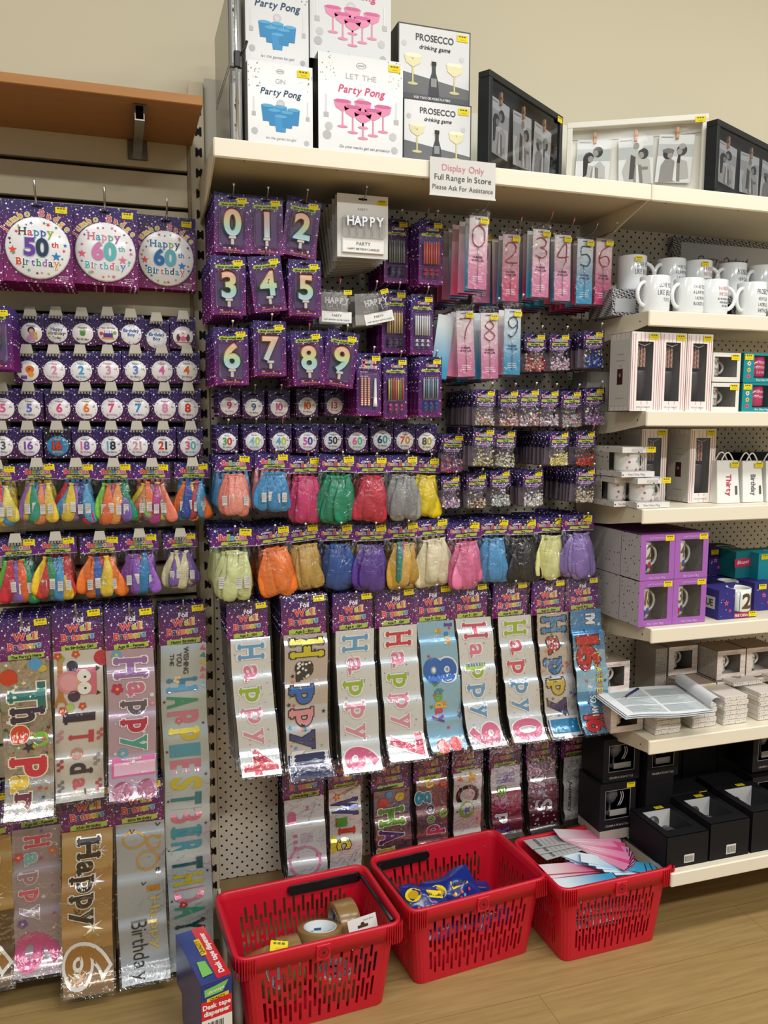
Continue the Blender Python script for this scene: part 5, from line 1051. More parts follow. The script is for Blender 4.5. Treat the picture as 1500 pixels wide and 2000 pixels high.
# left bay, lower row first (further back), then upper row
def aged(word, cols, num, nc, bgst, oc):
    def f(p):
        p.stars(16, bgst, .006, 8, .35); L = p.V-p.v0
        p.wordh(word, p.v0+.012, -.016, .044, L*.60, cols, outline=oc); p.wordh(num, p.V-L*.30, -.040, .072, L*.28, [nc], outline=oc, slab=False)
    return f
def f60(p):
    L = p.V-p.v0; p.stars(12, ['#b03c8c', '#7c5cac', '#d8d4dc'], .004)
    for i, (ch, c) in enumerate(zip('Happy', ('#c8405c', '#6cb0b0', '#9c7c84', '#d04c64', '#9c9098'))): p.wordh(ch, p.v0+.014+i*L*.125, -.022, .046 if i == 0 else .032, L*.10, [c], outline='#d8d0d4')
    p.wordh('6', p.V-L*.27, -.042, .080, L*.25, ['#c04c80'], slab=False); p.flower(p.v0+.06, -.034, .010, '#c83c54'); p.flower(p.v0+.055, .030, .008, '#d8644c'); p.flower(p.V-L*.34, -.030, .010, '#6c4c9c')
banner((24, 1534, 118, 1618), 1886, .09, 'dusky pink foil banner Age 60 Female with red H', 'Age 60 - Female', ['#9c8c92'], f60, xb=76, n=3, seed=21, tone='#5c5854', out=.01, side='slat', dmin=.04)
def gold65(p):
    L = p.V-p.v0
    for k in range(12): p.star(p.q.uniform(p.v0+.022, p.V-.026), p.q.uniform(-.026, .026), p.q.uniform(.012, .021), ['#e8dcc0', '#8c5c24', '#b88840', '#dcdcdc', '#5c3c1c'][k % 5], 8, .28)
    p.wordh('Happy', p.v0+.010, -.018, .040, L*.58, ['#201a14'], outline='#e8e4dc'); p.wordh('6', p.V-L*.31, -.040, .074, L*.28, ['#9c6c30'], outline='#e8e4dc', slab=False, style='b')
banner((117, 1537, 220, 1625), 1916, .11, 'gold and brown starburst foil banner 65th Birthday', '65th Birthday', ['#b8955c', '#a8804c', '#b08850', '#8c6c44'], gold65, xb=173, n=3, seed=22, tone='#6c5434', out=.02, side='slat', dmin=.04, curl=.1)
def s80(p):
    c = '#c8962c'
    for (v, u) in ((.008, -.020), (.0, .030), (.115, .0)): p.line([(p.v0+v+.004, u), (p.v0+v+.011, u+.003), (p.v0+v+.005, u+.009)], .002, '#242424')
    v = p.v0+.05; p.line(smooth([(v-.018, .036), (v-.024, .020), (v-.006, .0), (v-.004, -.024), (v-.022, -.034), (v-.034, -.016), (v-.024, .008), (v-.004, .014), (v+.006, .030), (v-.008, .038)], 5), .0034, c)
    p.ring(v+.028, .012, .020, .0034, c); p.star(v-.02, .036, .006, c); p.star(v+.028, .034, .006, c); p.wordh('th', p.v0+.096, .028, .010, .020, ['#242424'], slab=False, style='b')
    p.rect(p.v0+.130, p.v0+.142, .010, .036, '#b87c24'); p.wordh('Happy', p.v0+.155, .016, .018, .11, ['#c8b468'], slab=False, style='b'); L = p.V-p.v0; p.wordh('Birthday', p.v0+.20, -.022, .030, L-.205, ['#1c1c1c'], slab=False, style='r')
banner((219, 1524, 318, 1610), 1893, .10, 'silver foil banner 80th Birthday with gold script digits', '80th Birthday', ['#aab0b4'], s80, xb=284, n=3, seed=23, tone='#6c6864', out=.02, side='slat', dmin=.04, curl=.08)
banner((-82, 1548, 14, 1640), 1916, .09, 'brown and gold foil banner at the left edge', '50th Birthday', ['#a88448', '#5c4428'], gold65, xb=-20, n=2, seed=24, tone='#6c5434', out=.01, side='slat', dmin=.04)
def party(p):
    L = p.V-p.v0; p.stars(46, ['#e8e4dc', '#d8b848', '#e8e8ec', '#3c3c44', '#c84c3c'], .0042)
    for (v, u, r, c) in ((.010, .020, .013, '#4c9cd0'), (.034, -.030, .017, '#c83c24'), (.165, .024, .015, '#7cb42c'), (.02, .034, .008, '#c8b43c')): p.disc(p.v0+v, u, r, c)
    for i, (ch, v, u, h, ln, c) in enumerate((('T', .045, -.030, .064, .060, '#14706c'), ('h', .094, -.028, .060, .040, '#2c2448'), ('e', .132, -.030, .044, .040, '#d8402c'), ('P', .196, -.034, .064, .050, '#d02c48'), ('a', .236, -.034, .044, .036, '#e0bc24'), ('r', .268, -.026, .040, .040, '#6c2438'))): p.wordh(ch, p.v0+v, u, h, ln, [c], outline='#ece4cc')
    p.star(p.v0+.180, .0, .013, '#2c2c34'); p.star(p.v0+.180, .0, .009, '#c8c8c8')
banner((-6, 1206, 97, 1293), 1585, .14, 'holographic foil banner The Party\'s Here at the left edge', "The Party's Here", ['#a9a59c', '#8c8880', '#a8a49c', '#b8b4ac'], party, fin='holofoil', xb=60, n=4, seed=25, tone='#7c7870', out=.02, side='slat', dmin=.05)
def owl1(p):
    v = p.v0; p.rect(v+.005, v+.105, -.040, -.030, '#b87c44'); p.line([(v+.085, -.036), (v+.115, -.046)], .006, '#b87c44'); p.line([(v+.085, -.036), (v+.120, -.020)], .005, '#b87c44')
    p.rect(v+.036, v+.092, -.008, .034, '#cf6c84'); p.disc(v+.064, -.018, .024, '#d88c98'); p.disc(v+.064, -.018, .018, '#e0a4a8', -.0003); p.disc(v+.052, .010, .0135, '#ecebe6', -.0004); p.disc(v+.078, .010, .0135, '#ecebe6', -.0004); p.disc(v+.054, .012, .0025, '#18141c', -.0006); p.disc(v+.078, .012, .0025, '#18141c', -.0006); p.disc(v+.065, .000, .0035, '#e0b45c', -.0006)
    p.disc(v+.032, -.012, .011, '#2c2438'); p.disc(v+.094, -.010, .012, '#3c2c4c'); p.star(v+.038, .036, .006, '#3c2030', 3, .5); p.star(v+.090, .036, .006, '#3c2030', 3, .5)
    for (a, b) in ((.008, -.004), (.010, -.038), (.116, .006), (.122, -.032)): p.flower(v+a, b, .008, '#c84c3c')
    p.disc(v+.018, .046, .016, '#c02c40'); p.disc(v+.016, -.032, .007, '#8cac4c'); p.disc(v+.118, -.018, .009, '#a8bc6c')
    p.wordh('1', v+.124, -.028, .056, .026, ['#2c1c34']); p.wordh('T', v+.166, -.018, .044, .026, ['#c03c50']); p.wordh('o', v+.202, -.014, .030, .022, ['#c88c84'], slab=False); p.wordh('d', v+.232, -.016, .040, .026, ['#342c40']); p.wordh('a', v+.266, -.012, .030, .024, ['#c8606c'])
    for (a, b, c) in ((.165, -.036, '#c88c94'), (.168, .040, '#c85c6c'), (.225, -.036, '#b03c44'), (.22, .034, '#8c8c8c'), (.27, -.036, '#7c7c80'), (.275, .036, '#c04c54')):
        for k in range(4): p.disc(v+a+.006*k, b+.003*(-1)**k, .0038, c)
banner((100, 1188, 200, 1275), 1556, .13, 'white foil banner 1st Birthday Girl with a pink owl', '1st Birthday Girl', ['#d0cdc6'], owl1, xb=158, n=4, seed=26, tone='#7c7870', out=.01, side='slat', dmin=.05, curl=.04)
def a18(p):
    v = p.v0; p.stars(20, ['#d8ccd4', '#e0d8e0'], .0035, 8, .8)
    for i, (ch, vv, u, h, ln, c) in enumerate((('H', .014, -.030, .060, .048, '#946ca4'), ('a', .066, -.006, .044, .034, '#c8708c'), ('p', .104, -.006, .046, .034, '#5c5464'), ('p', .140, -.006, .046, .034, '#b8244c'), ('y', .178, -.006, .046, .036, '#3c9c8c'))): p.wordh(ch, v+vv, u, h, ln, [c], outline='#ece4ec')
    p.flower(v+.010, -.026, .010, '#5ca4c0'); p.flower(v+.080, -.028, .012, '#b82450', '#e0a43c'); p.flower(v+.115, .040, .006, '#c888a8'); p.flower(v+.214, -.018, .010, '#5ca4c0'); p.rect(v+.225, v+.262, -.040, .045, '#cf5c94', .0003); p.rect(v+.232, v+.258, -.036, .045, '#e0b4c8', .0001)
    p.disc(v+.29, -.020, .020, '#8c4464'); p.disc(v+.29, .028, .020, '#8c4464'); p.disc(v+.292, -.020, .013, '#c8a0ac', -.0004); p.disc(v+.292, .028, .013, '#c8a0ac', -.0004)
banner((203, 1186, 301, 1272), 1545, .14, 'lilac foil banner Age 18 Female with teal y', 'Age 18 - Female', ['#b49cac'], a18, xb=261, n=5, seed=27, tone='#7c7870', out=.02, side='slat', dmin=.05, curl=.09)
def wish(p):
    v = p.v0; L = p.V-v; p.wordh('WISHING', v+.004, .000, .010, .060, ['#34343c'], slab=False, style='b'); p.wordh('YOU', v+.016, -.014, .010, .030, ['#34343c'], slab=False, style='b'); p.wordh('THE', v+.018, -.028, .008, .026, ['#34343c'], slab=False, style='b')
    cols = ['#3c84ac', '#2c9474', '#cf7c94', '#d0c03c', '#4c9cb4', '#cf7c94', '#c8bc3c', '#2c7c84', '#c86c84', '#3c94a4', '#4c9cb0', '#1c5c64', '#c8bc3c', '#cf7c94', '#3c9c84', '#14444c']
    n = 16; t = 'HAPPIESTBIRTHDAY'; a = v+.072; s_ = (L-.14)/n
    for i, ch in enumerate(t): p.wordh(ch, a+i*s_, -.032, .058, s_*.78, [cols[i]], slab=i % 3 == 0, style='x')
    for (k, c) in enumerate(('#d0607c', '#2c8c84', '#d8b83c', '#d0607c', '#d8788c', '#8cb4bc')): p.star(v+.010+.016*k, .040, .008, c, 3, .5)
    p.flower(v+.075, -.012, .009, '#e0d8a8', '#d88c6c'); p.flower(v+.165, -.012, .008, '#d06c84'); p.flower(v+L*.80, -.016, .009, '#c03c4c')
    for (k) in range(9): p.star(v+.12+k*.055, -.040+.078*(k % 2), .005, '#2c2c34', 8, .25)
    p.wordh('EVER', p.V-.070, -.004, .018, .062, ['#242428'], slab=True, style='b')
banner((308, 1179, 402, 1263), 1880, .09, 'long pale happiest birthday ever foil banner, beside the upright', 'Happy Birthday', ['#b9c4c6'], wish, xb=375, n=4, seed=28, tone='#7c7870', out=.01, side='slat', dmin=.04, curl=.05)
# ---------------------------------------------------------------- game boxes on the top shelf
def bx_from(x0, x1, ytl, yb, d, z0=None):
    """front face: left x, right x, height of the top left corner"""
    a = at(x0, yb, d); b = at(x1, yb, d); t = at(x0, ytl, d); return a.x, b.x, (a.z if z0 is None else z0), t.z
def glass_bottle(mb, x, z, s, y):
    mb.poly([(x-.012*s, z), (x+.012*s, z), (x+.009*s, z+.030*s), (x+.004*s, z+.046*s), (x+.004*s, z+.060*s), (x-.004*s, z+.060*s), (x-.004*s, z+.046*s), (x-.009*s, z+.030*s)], y, '#3c3f42'); mb.rect(x-.005*s, x+.005*s, z+.058*s, z+.066*s, y-.0002, '#1c1c1e'); mb.rect(x-.006*s, x+.006*s, z+.018*s, z+.034*s, y-.0002, '#8c8f92')
def coupe(mb, x, z, s, y, c, c2, stemc=None, h=1.0):
    mb.poly([(x-.020*s, z+.046*s*h), (x+.020*s, z+.046*s*h), (x+.016*s, z+.034*s*h), (x+.004*s, z+.028*s*h), (x-.004*s, z+.028*s*h), (x-.016*s, z+.034*s*h)], y, c)
    mb.poly([(x-.020*s, z+.046*s*h), (x-.012*s, z+.049*s*h), (x+.012*s, z+.049*s*h), (x+.020*s, z+.046*s*h), (x+.012*s, z+.043*s*h), (x-.012*s, z+.043*s*h)], y-.0002, c2)
    mb.rect(x-.0018*s, x+.0018*s, z, z+.030*s*h, y, stemc or c); mb.disc(x, z, .012*s, y, stemc or c, rz=.003*s)
def spray(mb, x, z, s, y, c):
    for k in range(7):
        a = R(50+k*14); mb.line2 if False else None
        p0 = (x+.002*s*math.cos(a), z); L = .030*s*(.7+.3*math.sin(k*2.1)); dx, dz = math.cos(a)*L, math.sin(a)*L
        mb.poly([(p0[0]-.0012*s, p0[1]), (p0[0]+.0012*s, p0[1]), (p0[0]+dx, p0[1]+dz)], y, c)
def game_box(kind, x0, x1, z0, z1, d, dep, label, yaw=0):
    r = empty('game_box', (x0, -d, z0), (0, 0, R(yaw))); tag(r, label, 'boxed party game'); w, h = x1-x0, z1-z0
    side = {'gin': '#8f9094', 'pink': '#2b2a2c', 'prosecco': '#4a4b4e'}[kind]
    mb = MB(); mb.box(0, w, 0, dep, 0, h, side, 'gloss'); mb.box(.0005, w-.0005, .0005, dep, h, h+.0004, '#55565a' if kind != 'pink' else '#303032', 'gloss'); mb.build('carton', r)
    mb = MB(); mb.rect(0, w, 0, h, -.0006, '#d6d8d9', 'gloss'); y = -.0010; q = random.Random(int(x0*1000))
    if kind in ('gin', 'pink'):
        for k in range(34):
            X = q.choice([q.uniform(.01, .2), q.uniform(.8, .99)])*w; Z = q.uniform(.7, .985)*h; mb.disc(X, Z, q.uniform(.0006, .0015), y, '#8c8c92', n=6)
        mb.ring(w*.5, h*.905, w*.055, .0012, y, '#8c8c92', sz=.55); mb.rect(w*.46, w*.54, h*.90, h*.912, y, '#a8a8ac')
        mb.text('GIN' if kind == 'gin' else 'LET THE', w*.5, h*.76, h*.055, '#b8b8ba', y=y, style='r', w=w*(.2 if kind == 'gin' else .36), al='fit' if kind != 'gin' else 'max')
        c = '#1c4468' if kind == 'gin' else '#d4487c'
        mb.text('Party Pong', w*.5, h*.615, h*.075, c, y=y, style='b', w=w*.70, al='max', shear=.25, rot=-.02); mb.ring(w*.5, h*.52, w*.05, w*.03, y, '#c4c4c6'); mb.disc(w*.5, h*.52, w*.052, y+.0001, '#d2d2d4')
        if kind == 'gin':
            for (a, b) in ((.30, .30), (.50, .30), (.70, .28), (.40, .25), (.60, .24), (.50, .185)):
                s_ = w*.098; mb.poly([(w*a-s_*.75, h*b), (w*a+s_*.75, h*b), (w*a+s_, h*b+s_*2.3), (w*a-s_, h*b+s_*2.3)], y-.0002-.0001*(1-b), '#3487bd' if a != .5 else '#3f92c8'); mb.disc(w*a, h*b+s_*2.3, s_, y-.0004, '#5aa8d4', rz=s_*.25, n=12)
            mb.text('let the games be-gin!', w*.5, h*.09, h*.03, '#9a9a9e', y=y, style='r', w=w*.6, al='max', shear=.2)
        else:
            for (a, b) in ((.28, .27), (.52, .28), (.76, .26), (.40, .22), (.64, .21), (.52, .17)): coupe(mb, w*a, h*b, w*5.2, y-.0002, '#e08cb0', '#cf6496', h=1.15)
            for (a, b) in ((.12, .26), (.88, .22)): mb.disc(w*a, h*b, w*.045, y, '#c4c4c6')
            mb.text('On your marks get set prosecco', w*.54, h*.055, h*.028, '#5c5c60', y=y, style='r', w=w*.72, al='max', shear=.2)
        for X in (.09, .92): mb.rect(w*X-w*.03, w*X+w*.03, h*.35, h*.40, y, '#b8b8ba'); mb.rect(w*X-w*.012, w*X+w*.012, h*.40, h*.58, y, '#dcdcde')
        mb.disc(w*.10, h*.17, w*.05, y, '#b8b8ba'); mb.disc(w*.90, h*.08, w*.04, y, '#b8b8ba')
    else:
        mb.rect(0, w, 0, h*.09, y, '#56585b'); mb.add([(0, y, h*.09), (w, y, h*.09), (w, y, h*.22), (0, y, h*.38)], [(0, 1, 2, 3)], '#6a6c70', 'ink')
        for e in ((0, w, 0, .002), (0, w, h-.002, h), (0, .002, 0, h), (w-.002, w, 0, h)): mb.rect(e[0], e[1], e[2], e[3], y-.0002, '#3c3d40')
        mb.text('PROSECCO', w*.5, h*.80, h*.085, '#3c3f44', y=y, style='b', w=w*.52, al='max'); mb.text('drinking game', w*.5, h*.69, h*.055, '#2c2f34', y=y, style='b', w=w*.5, al='max', shear=.2)
        coupe(mb, w*.20, h*.22, w*6.0, y-.0004, '#e2dcb0', '#f0ecd0', '#cfc890', 1.25); coupe(mb, w*.78, h*.16, w*6.0, y-.0004, '#e2dcb0', '#f0ecd0', '#cfc890', 1.25); glass_bottle(mb, w*.49, h*.08, w*6.5, y-.0005)
        spray(mb, w*.49, h*.46, w*4.6, y-.0004, '#d6cf94'); spray(mb, w*.20, h*.54, w*2.6, y-.0004, '#c8c8c8'); spray(mb, w*.78, h*.50, w*2.6, y-.0004, '#c8c8c8'); mb.disc(w*.08, h*.74, w*.035, y, '#c8c8ca'); mb.disc(w*.88, h*.62, w*.035, y, '#c8c8ca')
        mb.text('FOR TWO OR MORE PLAYERS', w*.47, h*.03, h*.03, '#e8e8ea', y=y-.0003, w=w*.5, al='max')
    mb.build('printed_front', r); inst('price_sticker', sticker_mesh(1), (w-.018, -.0016, h-.014), (0, 0, 0), 1.15, r)
    return r
a, b, z0, z1 = bx_from(485, 611, 116, 285, .285, ZT+.001); game_box('gin', a, b, z0, z1, .285, .10, 'lower white gin party game box with blue cups')
g1 = z1; a, b, z0, z1 = bx_from(480, 603, -36, 120, .265, g1+.001); game_box('gin', a, b, z0, g1+.172, .265, .10, 'upper white gin party game box with blue cups')
a, b, z0, z1 = bx_from(622, 786, 99, 290, .292, ZT+.001); game_box('pink', a, b, z0, z1, .292, .11, 'lower white party game box with pink glasses'); p1 = z1
a, b, z0, z1 = bx_from(605, 763, -50, 110, .255, p1+.001); game_box('pink', a, b, z0, p1+.20, .255, .11, 'upper white party game box with pink glasses')
a, b, z0, z1 = bx_from(787, 919, 190, 310, .26, ZT+.001); game_box('prosecco', a, b, z0, z1, .26, .12, 'lower black-and-white drinking game box behind the paper sign'); q1 = z1
a, b, z0, z1 = bx_from(777, 917, 42, 180, .25, q1+.001); game_box('prosecco', a, b, z0, z1, .25, .12, 'upper black-and-white drinking game box stacked on its twin')
# grey sided boxes at the left end and the display rod with a black clip
for (y0, nm, k) in ((128, 'lower', 0), (-60, 'upper', 1)):
    a = at(450, 200, .25); b = at(481, 200, .285); z0 = ZT+.001+k*.150
    r = empty('game_box', (a.x, -.25, z0), (0, 0, 0)); tag(r, '%s grey game box turned side-on at the left end of the top shelf' % nm, 'boxed party game')
    w, h, dp = b.x-a.x-.002, .148, .235; mb = MB(); mb.box(0, w, 0, dp, 0, h, '#77787a', 'gloss', bev=.001); mb.build('carton', r)
    mb = MB(); mb.rect(.004, w-.004, .006, h-.006, -.0006, '#a3a29c', 'gloss')
    for q in range(26): mb.disc(rnd.uniform(.008, w-.008), rnd.uniform(.01, h-.01), rnd.uniform(.001, .003), -.0009, rnd.choice(['#5c5c5e', '#cfcfcc', '#3c3c3e']))
    mb.add([(-.0005, .01, .008), (-.0005, dp-.01, .008), (-.0005, dp-.01, h-.008), (-.0005, .01, h-.008)], [(0, 1, 2, 3)], '#8a897f', 'gloss'); mb.build('printed_front', r)
r = empty('display_rod', (at(463, 200, .285).x, -.285, ZT)); tag(r, 'upright chrome rod with a black clip beside the grey game boxes', 'display rod')
mb = MB(); mb.tube([(0, 0, .001), (0, 0, .34)], .0028, '#cfd0cf', 'metal', 8); mb.build('rod', r)
mb = MB(); mb.box(-.005, .007, -.006, .005, .135, .165, '#141416', 'plastic', bev=.002); mb.tube([(.004, 0, .155), (.016, -.002, .172), (.02, -.002, .185)], .0025, '#141416', 'plastic'); mb.build('clip', r)

# ---------------------------------------------------------------- peg photo frames
def couple(mb, x0, x1, z0, z1, y, v):
    w, h = x1-x0, z1-z0; P = lambda u, t: (x0+u*w, z0+t*h)
    mb.rect(x0, x1, z0, z1, y, '#d3d6d6', 'gloss'); mb.rect(x0, x1, z0+h*.55, z1, y-.0002, '#b4baba'); mb.rect(x0, x1, z0+h*.80, z1, y-.0003, '#d4d8d8')
    mb.rect(x0+w*.05, x0+w*.4, z1-h*.07, z1-h*.045, y-.0004, '#8c9090')
    def head(u, t, hair, r=.11): mb.disc(*P(u, t+.02), w*r*1.35, y-.0006, hair, rz=h*r*1.05); mb.disc(*P(u+(.06 if u < .5 else -.06), t-.01), w*r*.72, y-.0008, '#94928e', rz=h*r*.62)
    for k, (u0, c_) in enumerate(((.42, '#8f8d89'), (.50, '#d9d8d4'), (.60, '#7c7a76'))): mb.poly([P(u0, .04), P(u0+.10, .02), P(u0+.16-.05*k, .40), P(u0+.06-.05*k, .42)], y-.0010, c_)
    if v == 0:
        mb.poly([P(.15, 0), P(.9, 0), P(.86, .42), P(.70, .55), P(.52, .44), P(.36, .46), P(.22, .25)], y-.0005, '#b9b9b6'); mb.poly([P(.2, .62), P(.36, .7), P(.34, .25), P(.24, .2)], y-.0007, '#2c2c2e'); head(.36, .60, '#242426'); head(.62, .72, '#303032'); mb.poly([P(.5, .02), P(.82, .1), P(.8, .2), P(.45, .14)], y-.0009, '#9c9a96')
    elif v == 1:
        mb.poly([P(.2, 0), P(.95, 0), P(.9, .5), P(.6, .66), P(.28, .62), P(.1, .3)], y-.0005, '#b4b4b0'); mb.poly([P(.3, .12), P(.44, .12), P(.5, .58), P(.36, .64)], y-.0008, '#4c4a48'); head(.58, .82, '#dcdcda', .12); head(.72, .62, '#3c3a3a'); mb.rect(x0+w*.5, x0+w*.85, z0+h*.30, z0+h*.36, y-.0009, '#7c7a78')
    else:
        mb.poly([P(.1, 0), P(.55, .02), P(.5, .45), P(.28, .55), P(.12, .35)], y-.0005, '#8c8a88'); mb.poly([P(.5, .04), P(.95, .1), P(.85, .45), P(.6, .5)], y-.0006, '#aeaca8'); head(.3, .58, '#2c2a2a'); mb.disc(*P(.3, .66), w*.17, y-.0009, '#6c6c6c', rz=h*.05); head(.68, .66, '#3c3a3a'); mb.disc(*P(.68, .76), w*.10, y-.0010, '#9c9c9c', rz=h*.06); mb.poly([P(.6, .7), P(.56, .35), P(.66, .35), P(.66, .6)], y-.0007, '#2c2a2a')
def photo_frame(TL, TR, zb, fc, bc, label, lean=0, photos=3, stick=1, wextra=0):
    dx, dy = TR.x-TL.x, TR.y-TL.y; w = math.hypot(dx, dy)+wextra; ang = math.atan2(dy, dx); h = TL.z-zb; t = .028; f = .013
    r = empty('photo_frame', (TL.x, TL.y, zb), (0, 0, ang)); tag(r, label, 'photo frame')
    mb = MB()
    for e in ((0, w, 0, f), (0, w, h-f, h), (0, f, f, h-f), (w-f, w, f, h-f)): mb.box(e[0], e[1], 0, t, e[2], e[3], fc, 'enamel', bev=.001)
    mb.build('frame', r); mb = MB(); mb.box(f-.001, w-f+.001, t-.004, t-.001, f-.001, h-f+.001, bc, 'paper'); mb.build('backing', r)
    iw = w-2*f; pw = iw*.27; ph = (h-2*f)*.66; zt = h-f-(h-2*f)*.14
    mb = MB(); n = 10; mb.tube([(f+iw*i/n, t-.010, zt-.004*math.sin(PI*i/n)) for i in range(n+1)], .0006, '#5c5a56', 'fabric', 4); mb.build('string', r)
    for k in range(photos):
        xc = f+iw*(.18+.32*k); mb = MB(); mb.M = Matrix.Translation((xc, t-.012, zt-.002)) @ Matrix.Rotation(R([3, -2, 4][k]), 4, 'Y'); couple(mb, -pw/2, pw/2, -ph, 0, 0, k); mb.build('photo_print', r)
        mb = MB(); mb.box(xc-.0035, xc+.0035, t-.018, t-.011, zt-.012, zt+.014, '#c89c7c', 'paper', bev=.001); mb.box(xc-.004, xc+.004, t-.0185, t-.0105, zt-.001, zt+.003, '#a87c5c', 'paper'); mb.build('clothes_peg', r)
    mb = MB(); mb.rect(f, w-f, f, h-f, .004, '#ffffff', 'window' if fc != '#e4e2d8' else 'clearpane'); mb.build('glazing', r)
    inst('price_sticker', sticker_mesh(1), (w-f*1.4, -.001, h-.012 if stick else h-.03), (0, 0, 0), 1.1, r); return r
TL = at(957, 134, .292); photo_frame(TL, atz(1100, 228, TL.z), ZT, '#16191a', '#2c2d2c', 'black peg photo frame turned sideways, standing left of the white frame', wextra=.0)
TR = at(1385, 221, .25); TL = atz(1108, 240, TR.z); photo_frame(TL, TR, ZT, '#e4e2d8', '#dedcd2', 'white peg photo frame with three grey photographs')
TL = at(1403, 231, .285); photo_frame(TL, atz(1500, 281, TL.z), ZT, '#16191a', '#2c2d2c', 'black peg photo frame at the right edge of the picture', wextra=.14)
# paper sign clipped on the shelf edge
a = at(840, 305, .312); b = at(967, 380, .312); w = b.x-a.x; h = a.z-at(842, 378, .312).z
r = empty('shelf_sign', (a.x, -.312, a.z-h)); tag(r, 'white paper Display Only sign clipped to the top shelf edge', 'sign')
mb = MB(); mb.box(0, w, 0, .001, 0, h, '#d2d2ce', 'paper'); 
mb.text('Display Only', w/2, h*.66, h*.17, '#d0808c', y=-.0004, style='r', w=w*.86, al='max'); mb.text('Full Range In Store', w/2, h*.40, h*.155, '#3c3c3e', y=-.0004, style='r', w=w*.94, al='max'); mb.text('Please Ask For Assistance', w/2, h*.14, h*.13, '#4c4c4e', y=-.0004, style='r', w=w*.92, al='max'); mb.build('paper', r)
mb = MB(); mb.box(-.001, w+.001, -.002, .001, -.003, 0, '#d8d8d4', 'gloss'); mb.build('plastic_holder', r)

# ---------------------------------------------------------------- mugs
def mug(loc, side, lines, label, ink='#4c4f54', sc=1.0, aim=0, stick=False, tcol=None):
    r = empty('mug', loc, (0, 0, 0)); r.scale = (sc,)*3; tag(r, label, 'mug'); R_, H = .039, .094
    mb = MB(); mb.lathe([(.0001, .002), (R_*.86, .002), (R_*.90, 0), (R_*.97, .003), (R_, .008), (R_, H-.002), (R_-.001, H), (R_-.003, H-.001), (R_-.0035, H-.004), (R_-.004, .008), (R_*.8, .005), (.0001, .005)], 40, '#e4e8ea', 'ceramic')
    a0 = aim; rr = R_+.0004; mp = lambda p: (rr*math.sin(a0+p[0]/R_), -rr*math.cos(a0+p[0]/R_), p[2])
    z = .074
    for i, (t, hh, w_) in enumerate(lines):
        o = len(mb.v); mb.text(t, 0, z-hh, hh, (tcol or ink) if not (tcol and i > 1) else ink, y=0, style='r' if hh > .006 else 'b', w=w_, al='fit', mp=mp, maxe=.008); z -= hh*1.5+.0018
    mb.build('body', r)
    mb = MB(); pts = []
    for k in range(13): a_ = PI*(.5+k/12); pts.append((-(R_-.003)+.027*math.cos(a_)*1.0 if True else 0, 0, .048+.031*math.sin(PI*.5-PI*k/12)))
    sg = -1 if side == 'l' else 1; pts = [(sg*(R_-.003+.027*math.sin(PI*k/12)), 0, .048+.030*math.cos(PI*k/12)) for k in range(13)]
    hb = R(12 if side == 'l' else -12); pts = [(p[0]*math.cos(hb)-p[1]*math.sin(hb), p[0]*math.sin(hb), p[2]) for p in pts]
    mb.tube(pts, .0056, '#e4e8ea', 'ceramic', 8, flat=.8); mb.build('handle', r)
    if stick: inst('price_sticker', sticker_mesh(1), (-.006, -R_-.0012, H-.012), (0, 0, 0), 1.1, r)
    return r
L1 = [("'LOVE YOU", .011, .046), ("LIKE JELLY'", .012, .050), ('TOTS', .009, .020)]
L2 = [('I WAS TOLD', .0085, .044), ('A LAWYER IS', .0085, .046), ('I ALWAYS', .0085, .036), ('BLOODY DO', .0085, .042)]
L3 = [('SHE BELIEVED', .0085, .042), ('SHE COULD', .009, .038), ('BUT SHE WAS REALLY TIRED', .0048, .044), ("AND SHE DIDN'T", .0048, .034), ('SO SHE', .0048, .020)]
L4 = [('PROSECCO', .013, .046), ('HOW CLASSY', .009, .038), ('LADIES GET', .009, .038), ('SHITFACED', .010, .040)]
L5 = [('WHEN MY', .008, .036), ('MATES', .008, .026), ("CAN'T SEE", .008, .036), ("I'VE GOT", .008, .030)]
s1x, s1z, _ = SH[1]
def mug_at(cx, yb, d, z0, side, L, label, **k): p = at(cx, yb, d); return mug((p.x, -d, z0), side, L, label, **k)
for (cx, yb, sd, L, nm, tc) in ((1277, 606, 'l', L1, 'front mug printed LOVE YOU LIKE JELLY, first from the left', None), (1343, 609, 'l', L2, 'front mug printed I WAS TOLD, second from the left', None), (1390, 611, 'r', L3, 'front mug printed SHE BELIEVED in red, handle to the right', '#c88a84'), (1466, 616, 'l', L4, 'front mug printed PROSECCO, handle to the left', None), (1524, 620, 'l', L5, 'front mug cut off by the right edge', None)):
    mug_at(cx, yb, .255, s1z+.001, sd, L, nm, sc=.88, aim=R(14), tcol=tc)
zb = s1z+.001+.062
for (cx, yb, sd, L, nm, st, tc) in ((1233, 552, 'r', L1, 'back mug printed LOVE YOU with a yellow sticker, leftmost of all mugs', 1, None), (1309, 555, 'l', L2, 'back mug printed I WAS TOLD', 0, None), (1361, 553, 'r', L3, 'back mug printed SHE BELIEVED with a yellow sticker', 1, '#c88a84'), (1428, 562, 'l', L4, 'back mug printed PROSECCO', 0, None), (1486, 562, 'l', L5, 'back mug printed WHEN MY MATES at the right edge', 0, None)):
    mug_at(cx, yb, .155, zb, sd, L, nm, sc=.90, aim=R(16), stick=bool(st), tcol=tc)
def plain_box(name, label, cat, x0, x1, d, dep, z0, z1, col, fin='paper', group=None, bev=.0006):
    mb = MB(); mb.box(x0, x1, -d, -d+dep, z0, z1, col, fin, bev=bev); return mb
xs_ = [at(q, 580, .20).x for q in (1196, 1262, 1325, 1388, 1452, 1516)]
words = ['', 'WE', 'OT', 'U', 'PR', 'WH']
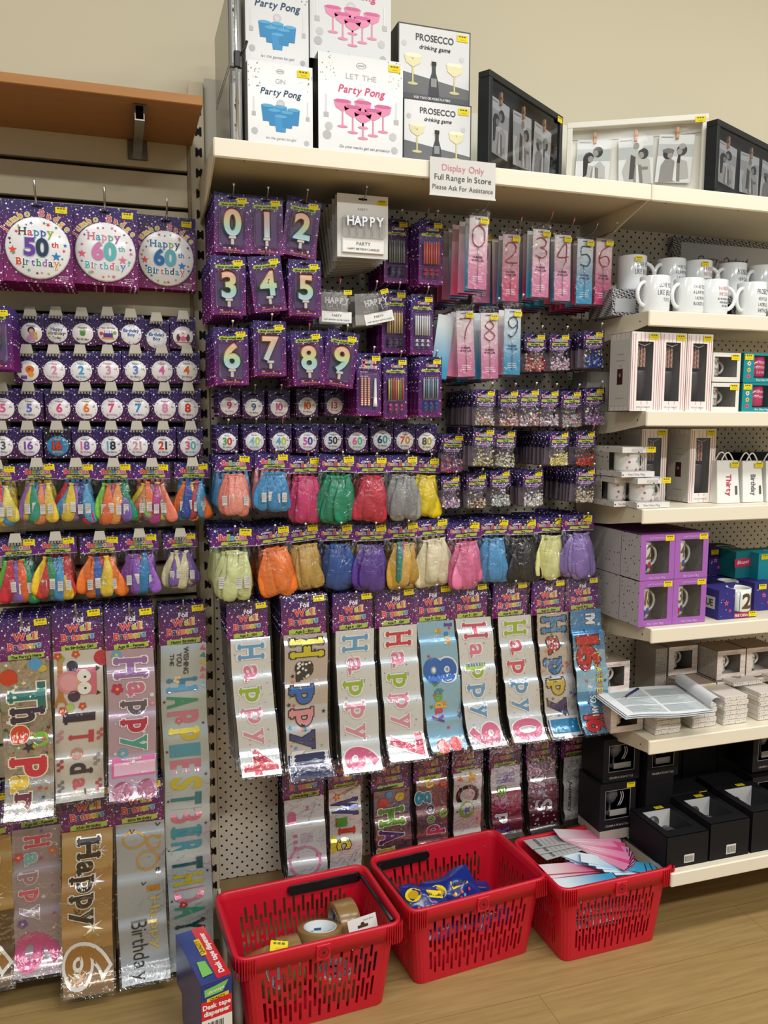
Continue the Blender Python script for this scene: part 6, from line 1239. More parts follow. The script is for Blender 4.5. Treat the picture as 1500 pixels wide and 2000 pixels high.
for k in range(6):
    r = empty('mug_box', (xs_[k], -.20, s1z+.001)); tag(r, 'black-and-white hatched mug box under the back mugs, %s' % ['leftmost', 'behind the first front mug', 'behind the second front mug', 'behind the third front mug', 'behind the fourth front mug', 'at the right edge'][k], 'mug box')
    w = .072 if k < 5 else .09; mb = MB(); mb.box(0, w, 0, .10, 0, .061, '#55565a', 'hatch'); mb.build('carton', r)
    mb = MB(); mb.rect(.008, w-.008, .008, .040, -.0006, '#141416' if k else '#b8bcc0', 'gloss')
    if words[k]: mb.text(words[k], w/2, .016, .016, '#d8dadc', y=-.0010, w=w*.6, al='max')
    mb.build('front_label', r)
# framed shop sign behind the mugs
a = at(1313, 462, .02); b = at(1600, 500, .02); hh = .15
r = empty('brand_sign', (a.x, -.024, a.z-hh)); tag(r, 'framed card sign with dotted black border behind the mugs', 'sign'); w = .42
mb = MB(); mb.box(0, w, 0, .02, 0, hh, '#1c1c1e', 'hatch'); mb.build('border', r)
mb = MB(); mb.rect(.026, w-.026, .022, hh-.013, -.0006, '#c4c6cc', 'paper'); mb.text('Cherry', .112, hh-.062, .018, '#2c2c30', y=-.001, style='r', w=.065, al='fit', shear=.15); mb.text('Orchard', .202, hh-.062, .018, '#2c2c30', y=-.001, style='r', w=.078, al='fit', shear=.15)
mb.disc(.152, hh-.058, .003, -.001, '#c85c74'); mb.disc(.158, hh-.056, .003, -.001, '#c85c74'); mb.build('sign_card', r)

# ---------------------------------------------------------------- cartons with a window
def window_box(name, x0, x1, z0, z1, d, dep, front, side, label, cat='mug box', win=(.2, .2, .9, .8), sidefin='dots', frontfin='paper', inner='#8d8a84', top=None, deco=None, body=None, stick=True, group=None, glaze=True, sidewin=None, stk=None):
    r = empty(name, (x0, -d, z0)); tag(r, label, cat, group); w, h = x1-x0, z1-z0
    u0, v0, u1, v1 = win; X0, X1, Z0, Z1 = u0*w, u1*w, v0*h, v1*h
    mb = MB(); t = .0008
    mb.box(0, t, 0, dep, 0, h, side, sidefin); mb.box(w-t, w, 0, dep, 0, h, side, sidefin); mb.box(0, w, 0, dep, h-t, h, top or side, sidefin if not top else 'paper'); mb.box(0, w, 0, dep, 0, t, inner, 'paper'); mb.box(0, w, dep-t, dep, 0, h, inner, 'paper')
    mb.build('carton', r)
    mb = MB()
    for e in ((0, X0, 0, h), (X1, w, 0, h), (X0, X1, 0, Z0), (X0, X1, Z1, h)):
        if e[1]-e[0] > .0005 and e[3]-e[2] > .0005: mb.box(e[0], e[1], -.0008, 0, e[2], e[3], front, frontfin)
    if deco: deco(mb, w, h, X0, X1, Z0, Z1)
    mb.build('window_front', r)
    if body: body(r, w, h, X0, X1, Z0, Z1, dep)
    if glaze: mb = MB(); mb.rect(X0-.001, X1+.001, Z0-.001, Z1+.001, .001, '#ffffff', 'window' if inner == '#4c4448' else 'blister'); mb.build('window_film', r)
    if stick: inst('price_sticker', sticker_mesh(1), ((stk or (w-.016, h-.010))[0], -.0018, (stk or (w-.016, h-.010))[1]), (0, 0, 0), 1.15, r)
    return r
def inner_mug(txt, tc, deco=None, frac=.42, hx=1):
    def f(r, w, h, X0, X1, Z0, Z1, dep):
        R_ = (X1-X0)*(frac+.02); H = (Z1-Z0)*.99; mb = MB(); cx = X0+R_*.12; cy = R_+.004
        mb.lathe([(.0001, Z0+.001), (R_*.92, Z0+.001), (R_, Z0+H*.12), (R_, Z0+H), (R_-.002, Z0+H), (R_-.0025, Z0+.004)], 26, '#e4e0d8', 'ceramic', cx=cx, cy=cy, a0=-PI+math.acos(min(1, (cx-.002)/R_)), a1=PI-math.acos(min(1, (cx-.002)/R_)))
        mp = lambda p: (cx+(R_+.0004)*math.sin(p[0]/R_), cy-(R_+.0004)*math.cos(p[0]/R_), p[2])
        if txt: mb.text(txt, R_*.55, Z0+H*.45, H*.42, tc, y=0, style='b', w=R_*1.15, al='max', mp=mp, maxe=.006, shear=.12)
        if deco: deco(mb, R_, Z0, H, mp)
        mb.tube([(cx+R_-.002+.85*R_*math.sin(PI*k/8)*hx, cy+.002, Z0+H*.5+H*.33*math.cos(PI*k/8)) for k in range(9)], .0035, '#d8d6d0', 'ceramic', 6); mb.build('mug', r)
    return f
s2x, s2z, d2 = SH[2]
# three striped straw tumbler boxes
def stripes(mb, w, h, X0, X1, Z0, Z1):
    c = '#c86478'
    for u in (.045, .13, .85, .94): mb.rect(w*u-.0006, w*u+.0006, .003, h-.003, -.0011, c)
    for u in (.32, .46, .60): mb.rect(w*u-.0005, w*u+.0005, Z1, h-.003, -.0011, c)
    for u in (.40, .62): mb.rect(w*u-.0005, w*u+.0005, Z0-.008, Z0, -.0011, c); mb.rect(w*u-.0005, w*u+.0005, .002, .006, -.0011, c)
    mb.text('STRAWS TUMBLER', w*.48, Z0-.016, .0035, '#b8b4b4', y=-.0011, w=w*.5, al='max')
def straws(r, w, h, X0, X1, Z0, Z1, dep):
    for k in range(8):
        mb = MB(); X = X0+(X1-X0)*(.08+.095*k); zt_ = Z1-.010-.004*(k % 2); zb_ = Z0+(Z1-Z0)*.58; n = 12
        for i in range(n): mb.lathe([(.0022, zb_+(zt_-zb_)*i/n), (.0022, zb_+(zt_-zb_)*(i+1)/n)], 6, ('#e8a0ac', '#f0e4d8', '#e0a45c')[(i+k) % 3], 'plastic', cx=X, cy=.014+.003*(k % 2))
        mb.build('straw', r)
    mb = MB(); xc = (X0+X1)/2; mb.lathe([(.0001, Z0+.002), ((X1-X0)*.40, Z0+.002), ((X1-X0)*.47, Z0+(Z1-Z0)*.5), ((X1-X0)*.44, Z0+(Z1-Z0)*.52)], 20, '#6a6064', 'gloss', cx=xc, cy=.03); mb.build('tumbler', r)
    mb = MB(); mb.tube([(X0+.004, .006, Z1-.004), (xc, .004, Z1-.009), (X1-.004, .006, Z1-.003)], .0012, '#eceaea', 'plastic', 5); mb.build('ribbon', r)
def side_panel(r, w, h, dep, pic=True):
    mb = MB(); mk = lambda p: (-.0006, dep-p[0]-.002, p[2])
    mb.rect(.004, dep-.008, .012, h-.016, 0, '#c4c0ba', 'paper', mp=mk)
    for k in range(5): X = .004+k*(dep-.012)/4; mb.rect(X-.0004, X+.0004, h-.014, h-.002, 0, '#b05c6c', mp=mk); mb.rect(X-.0004, X+.0004, .002, .010, 0, '#b05c6c', mp=mk)
    if pic: mb.rect(dep*.36, dep*.62, h*.34, h*.54, .0003, '#3c1c1c', mp=lambda p: (-.0009, dep-p[0]-.002, p[2])); mb.disc(dep*.49, h*.46, dep*.05, .0003, '#a87464', mp=lambda p: (-.0012, dep-p[0]-.002, p[2]))
    for k, (a_, b_) in enumerate(((.72, .3), (.64, .4), (.57, .12), (.16, .4))): mb.rect(dep*(.5-b_/2), dep*(.5+b_/2), h*a_, h*a_+.0022, 0, '#aaa69f', mp=lambda p: (-.0009, dep-p[0]-.002, p[2]))
    mb.build('side_print', r)
for k, (xa, xb, nm) in enumerate(((1230, 1285, 'left'), (1285, 1337, 'middle'), (1338, 1388, 'right'))):
    d = .285; a = at(xa, 780, d).x; b = at(xb, 780, d).x-.0015; zt_ = at(1232, 647, d).z
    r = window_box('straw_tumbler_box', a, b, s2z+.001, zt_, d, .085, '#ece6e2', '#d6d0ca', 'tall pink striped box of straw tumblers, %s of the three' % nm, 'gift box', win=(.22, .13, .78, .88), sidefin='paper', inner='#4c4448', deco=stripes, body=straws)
    if k == 0: side_panel(r, b-a, zt_-s2z, .085)
def appth(mb, R_, Z0, H, mp):
    for (t, zz) in (('APPY', .62), ('TH', .18)): mb.text(t, R_*.45, Z0+H*zz, H*.24, ['#6c9c94', '#c85c5c', '#5c5c64', '#c8a04c'], y=0, w=R_*1.1, al='max', mp=mp, maxe=.006, style='x')
def pinkmug(mb, R_, Z0, H, mp):
    mb.rect(-R_*1.45, R_*1.3, Z0+H*.05, Z0+H*.97, .0001, '#d03c70', 'ceramic', mp=mp) if False else None
for row, (yt, yb) in enumerate(((686, 743), (747, 803))):
    d = .27; a = at(1389, 770, d).x; b = at(1443, 770, d).x; zz0 = s2z+.001 if row == 1 else s2z+.072; h_ = .069
    window_box('mug_box', a, b, zz0, zz0+h_, d, .07, '#e4e2dc', '#d4d2cc', 'white mug box with coloured letters, %s one of the pair' % ('upper' if row == 0 else 'lower'), win=(.06, .17, .88, .86), sidefin='paper', inner='#8d8a84', body=inner_mug('', '#000000', appth, frac=.40))
    a = at(1449.5, 770, .275).x; b = a+.095
    def teal(mb, w, h, X0, X1, Z0, Z1):
        for k, c in enumerate(('#d8b83c', '#e8e0d8', '#e0c84c', '#d85c7c')): mb.star(w*.16, h*(.86-.22*k), .007, -.0011, c, k=8, inner=.55); mb.disc(w*.16, h*(.86-.22*k), .002, -.0013, '#8c3c5c')
        mb.text('Fine China Mug', w*.62, .004, .0045, '#cfe8e8', y=-.0011, w=w*.5, al='max')
    def pm(r, w, h, X0, X1, Z0, Z1, dep):
        mb = MB(); R_ = .024; cx = X0+R_; cy = R_+.003; mb.lathe([(.0001, Z0), (R_*.9, Z0+.001), (R_, Z0+.006), (R_, Z1-.002), (R_-.002, Z1-.002), (R_-.002, Z0+.004)], 26, '#d4326c', 'ceramic', cx=cx, cy=cy)
        mp = lambda p: (cx+(R_+.0004)*math.sin(p[0]/R_), cy-(R_+.0004)*math.cos(p[0]/R_), p[2])
        for i, t in enumerate(('Happy', 'Birthday', 'Lovely') if row == 0 else ('Fabulous', 'Friend')): mb.text(t, .002, Z1-.018-.012*i, .0065, '#f0d8e0', y=0, w=.028, al='max', mp=mp, maxe=.006, shear=.2)
        mb.build('mug', r)
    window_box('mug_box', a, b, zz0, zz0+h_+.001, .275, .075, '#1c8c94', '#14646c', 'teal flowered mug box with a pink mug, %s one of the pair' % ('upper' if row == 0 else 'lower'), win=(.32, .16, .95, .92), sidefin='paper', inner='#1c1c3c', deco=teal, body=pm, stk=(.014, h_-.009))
# box with dark windows far back left
a = at(1146, 760, .10).x; window_box('mug_box', a, a+.062, s2z+.001, s2z+.10, .10, .07, '#b8b4ac', '#a8a49c', 'grey mug box with dark windows in the back left corner beside the pegboard', win=(.2, .2, .85, .6), sidefin='paper', inner='#24201e', stick=False, glaze=False)
# ---- third shelf
s3x, s3z, d3 = SH[3]
def flor(t):
    def f(mb, R_, Z0, H, mp):
        mb.text(t, R_*.55, Z0+H*.35, H*.45, '#8c949c', y=0, style='r', w=R_*.9, al='max', mp=mp, maxe=.006, shear=.15)
        for (u, v, c) in ((-.5, .85, '#c87c8c'), (-.4, .5, '#9c5c74'), (-.55, .2, '#c88c9c'), (.2, .1, '#b86c84')): mb.disc(u*R_, Z0+H*v, H*.07, -.0, c, mp=mp, n=8)
    return f
def dotbox(xa, xb, z0, z1, d, dep, num, label, stx):
    a = at(xa, 950, d).x; b = at(xb, 950, d).x
    r = empty('mug_box', (a, -d, z0)); tag(r, label, 'mug box'); w, h = b-a, z1-z0; lip = .013; t = .0008
    mb = MB(); cut = dep*.45
    mb.box(0, w, 0, dep, h-lip, h, '#c4c0ba', 'dots'); mb.box(0, w, 0, dep, 0, lip, '#c4c0ba', 'dots'); mb.box(0, w, dep-t, dep, 0, h, '#8a8680', 'paper')
    mb.box(0, t, cut, dep, lip, h-lip, '#aaa69f', 'dots'); mb.box(w-t, w, cut, dep, lip, h-lip, '#aaa69f', 'dots'); mb.box(0, w*.1, 0, t, lip, h-lip, '#aaa69f', 'dots') if False else None
    mb.build('carton', r)
    mb = MB(); mb.rect(0, w, h-lip, h, -.0006, '#e0deda', 'dots'); mb.rect(w*.28, w*.62, h-lip*.8, h-lip*.3, -.001, '#c8c4c0'); mb.build('top_flap', r); mb = MB(); mb.rect(0, w, 0, lip, -.0006, '#e0deda', 'dots'); mb.text('Fine China Mug', w*.45, .004, .005, '#8c8c90', y=-.001, w=w*.5, al='max', style='r'); mb.build('bottom_flap', r)
    R_ = min(w*.36, .03); cx, cy = w*.42, R_+.006; mb = MB(); mb.lathe([(.0001, lip), (R_*.94, lip), (R_, lip+.006), (R_, h-lip-.001)], 26, '#dcdcd8', 'ceramic', cx=cx, cy=cy); mp = lambda p: (cx+(R_+.0004)*math.sin(p[0]/R_), cy-(R_+.0004)*math.cos(p[0]/R_), p[2]); flor(num)(mb, R_, lip, h-2*lip, mp)
    mb.tube([(cx+R_+.016*math.sin(PI*k/8), cy, h*.52+h*.26*math.cos(PI*k/8)) for k in range(9)], .003, '#dcdcd8', 'ceramic', 6); mb.build('mug', r)
    inst('price_sticker', sticker_mesh(1), (w-.012, -.0018, h-.006), (0, 0, 0), 1.15, r)
dotbox(1213, 1277, s3z+.073, s3z+.143, .27, .12, '40', 'dotted open mug box with a 40 mug, stacked on the 21 one', 0)
dotbox(1245, 1309, s3z+.001, s3z+.071, .285, .14, '21', 'dotted open mug box with a 21 mug at the shelf corner', 0)
dotbox(1200, 1243, s3z+.001, s3z+.071, .24, .12, '18', 'dotted open mug box tucked in left of the 21 mug box', 0)
for (xa, xb, yt, d, nm, dp) in ((1252, 1301, 838, .17, 'dim pink striped box of straw tumblers behind the dotted mug boxes', .085), (1347, 1396, 838, .21, 'tall pink striped box of straw tumblers beside the white gift bags', .085)):
    a = at(xa, 900, d).x; b = at(xb, 900, d).x; zt_ = at(xa, yt, d).z
    r = window_box('straw_tumbler_box', a, b, s3z+.001, zt_, d, dp, '#ece6e2', '#d6d0ca', nm, 'gift box', win=(.22, .13, .78, .88), sidefin='paper', inner='#4c4448', deco=stripes, body=straws); side_panel(r, b-a, zt_-s3z, dp, pic=d > .2)
for k, (xa, xb, yt, t, c, nm) in enumerate(((1402, 1446, 901, 'Thirty', '#b8304c', 'white gift bag printed Thirty'), (1452, 1492, 902, 'Birthday', '#5c6068', 'white gift bag printed in grey, right of the Thirty bag'), (1498, 1540, 902, 'Forty', '#5c6068', 'white gift bag cut off by the right edge'))):
    d = .24; a = at(xa, 960, d).x; b = at(xb, 960, d).x; zt_ = at(xa, yt, d).z; w = b-a; h = zt_-s3z; r = empty('gift_bag', (a, -d, s3z+.001)); tag(r, nm, 'gift bag')
    mb = MB(); vs = [(0, 0, 0), (w, 0, 0), (w, .05, 0), (0, .05, 0), (.003, .012, h), (w-.003, .012, h), (w-.003, .034, h), (.003, .034, h)]; mb.add(vs, [(0, 1, 5, 4), (1, 2, 6, 5), (2, 3, 7, 6), (3, 0, 4, 7), (0, 3, 2, 1), (4, 5, 6, 7)], '#e6e6e2', 'paper')
    mp = lambda p, w=w, h=h: (p[0], -.0008+.012*p[2]/h, p[2]); mb.text(t, h*.50, w*.42, w*.22, c, y=0, style='b', w=h*.5, al='fit', mp=lambda p, w=w, h=h: (p[2], -.0008+.012*(h*.92-p[0])/h, h*.92-p[0])); mb.rect(w*.80, w*.9, .02, h*.4, 0, '#5c5854', mp=mp); mb.build('bag_body', r)
    for yy in (.012, .034): mb = MB(); mb.tube([(w*.22+w*.56*i/10, yy, h-.002+.022*math.sin(PI*i/10)) for i in range(11)], .0018, '#e4e4e2', 'fabric', 6); mb.build('handle', r)
    inst('price_sticker', sticker_mesh(1), (w*.78, .006, h-.010), (0, 0, 0), 1.15, r)
a = at(1440, 880, .06).x; mb = MB(); mb.box(a, a+.14, -.12, -.02, s3z+.001, s3z+.118, '#151416', 'paper', bev=.001); tag(mb.build('carton'), 'plain black carton behind the white gift bags', 'box')
# ---- fourth shelf: purple mug boxes, three deep, and navy ones
s4x, s4z, d4 = SH[4]
def bal(cs):
    def f(mb, R_, Z0, H, mp):
        for k, c in enumerate(cs): mb.disc((.0+.42*k)*R_, Z0+H*(.20+.06*(k % 2)), H*.085, 0, c, mp=mp, n=10, rz=H*.11)
    return f
def purple(mb, w, h, X0, X1, Z0, Z1):
    mb.text('a gift from me to you', w*.5, h-.0105, .0045, '#dcc0e4', y=-.0011, w=w*.5, al='max', shear=.3, style='r'); mb.text('Fine China Mug', w*.5, .0035, .005, '#dcc0e4', y=-.0011, w=w*.68, al='max', shear=.3, style='r')
dF = .288; xa = at(1249, 1130, dF).x; xm = at(1316, 1130, dF).x; xb = at(1381, 1130, dF).x; bw = (xb-xa)/2; zt_ = at(1249, 1045, dF).z; bh = (zt_-s4z)/2; dp_ = .078
for row in (0, 1):
    for col_ in (0, 1):
        num = [['18', '30'], ['21', '40']][row][col_]; cs = [['#4c4c9c', '#3c6cc0', '#d84c3c'], ['#c8283c', '#3c4c9c', '#4c9cac'], ['#2c3c7c', '#d03c3c', '#4c3c7c'], ['#d0943c', '#3c6cb0', '#c83c3c']][row*2+col_]
        for k in range(3):
            lab = 'purple windowed mug box showing a %s mug in the %s row' % ({'18': 'eighteen', '30': 'thirty', '21': 'twenty-one', '40': 'forty'}[num], 'top' if row else 'bottom')
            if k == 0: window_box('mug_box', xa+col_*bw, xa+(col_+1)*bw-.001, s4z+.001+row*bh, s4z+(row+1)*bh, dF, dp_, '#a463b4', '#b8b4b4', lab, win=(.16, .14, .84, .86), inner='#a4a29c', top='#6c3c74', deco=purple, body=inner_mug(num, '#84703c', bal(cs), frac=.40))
            else:
                mb = MB(); X0, X1, Y0 = xa+col_*bw, xa+(col_+1)*bw-.001, -dF+k*(dp_+.001)
                if row == 1 and False: pass
                mb.box(X0, X1, Y0, Y0+dp_, s4z+.001+row*bh, s4z+(row+1)*bh-.0008, '#b8b4b4', 'dots'); mb.box(X0, X1, Y0, Y0+dp_, s4z+(row+1)*bh-.0008, s4z+(row+1)*bh, '#6c3c74', 'paper'); mb.rect(X0, X1, s4z+.001+row*bh, s4z+(row+1)*bh, Y0-.0004, '#a463b4', 'paper')
                tag(mb.build('mug_box'), '%s purple mug box, %s behind the %s mug box' % (('dotted-sided', 'dotted-sided')[0], ('second' if k == 1 else 'third'), {'18': 'eighteen', '30': 'thirty', '21': 'twenty-one', '40': 'forty'}[num]), 'mug box')
def cutbox(xa, yb, d, wpx, z0, h, col, side, num, nc, label, star=True, sidetxt=None, cup='#2c8c9c', stk='r'):
    """low mug box whose mug stands out through the corner cut-out"""
    a = at(xa, yb, d).x; w = at(xa+wpx, yb, d).x-a; r = empty('mug_box', (a, -d, z0)); tag(r, label, 'mug box'); dp = .08
    mb = MB(); mb.box(0, w*.42, 0, dp, 0, h, col, 'paper'); mb.box(w*.42, w, 0, dp, 0, h*.20, col, 'paper'); mb.box(w*.42, w, .052, dp, 0, h, col, 'paper'); mb.box(w-.001, w, .02, dp, 0, h, col, 'paper')
    if star:
        mb.star(w*.20, h*.55, .008, -.0006, '#e0607c'); mb.star(w*.20, h*.55, .003, -.0008, col); mb.disc(w*.30, h*.28, .0045, -.0006, '#b83c6c', n=7)
        for k in range(7): mb.disc(w*rnd.uniform(.05, .4), h*rnd.uniform(.1, .9), .0014, -.0006, rnd.choice(['#6c9cd0', '#9c8cd0', '#c0c8e8']), n=6)
    mb.text('FINE CHINA MUG', w*.68, h*.05, h*.09, '#e8dce0', y=-.0010, w=w*.5, al='max'); mb.rect(w*.42, w*.95, h*.03, h*.18, -.0006, '#c83c3c')
    if sidetxt: mk = lambda p: (-.0006, dp-p[0], p[2]); mb.rect(.030, dp-.012, h*.32, h*.74, 0, '#c4c0c4', mp=mk); mb.text(sidetxt, .048, h*.42, h*.22, '#2c2c24', y=0, mp=lambda p: (-.0010, dp-p[0], p[2]), w=.03, al='max')
    mb.build('carton', r)
    mb = MB(); R_ = w*.265; cx, cy = w*.70, R_-.004; Hm = h*.98; mb.lathe([(.0001, h*.20), (R_*.95, h*.20), (R_, h*.24), (R_, Hm), (R_-.002, Hm+.001), (R_-.0035, Hm-.003), (R_-.004, h*.3)], 28, '#e4e4dc', 'ceramic', cx=cx, cy=cy); mp = lambda p: (cx+(R_+.0004)*math.sin(p[0]/R_), cy-(R_+.0004)*math.cos(p[0]/R_), p[2])
    mb.rect(-R_*1.3, -R_*.55, h*.24, Hm-.006, 0, cup, mp=mp); mb.rect(-R_*1.3, R_*1.3, Hm-.008, Hm-.003, 0, cup, mp=mp); mb.text(num, R_*.2, h*.34, h*.48, nc, y=-.0002, style='x', w=R_*1.7, al='max', mp=mp, maxe=.006)
    mb.build('mug', r); inst('price_sticker', sticker_mesh(1), ((w-.012, -.0016, h*.12) if stk == 'r' else (w*.16, -.0016, h*.86)), (0, 0, 0), 1.15, r); return r
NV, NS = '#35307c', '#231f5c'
z4 = s4z+.001; hb = .073
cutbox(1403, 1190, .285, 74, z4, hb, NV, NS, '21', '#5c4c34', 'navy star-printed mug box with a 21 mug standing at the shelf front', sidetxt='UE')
cutbox(1472, 1185, .235, 90, z4, hb, NV, NS, '', '#1c6c74', 'navy star-printed mug box right of the 21 box', cup='#2c9c8c', stk='l')
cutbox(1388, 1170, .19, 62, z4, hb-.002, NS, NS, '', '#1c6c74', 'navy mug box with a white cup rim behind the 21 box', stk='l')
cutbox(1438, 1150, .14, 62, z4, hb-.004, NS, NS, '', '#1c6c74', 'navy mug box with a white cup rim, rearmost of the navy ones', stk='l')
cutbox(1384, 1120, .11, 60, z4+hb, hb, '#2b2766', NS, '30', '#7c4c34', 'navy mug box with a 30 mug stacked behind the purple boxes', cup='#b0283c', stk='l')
a = at(1437, 1100, .17).x; r = empty('mug_box', (a, -.17, z4+hb)); tag(r, 'teal mug box turned to show its pink Bloom label', 'mug box'); mb = MB(); mb.box(0, .055, 0, .10, 0, .072, '#14707a', 'paper', bev=.001); mb.build('carton', r)
a2 = at(1481, 1110, .20).x
mb = MB(); mb.M = Matrix.Rotation(R(-3), 4, 'Y'); mb.rect(-.002, .050, .030, .052, -.0012, '#c02c50'); mb.text('Bloom!', .024, .038, .009, '#f0d4dc', y=-.0016, w=.040, al='max', shear=.25); mb.build('label', r)
cutbox(1481, 1110, .20, 70, z4+hb, .070, '#1c94a4', '#14707a', '', '#d8a83c', 'teal flowered mug box at the right edge above the navy ones', star=False, cup='#c83c5c', stk='l')
# ---- fifth shelf: pale mug boxes and stacks of coaster boxes
s5x, s5z, d5 = SH[5]
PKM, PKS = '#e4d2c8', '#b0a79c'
def pale(mb, w, h, X0, X1, Z0, Z1): mb.text('Fine China Mug', w*.5, h-.009, .004, '#b8a8a0', y=-.0011, w=w*.5, al='max', style='r')
def heart(num):
    def f(mb, R_, Z0, H, mp):
        for k, t in enumerate(('Its a', 'Big', num)): mb.text(t, R_*.5, Z0+H*(.62-.20*k), H*.15, '#8c7c74', y=0, w=R_*.9, al='max', mp=mp, maxe=.006, style='b')
        mb.disc(R_*.5, Z0+H*.86, H*.05, 0, '#9c7c6c', mp=mp, n=10)
    return f
for (xa, xb, zlo, hgt, d, num, nm, st) in ((1172, 1231, .080, .078, .19, '18', 'pale pink marbled mug box, upper left beside the pegboard', 0), (1197, 1261, .0, .078, .25, '21', 'pale pink marbled mug box with a yellow sticker, lower left beside the pen', 1),
        (1306, 1362, .080, .078, .12, '30', 'pale pink marbled mug box in shade under the shelf corner', 0), (1343, 1401, .0, .078, .20, '30', 'pale pink marbled mug box with a yellow sticker behind the rolled page', 1),
        (1401, 1456, .080, .078, .19, '40', 'pale pink marbled mug box printed with a forty, upper row', 0), (1403, 1457, .0, .078, .20, '40', 'pale pink marbled mug box under the forty mug box', 1),
        (1458, 1516, .080, .078, .19, '50', 'pale pink marbled mug box printed with a fifty, upper row at the edge', 0), (1459, 1517, .0, .078, .20, '50', 'pale pink marbled mug box under the fifty mug box', 0)):
    a = at(xa, 1290, d).x; b = at(xb, 1290, d).x
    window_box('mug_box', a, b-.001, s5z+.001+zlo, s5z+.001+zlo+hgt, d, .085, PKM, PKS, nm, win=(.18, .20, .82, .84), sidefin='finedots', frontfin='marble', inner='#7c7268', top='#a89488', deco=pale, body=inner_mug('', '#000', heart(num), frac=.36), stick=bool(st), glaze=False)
a = at(1281, 1290, .12).x; mb = MB(); mb.box(a, at(1303, 1290, .12).x, -.12, -.03, s5z+.001, s5z+.158, '#b0a79c', 'finedots', bev=.0006); tag(mb.build('carton'), 'tall grey speckled carton standing left of the shaded mug box', 'box')
ct = MB(); ct.box(-.036, .036, 0, .13, 0, .0118, '#d9d2c9', 'finedots', bev=.0006); ct.rect(-.034, .034, .001, .011, -.0004, '#dfd9d1', 'finedots'); ct = ct.mesh('coaster_box')
def coaster_stack(cx, yb, d, n, nm, jit=.002):
    p = at(cx, yb, d)
    for k in range(n):
        o = inst('coaster_box', ct, (p.x+rnd.uniform(-jit, jit), -d+rnd.uniform(0, .003), s5z+.001+.0122*k), (0, 0, R(rnd.uniform(-1, 1)))); 
        tag(o, 'dotted coaster box, %s up in the stack %s' % (['first', 'second', 'third', 'fourth', 'fifth', 'sixth', 'seventh'][k], nm), 'coaster box')
coaster_stack(1305, 1425, .295, 5, 'at the shelf corner under the clipboard'); coaster_stack(1375, 1425, .285, 5, 'second from the corner'); coaster_stack(1437, 1415, .29, 6, 'third from the corner'); coaster_stack(1503, 1405, .29, 6, 'at the right edge')
p = at(1452, 1345, .22); r = empty('coaster_box', (p.x, -.235, s5z+.076)); tag(r, 'coaster box with a heart shaped window lying on the third stack', 'coaster box')
mb = MB(); mb.box(-.045, .045, 0, .10, 0, .010, '#e4ded6', 'finedots', bev=.0006); mb.build('carton', r)
mb = MB(); pts = [(.024*math.sin(t)**3*1.0, .052+(.020*math.cos(t)-.008*math.cos(2*t)-.003*math.cos(3*t))) for t in [2*PI*i/28 for i in range(28)]]; mb.add([(q[0], q[1], .0108) for q in pts], [list(range(28))], '#8c847c', 'gloss'); mb.add([(q[0]*.8, .052+(q[1]-.052)*.8, .0112) for q in pts], [list(range(28))], '#c8c0b8', 'gloss'); mb.build('heart_window', r)
p = at(1530, 1330, .22); mb = MB(); mb.box(-.045, .045, 0, .10, 0, .012, '#e4ded6', 'finedots', bev=.0006); o = mb.build('coaster_box', None, (p.x, -.22, s5z+.076)); tag(o, 'coaster box lying on top of the stack at the right edge', 'coaster box')
# clipboard pad with rolled page and pen
zc = s5z+.0665; c0 = atz(1162, 1352, zc+.02); c1 = atz(1225, 1398, zc+.01); c2 = atz(1400, 1388, zc); c3 = atz(1328, 1338, zc+.005)
r = empty('notepad', (c1.x, c1.y, zc)); tag(r, 'open paper pad with a rolled back page lying on the coaster boxes', 'notepad')
def bil(u, v): 
    q = c0*(1-u)*(1-v)+c1*(1-u)*v+c2*u*v+c3*u*(1-v); q = q-Vector((c1.x, c1.y, zc)); q.z += .004*math.sin(PI*u)*(1-v) +.002*math.sin(u*8)*v; return q
for k, (nm, c, dz) in enumerate((('back_pages', '#c4c8cc', -.006), ('under_page', '#d8dce0', -.003), ('top_page', '#e8ebee', 0))):
    mb = MB(); mb.grid(lambda u, v: tuple(bil(u*(1-.02*k), v)+Vector((-.004*(2-k), -.003*(2-k), dz))), 14, 6, c, 'paper')
    if nm == 'top_page':
        up = Vector((0, 0, .0008))
        def cell(u0, u1, v0, v1, c):
            for i in range(6):
                a_, b_ = u0+(u1-u0)*i/6, u0+(u1-u0)*(i+1)/6; mb.add([tuple(bil(*t)+up) for t in ((a_, v0), (b_, v0), (b_, v1), (a_, v1))], [(0, 1, 2, 3)], c, 'ink')
        for rw in range(3):
            for cl in range(2):
                cell(.10+.42*cl, .10+.42*cl+.38, .12+.28*rw, .36+.28*rw, '#c6d0d2')
                up = Vector((0, 0, .0012))
                for ln in range(6): cell(.11+.42*cl, .11+.42*cl+rnd.uniform(.18, .36), .14+.28*rw+.036*ln, .148+.28*rw+.036*ln, '#98a4a8')
                up = Vector((0, 0, .0008))
    mb.build(nm, r)
mb = MB(); A_0, A_1 = c3-Vector((c1.x, c1.y, zc)), c2-Vector((c1.x, c1.y, zc)); ax_ = (A_1-A_0).normalized(); s_ = ax_.cross(Vector((0, 0, 1))); rr = .017
vs = []; m_ = 18
for j in range(9):
    P0 = A_0+(A_1-A_0)*j/8
    for i in range(m_+1): t = -PI/2+(2*PI*.86)*i/m_; q_ = rr*(1-.15*i/m_); sgn = -1; vs.append(tuple(P0+s_*sgn*(-q_*math.cos(t))*1.0+Vector((0, 0, rr+q_*math.sin(t)))))
mb.add(vs, [(j*(m_+1)+i, j*(m_+1)+i+1, (j+1)*(m_+1)+i+1, (j+1)*(m_+1)+i) for j in range(8) for i in range(m_)], '#d8dade', 'paper', True); mb.build('rolled_page', r)
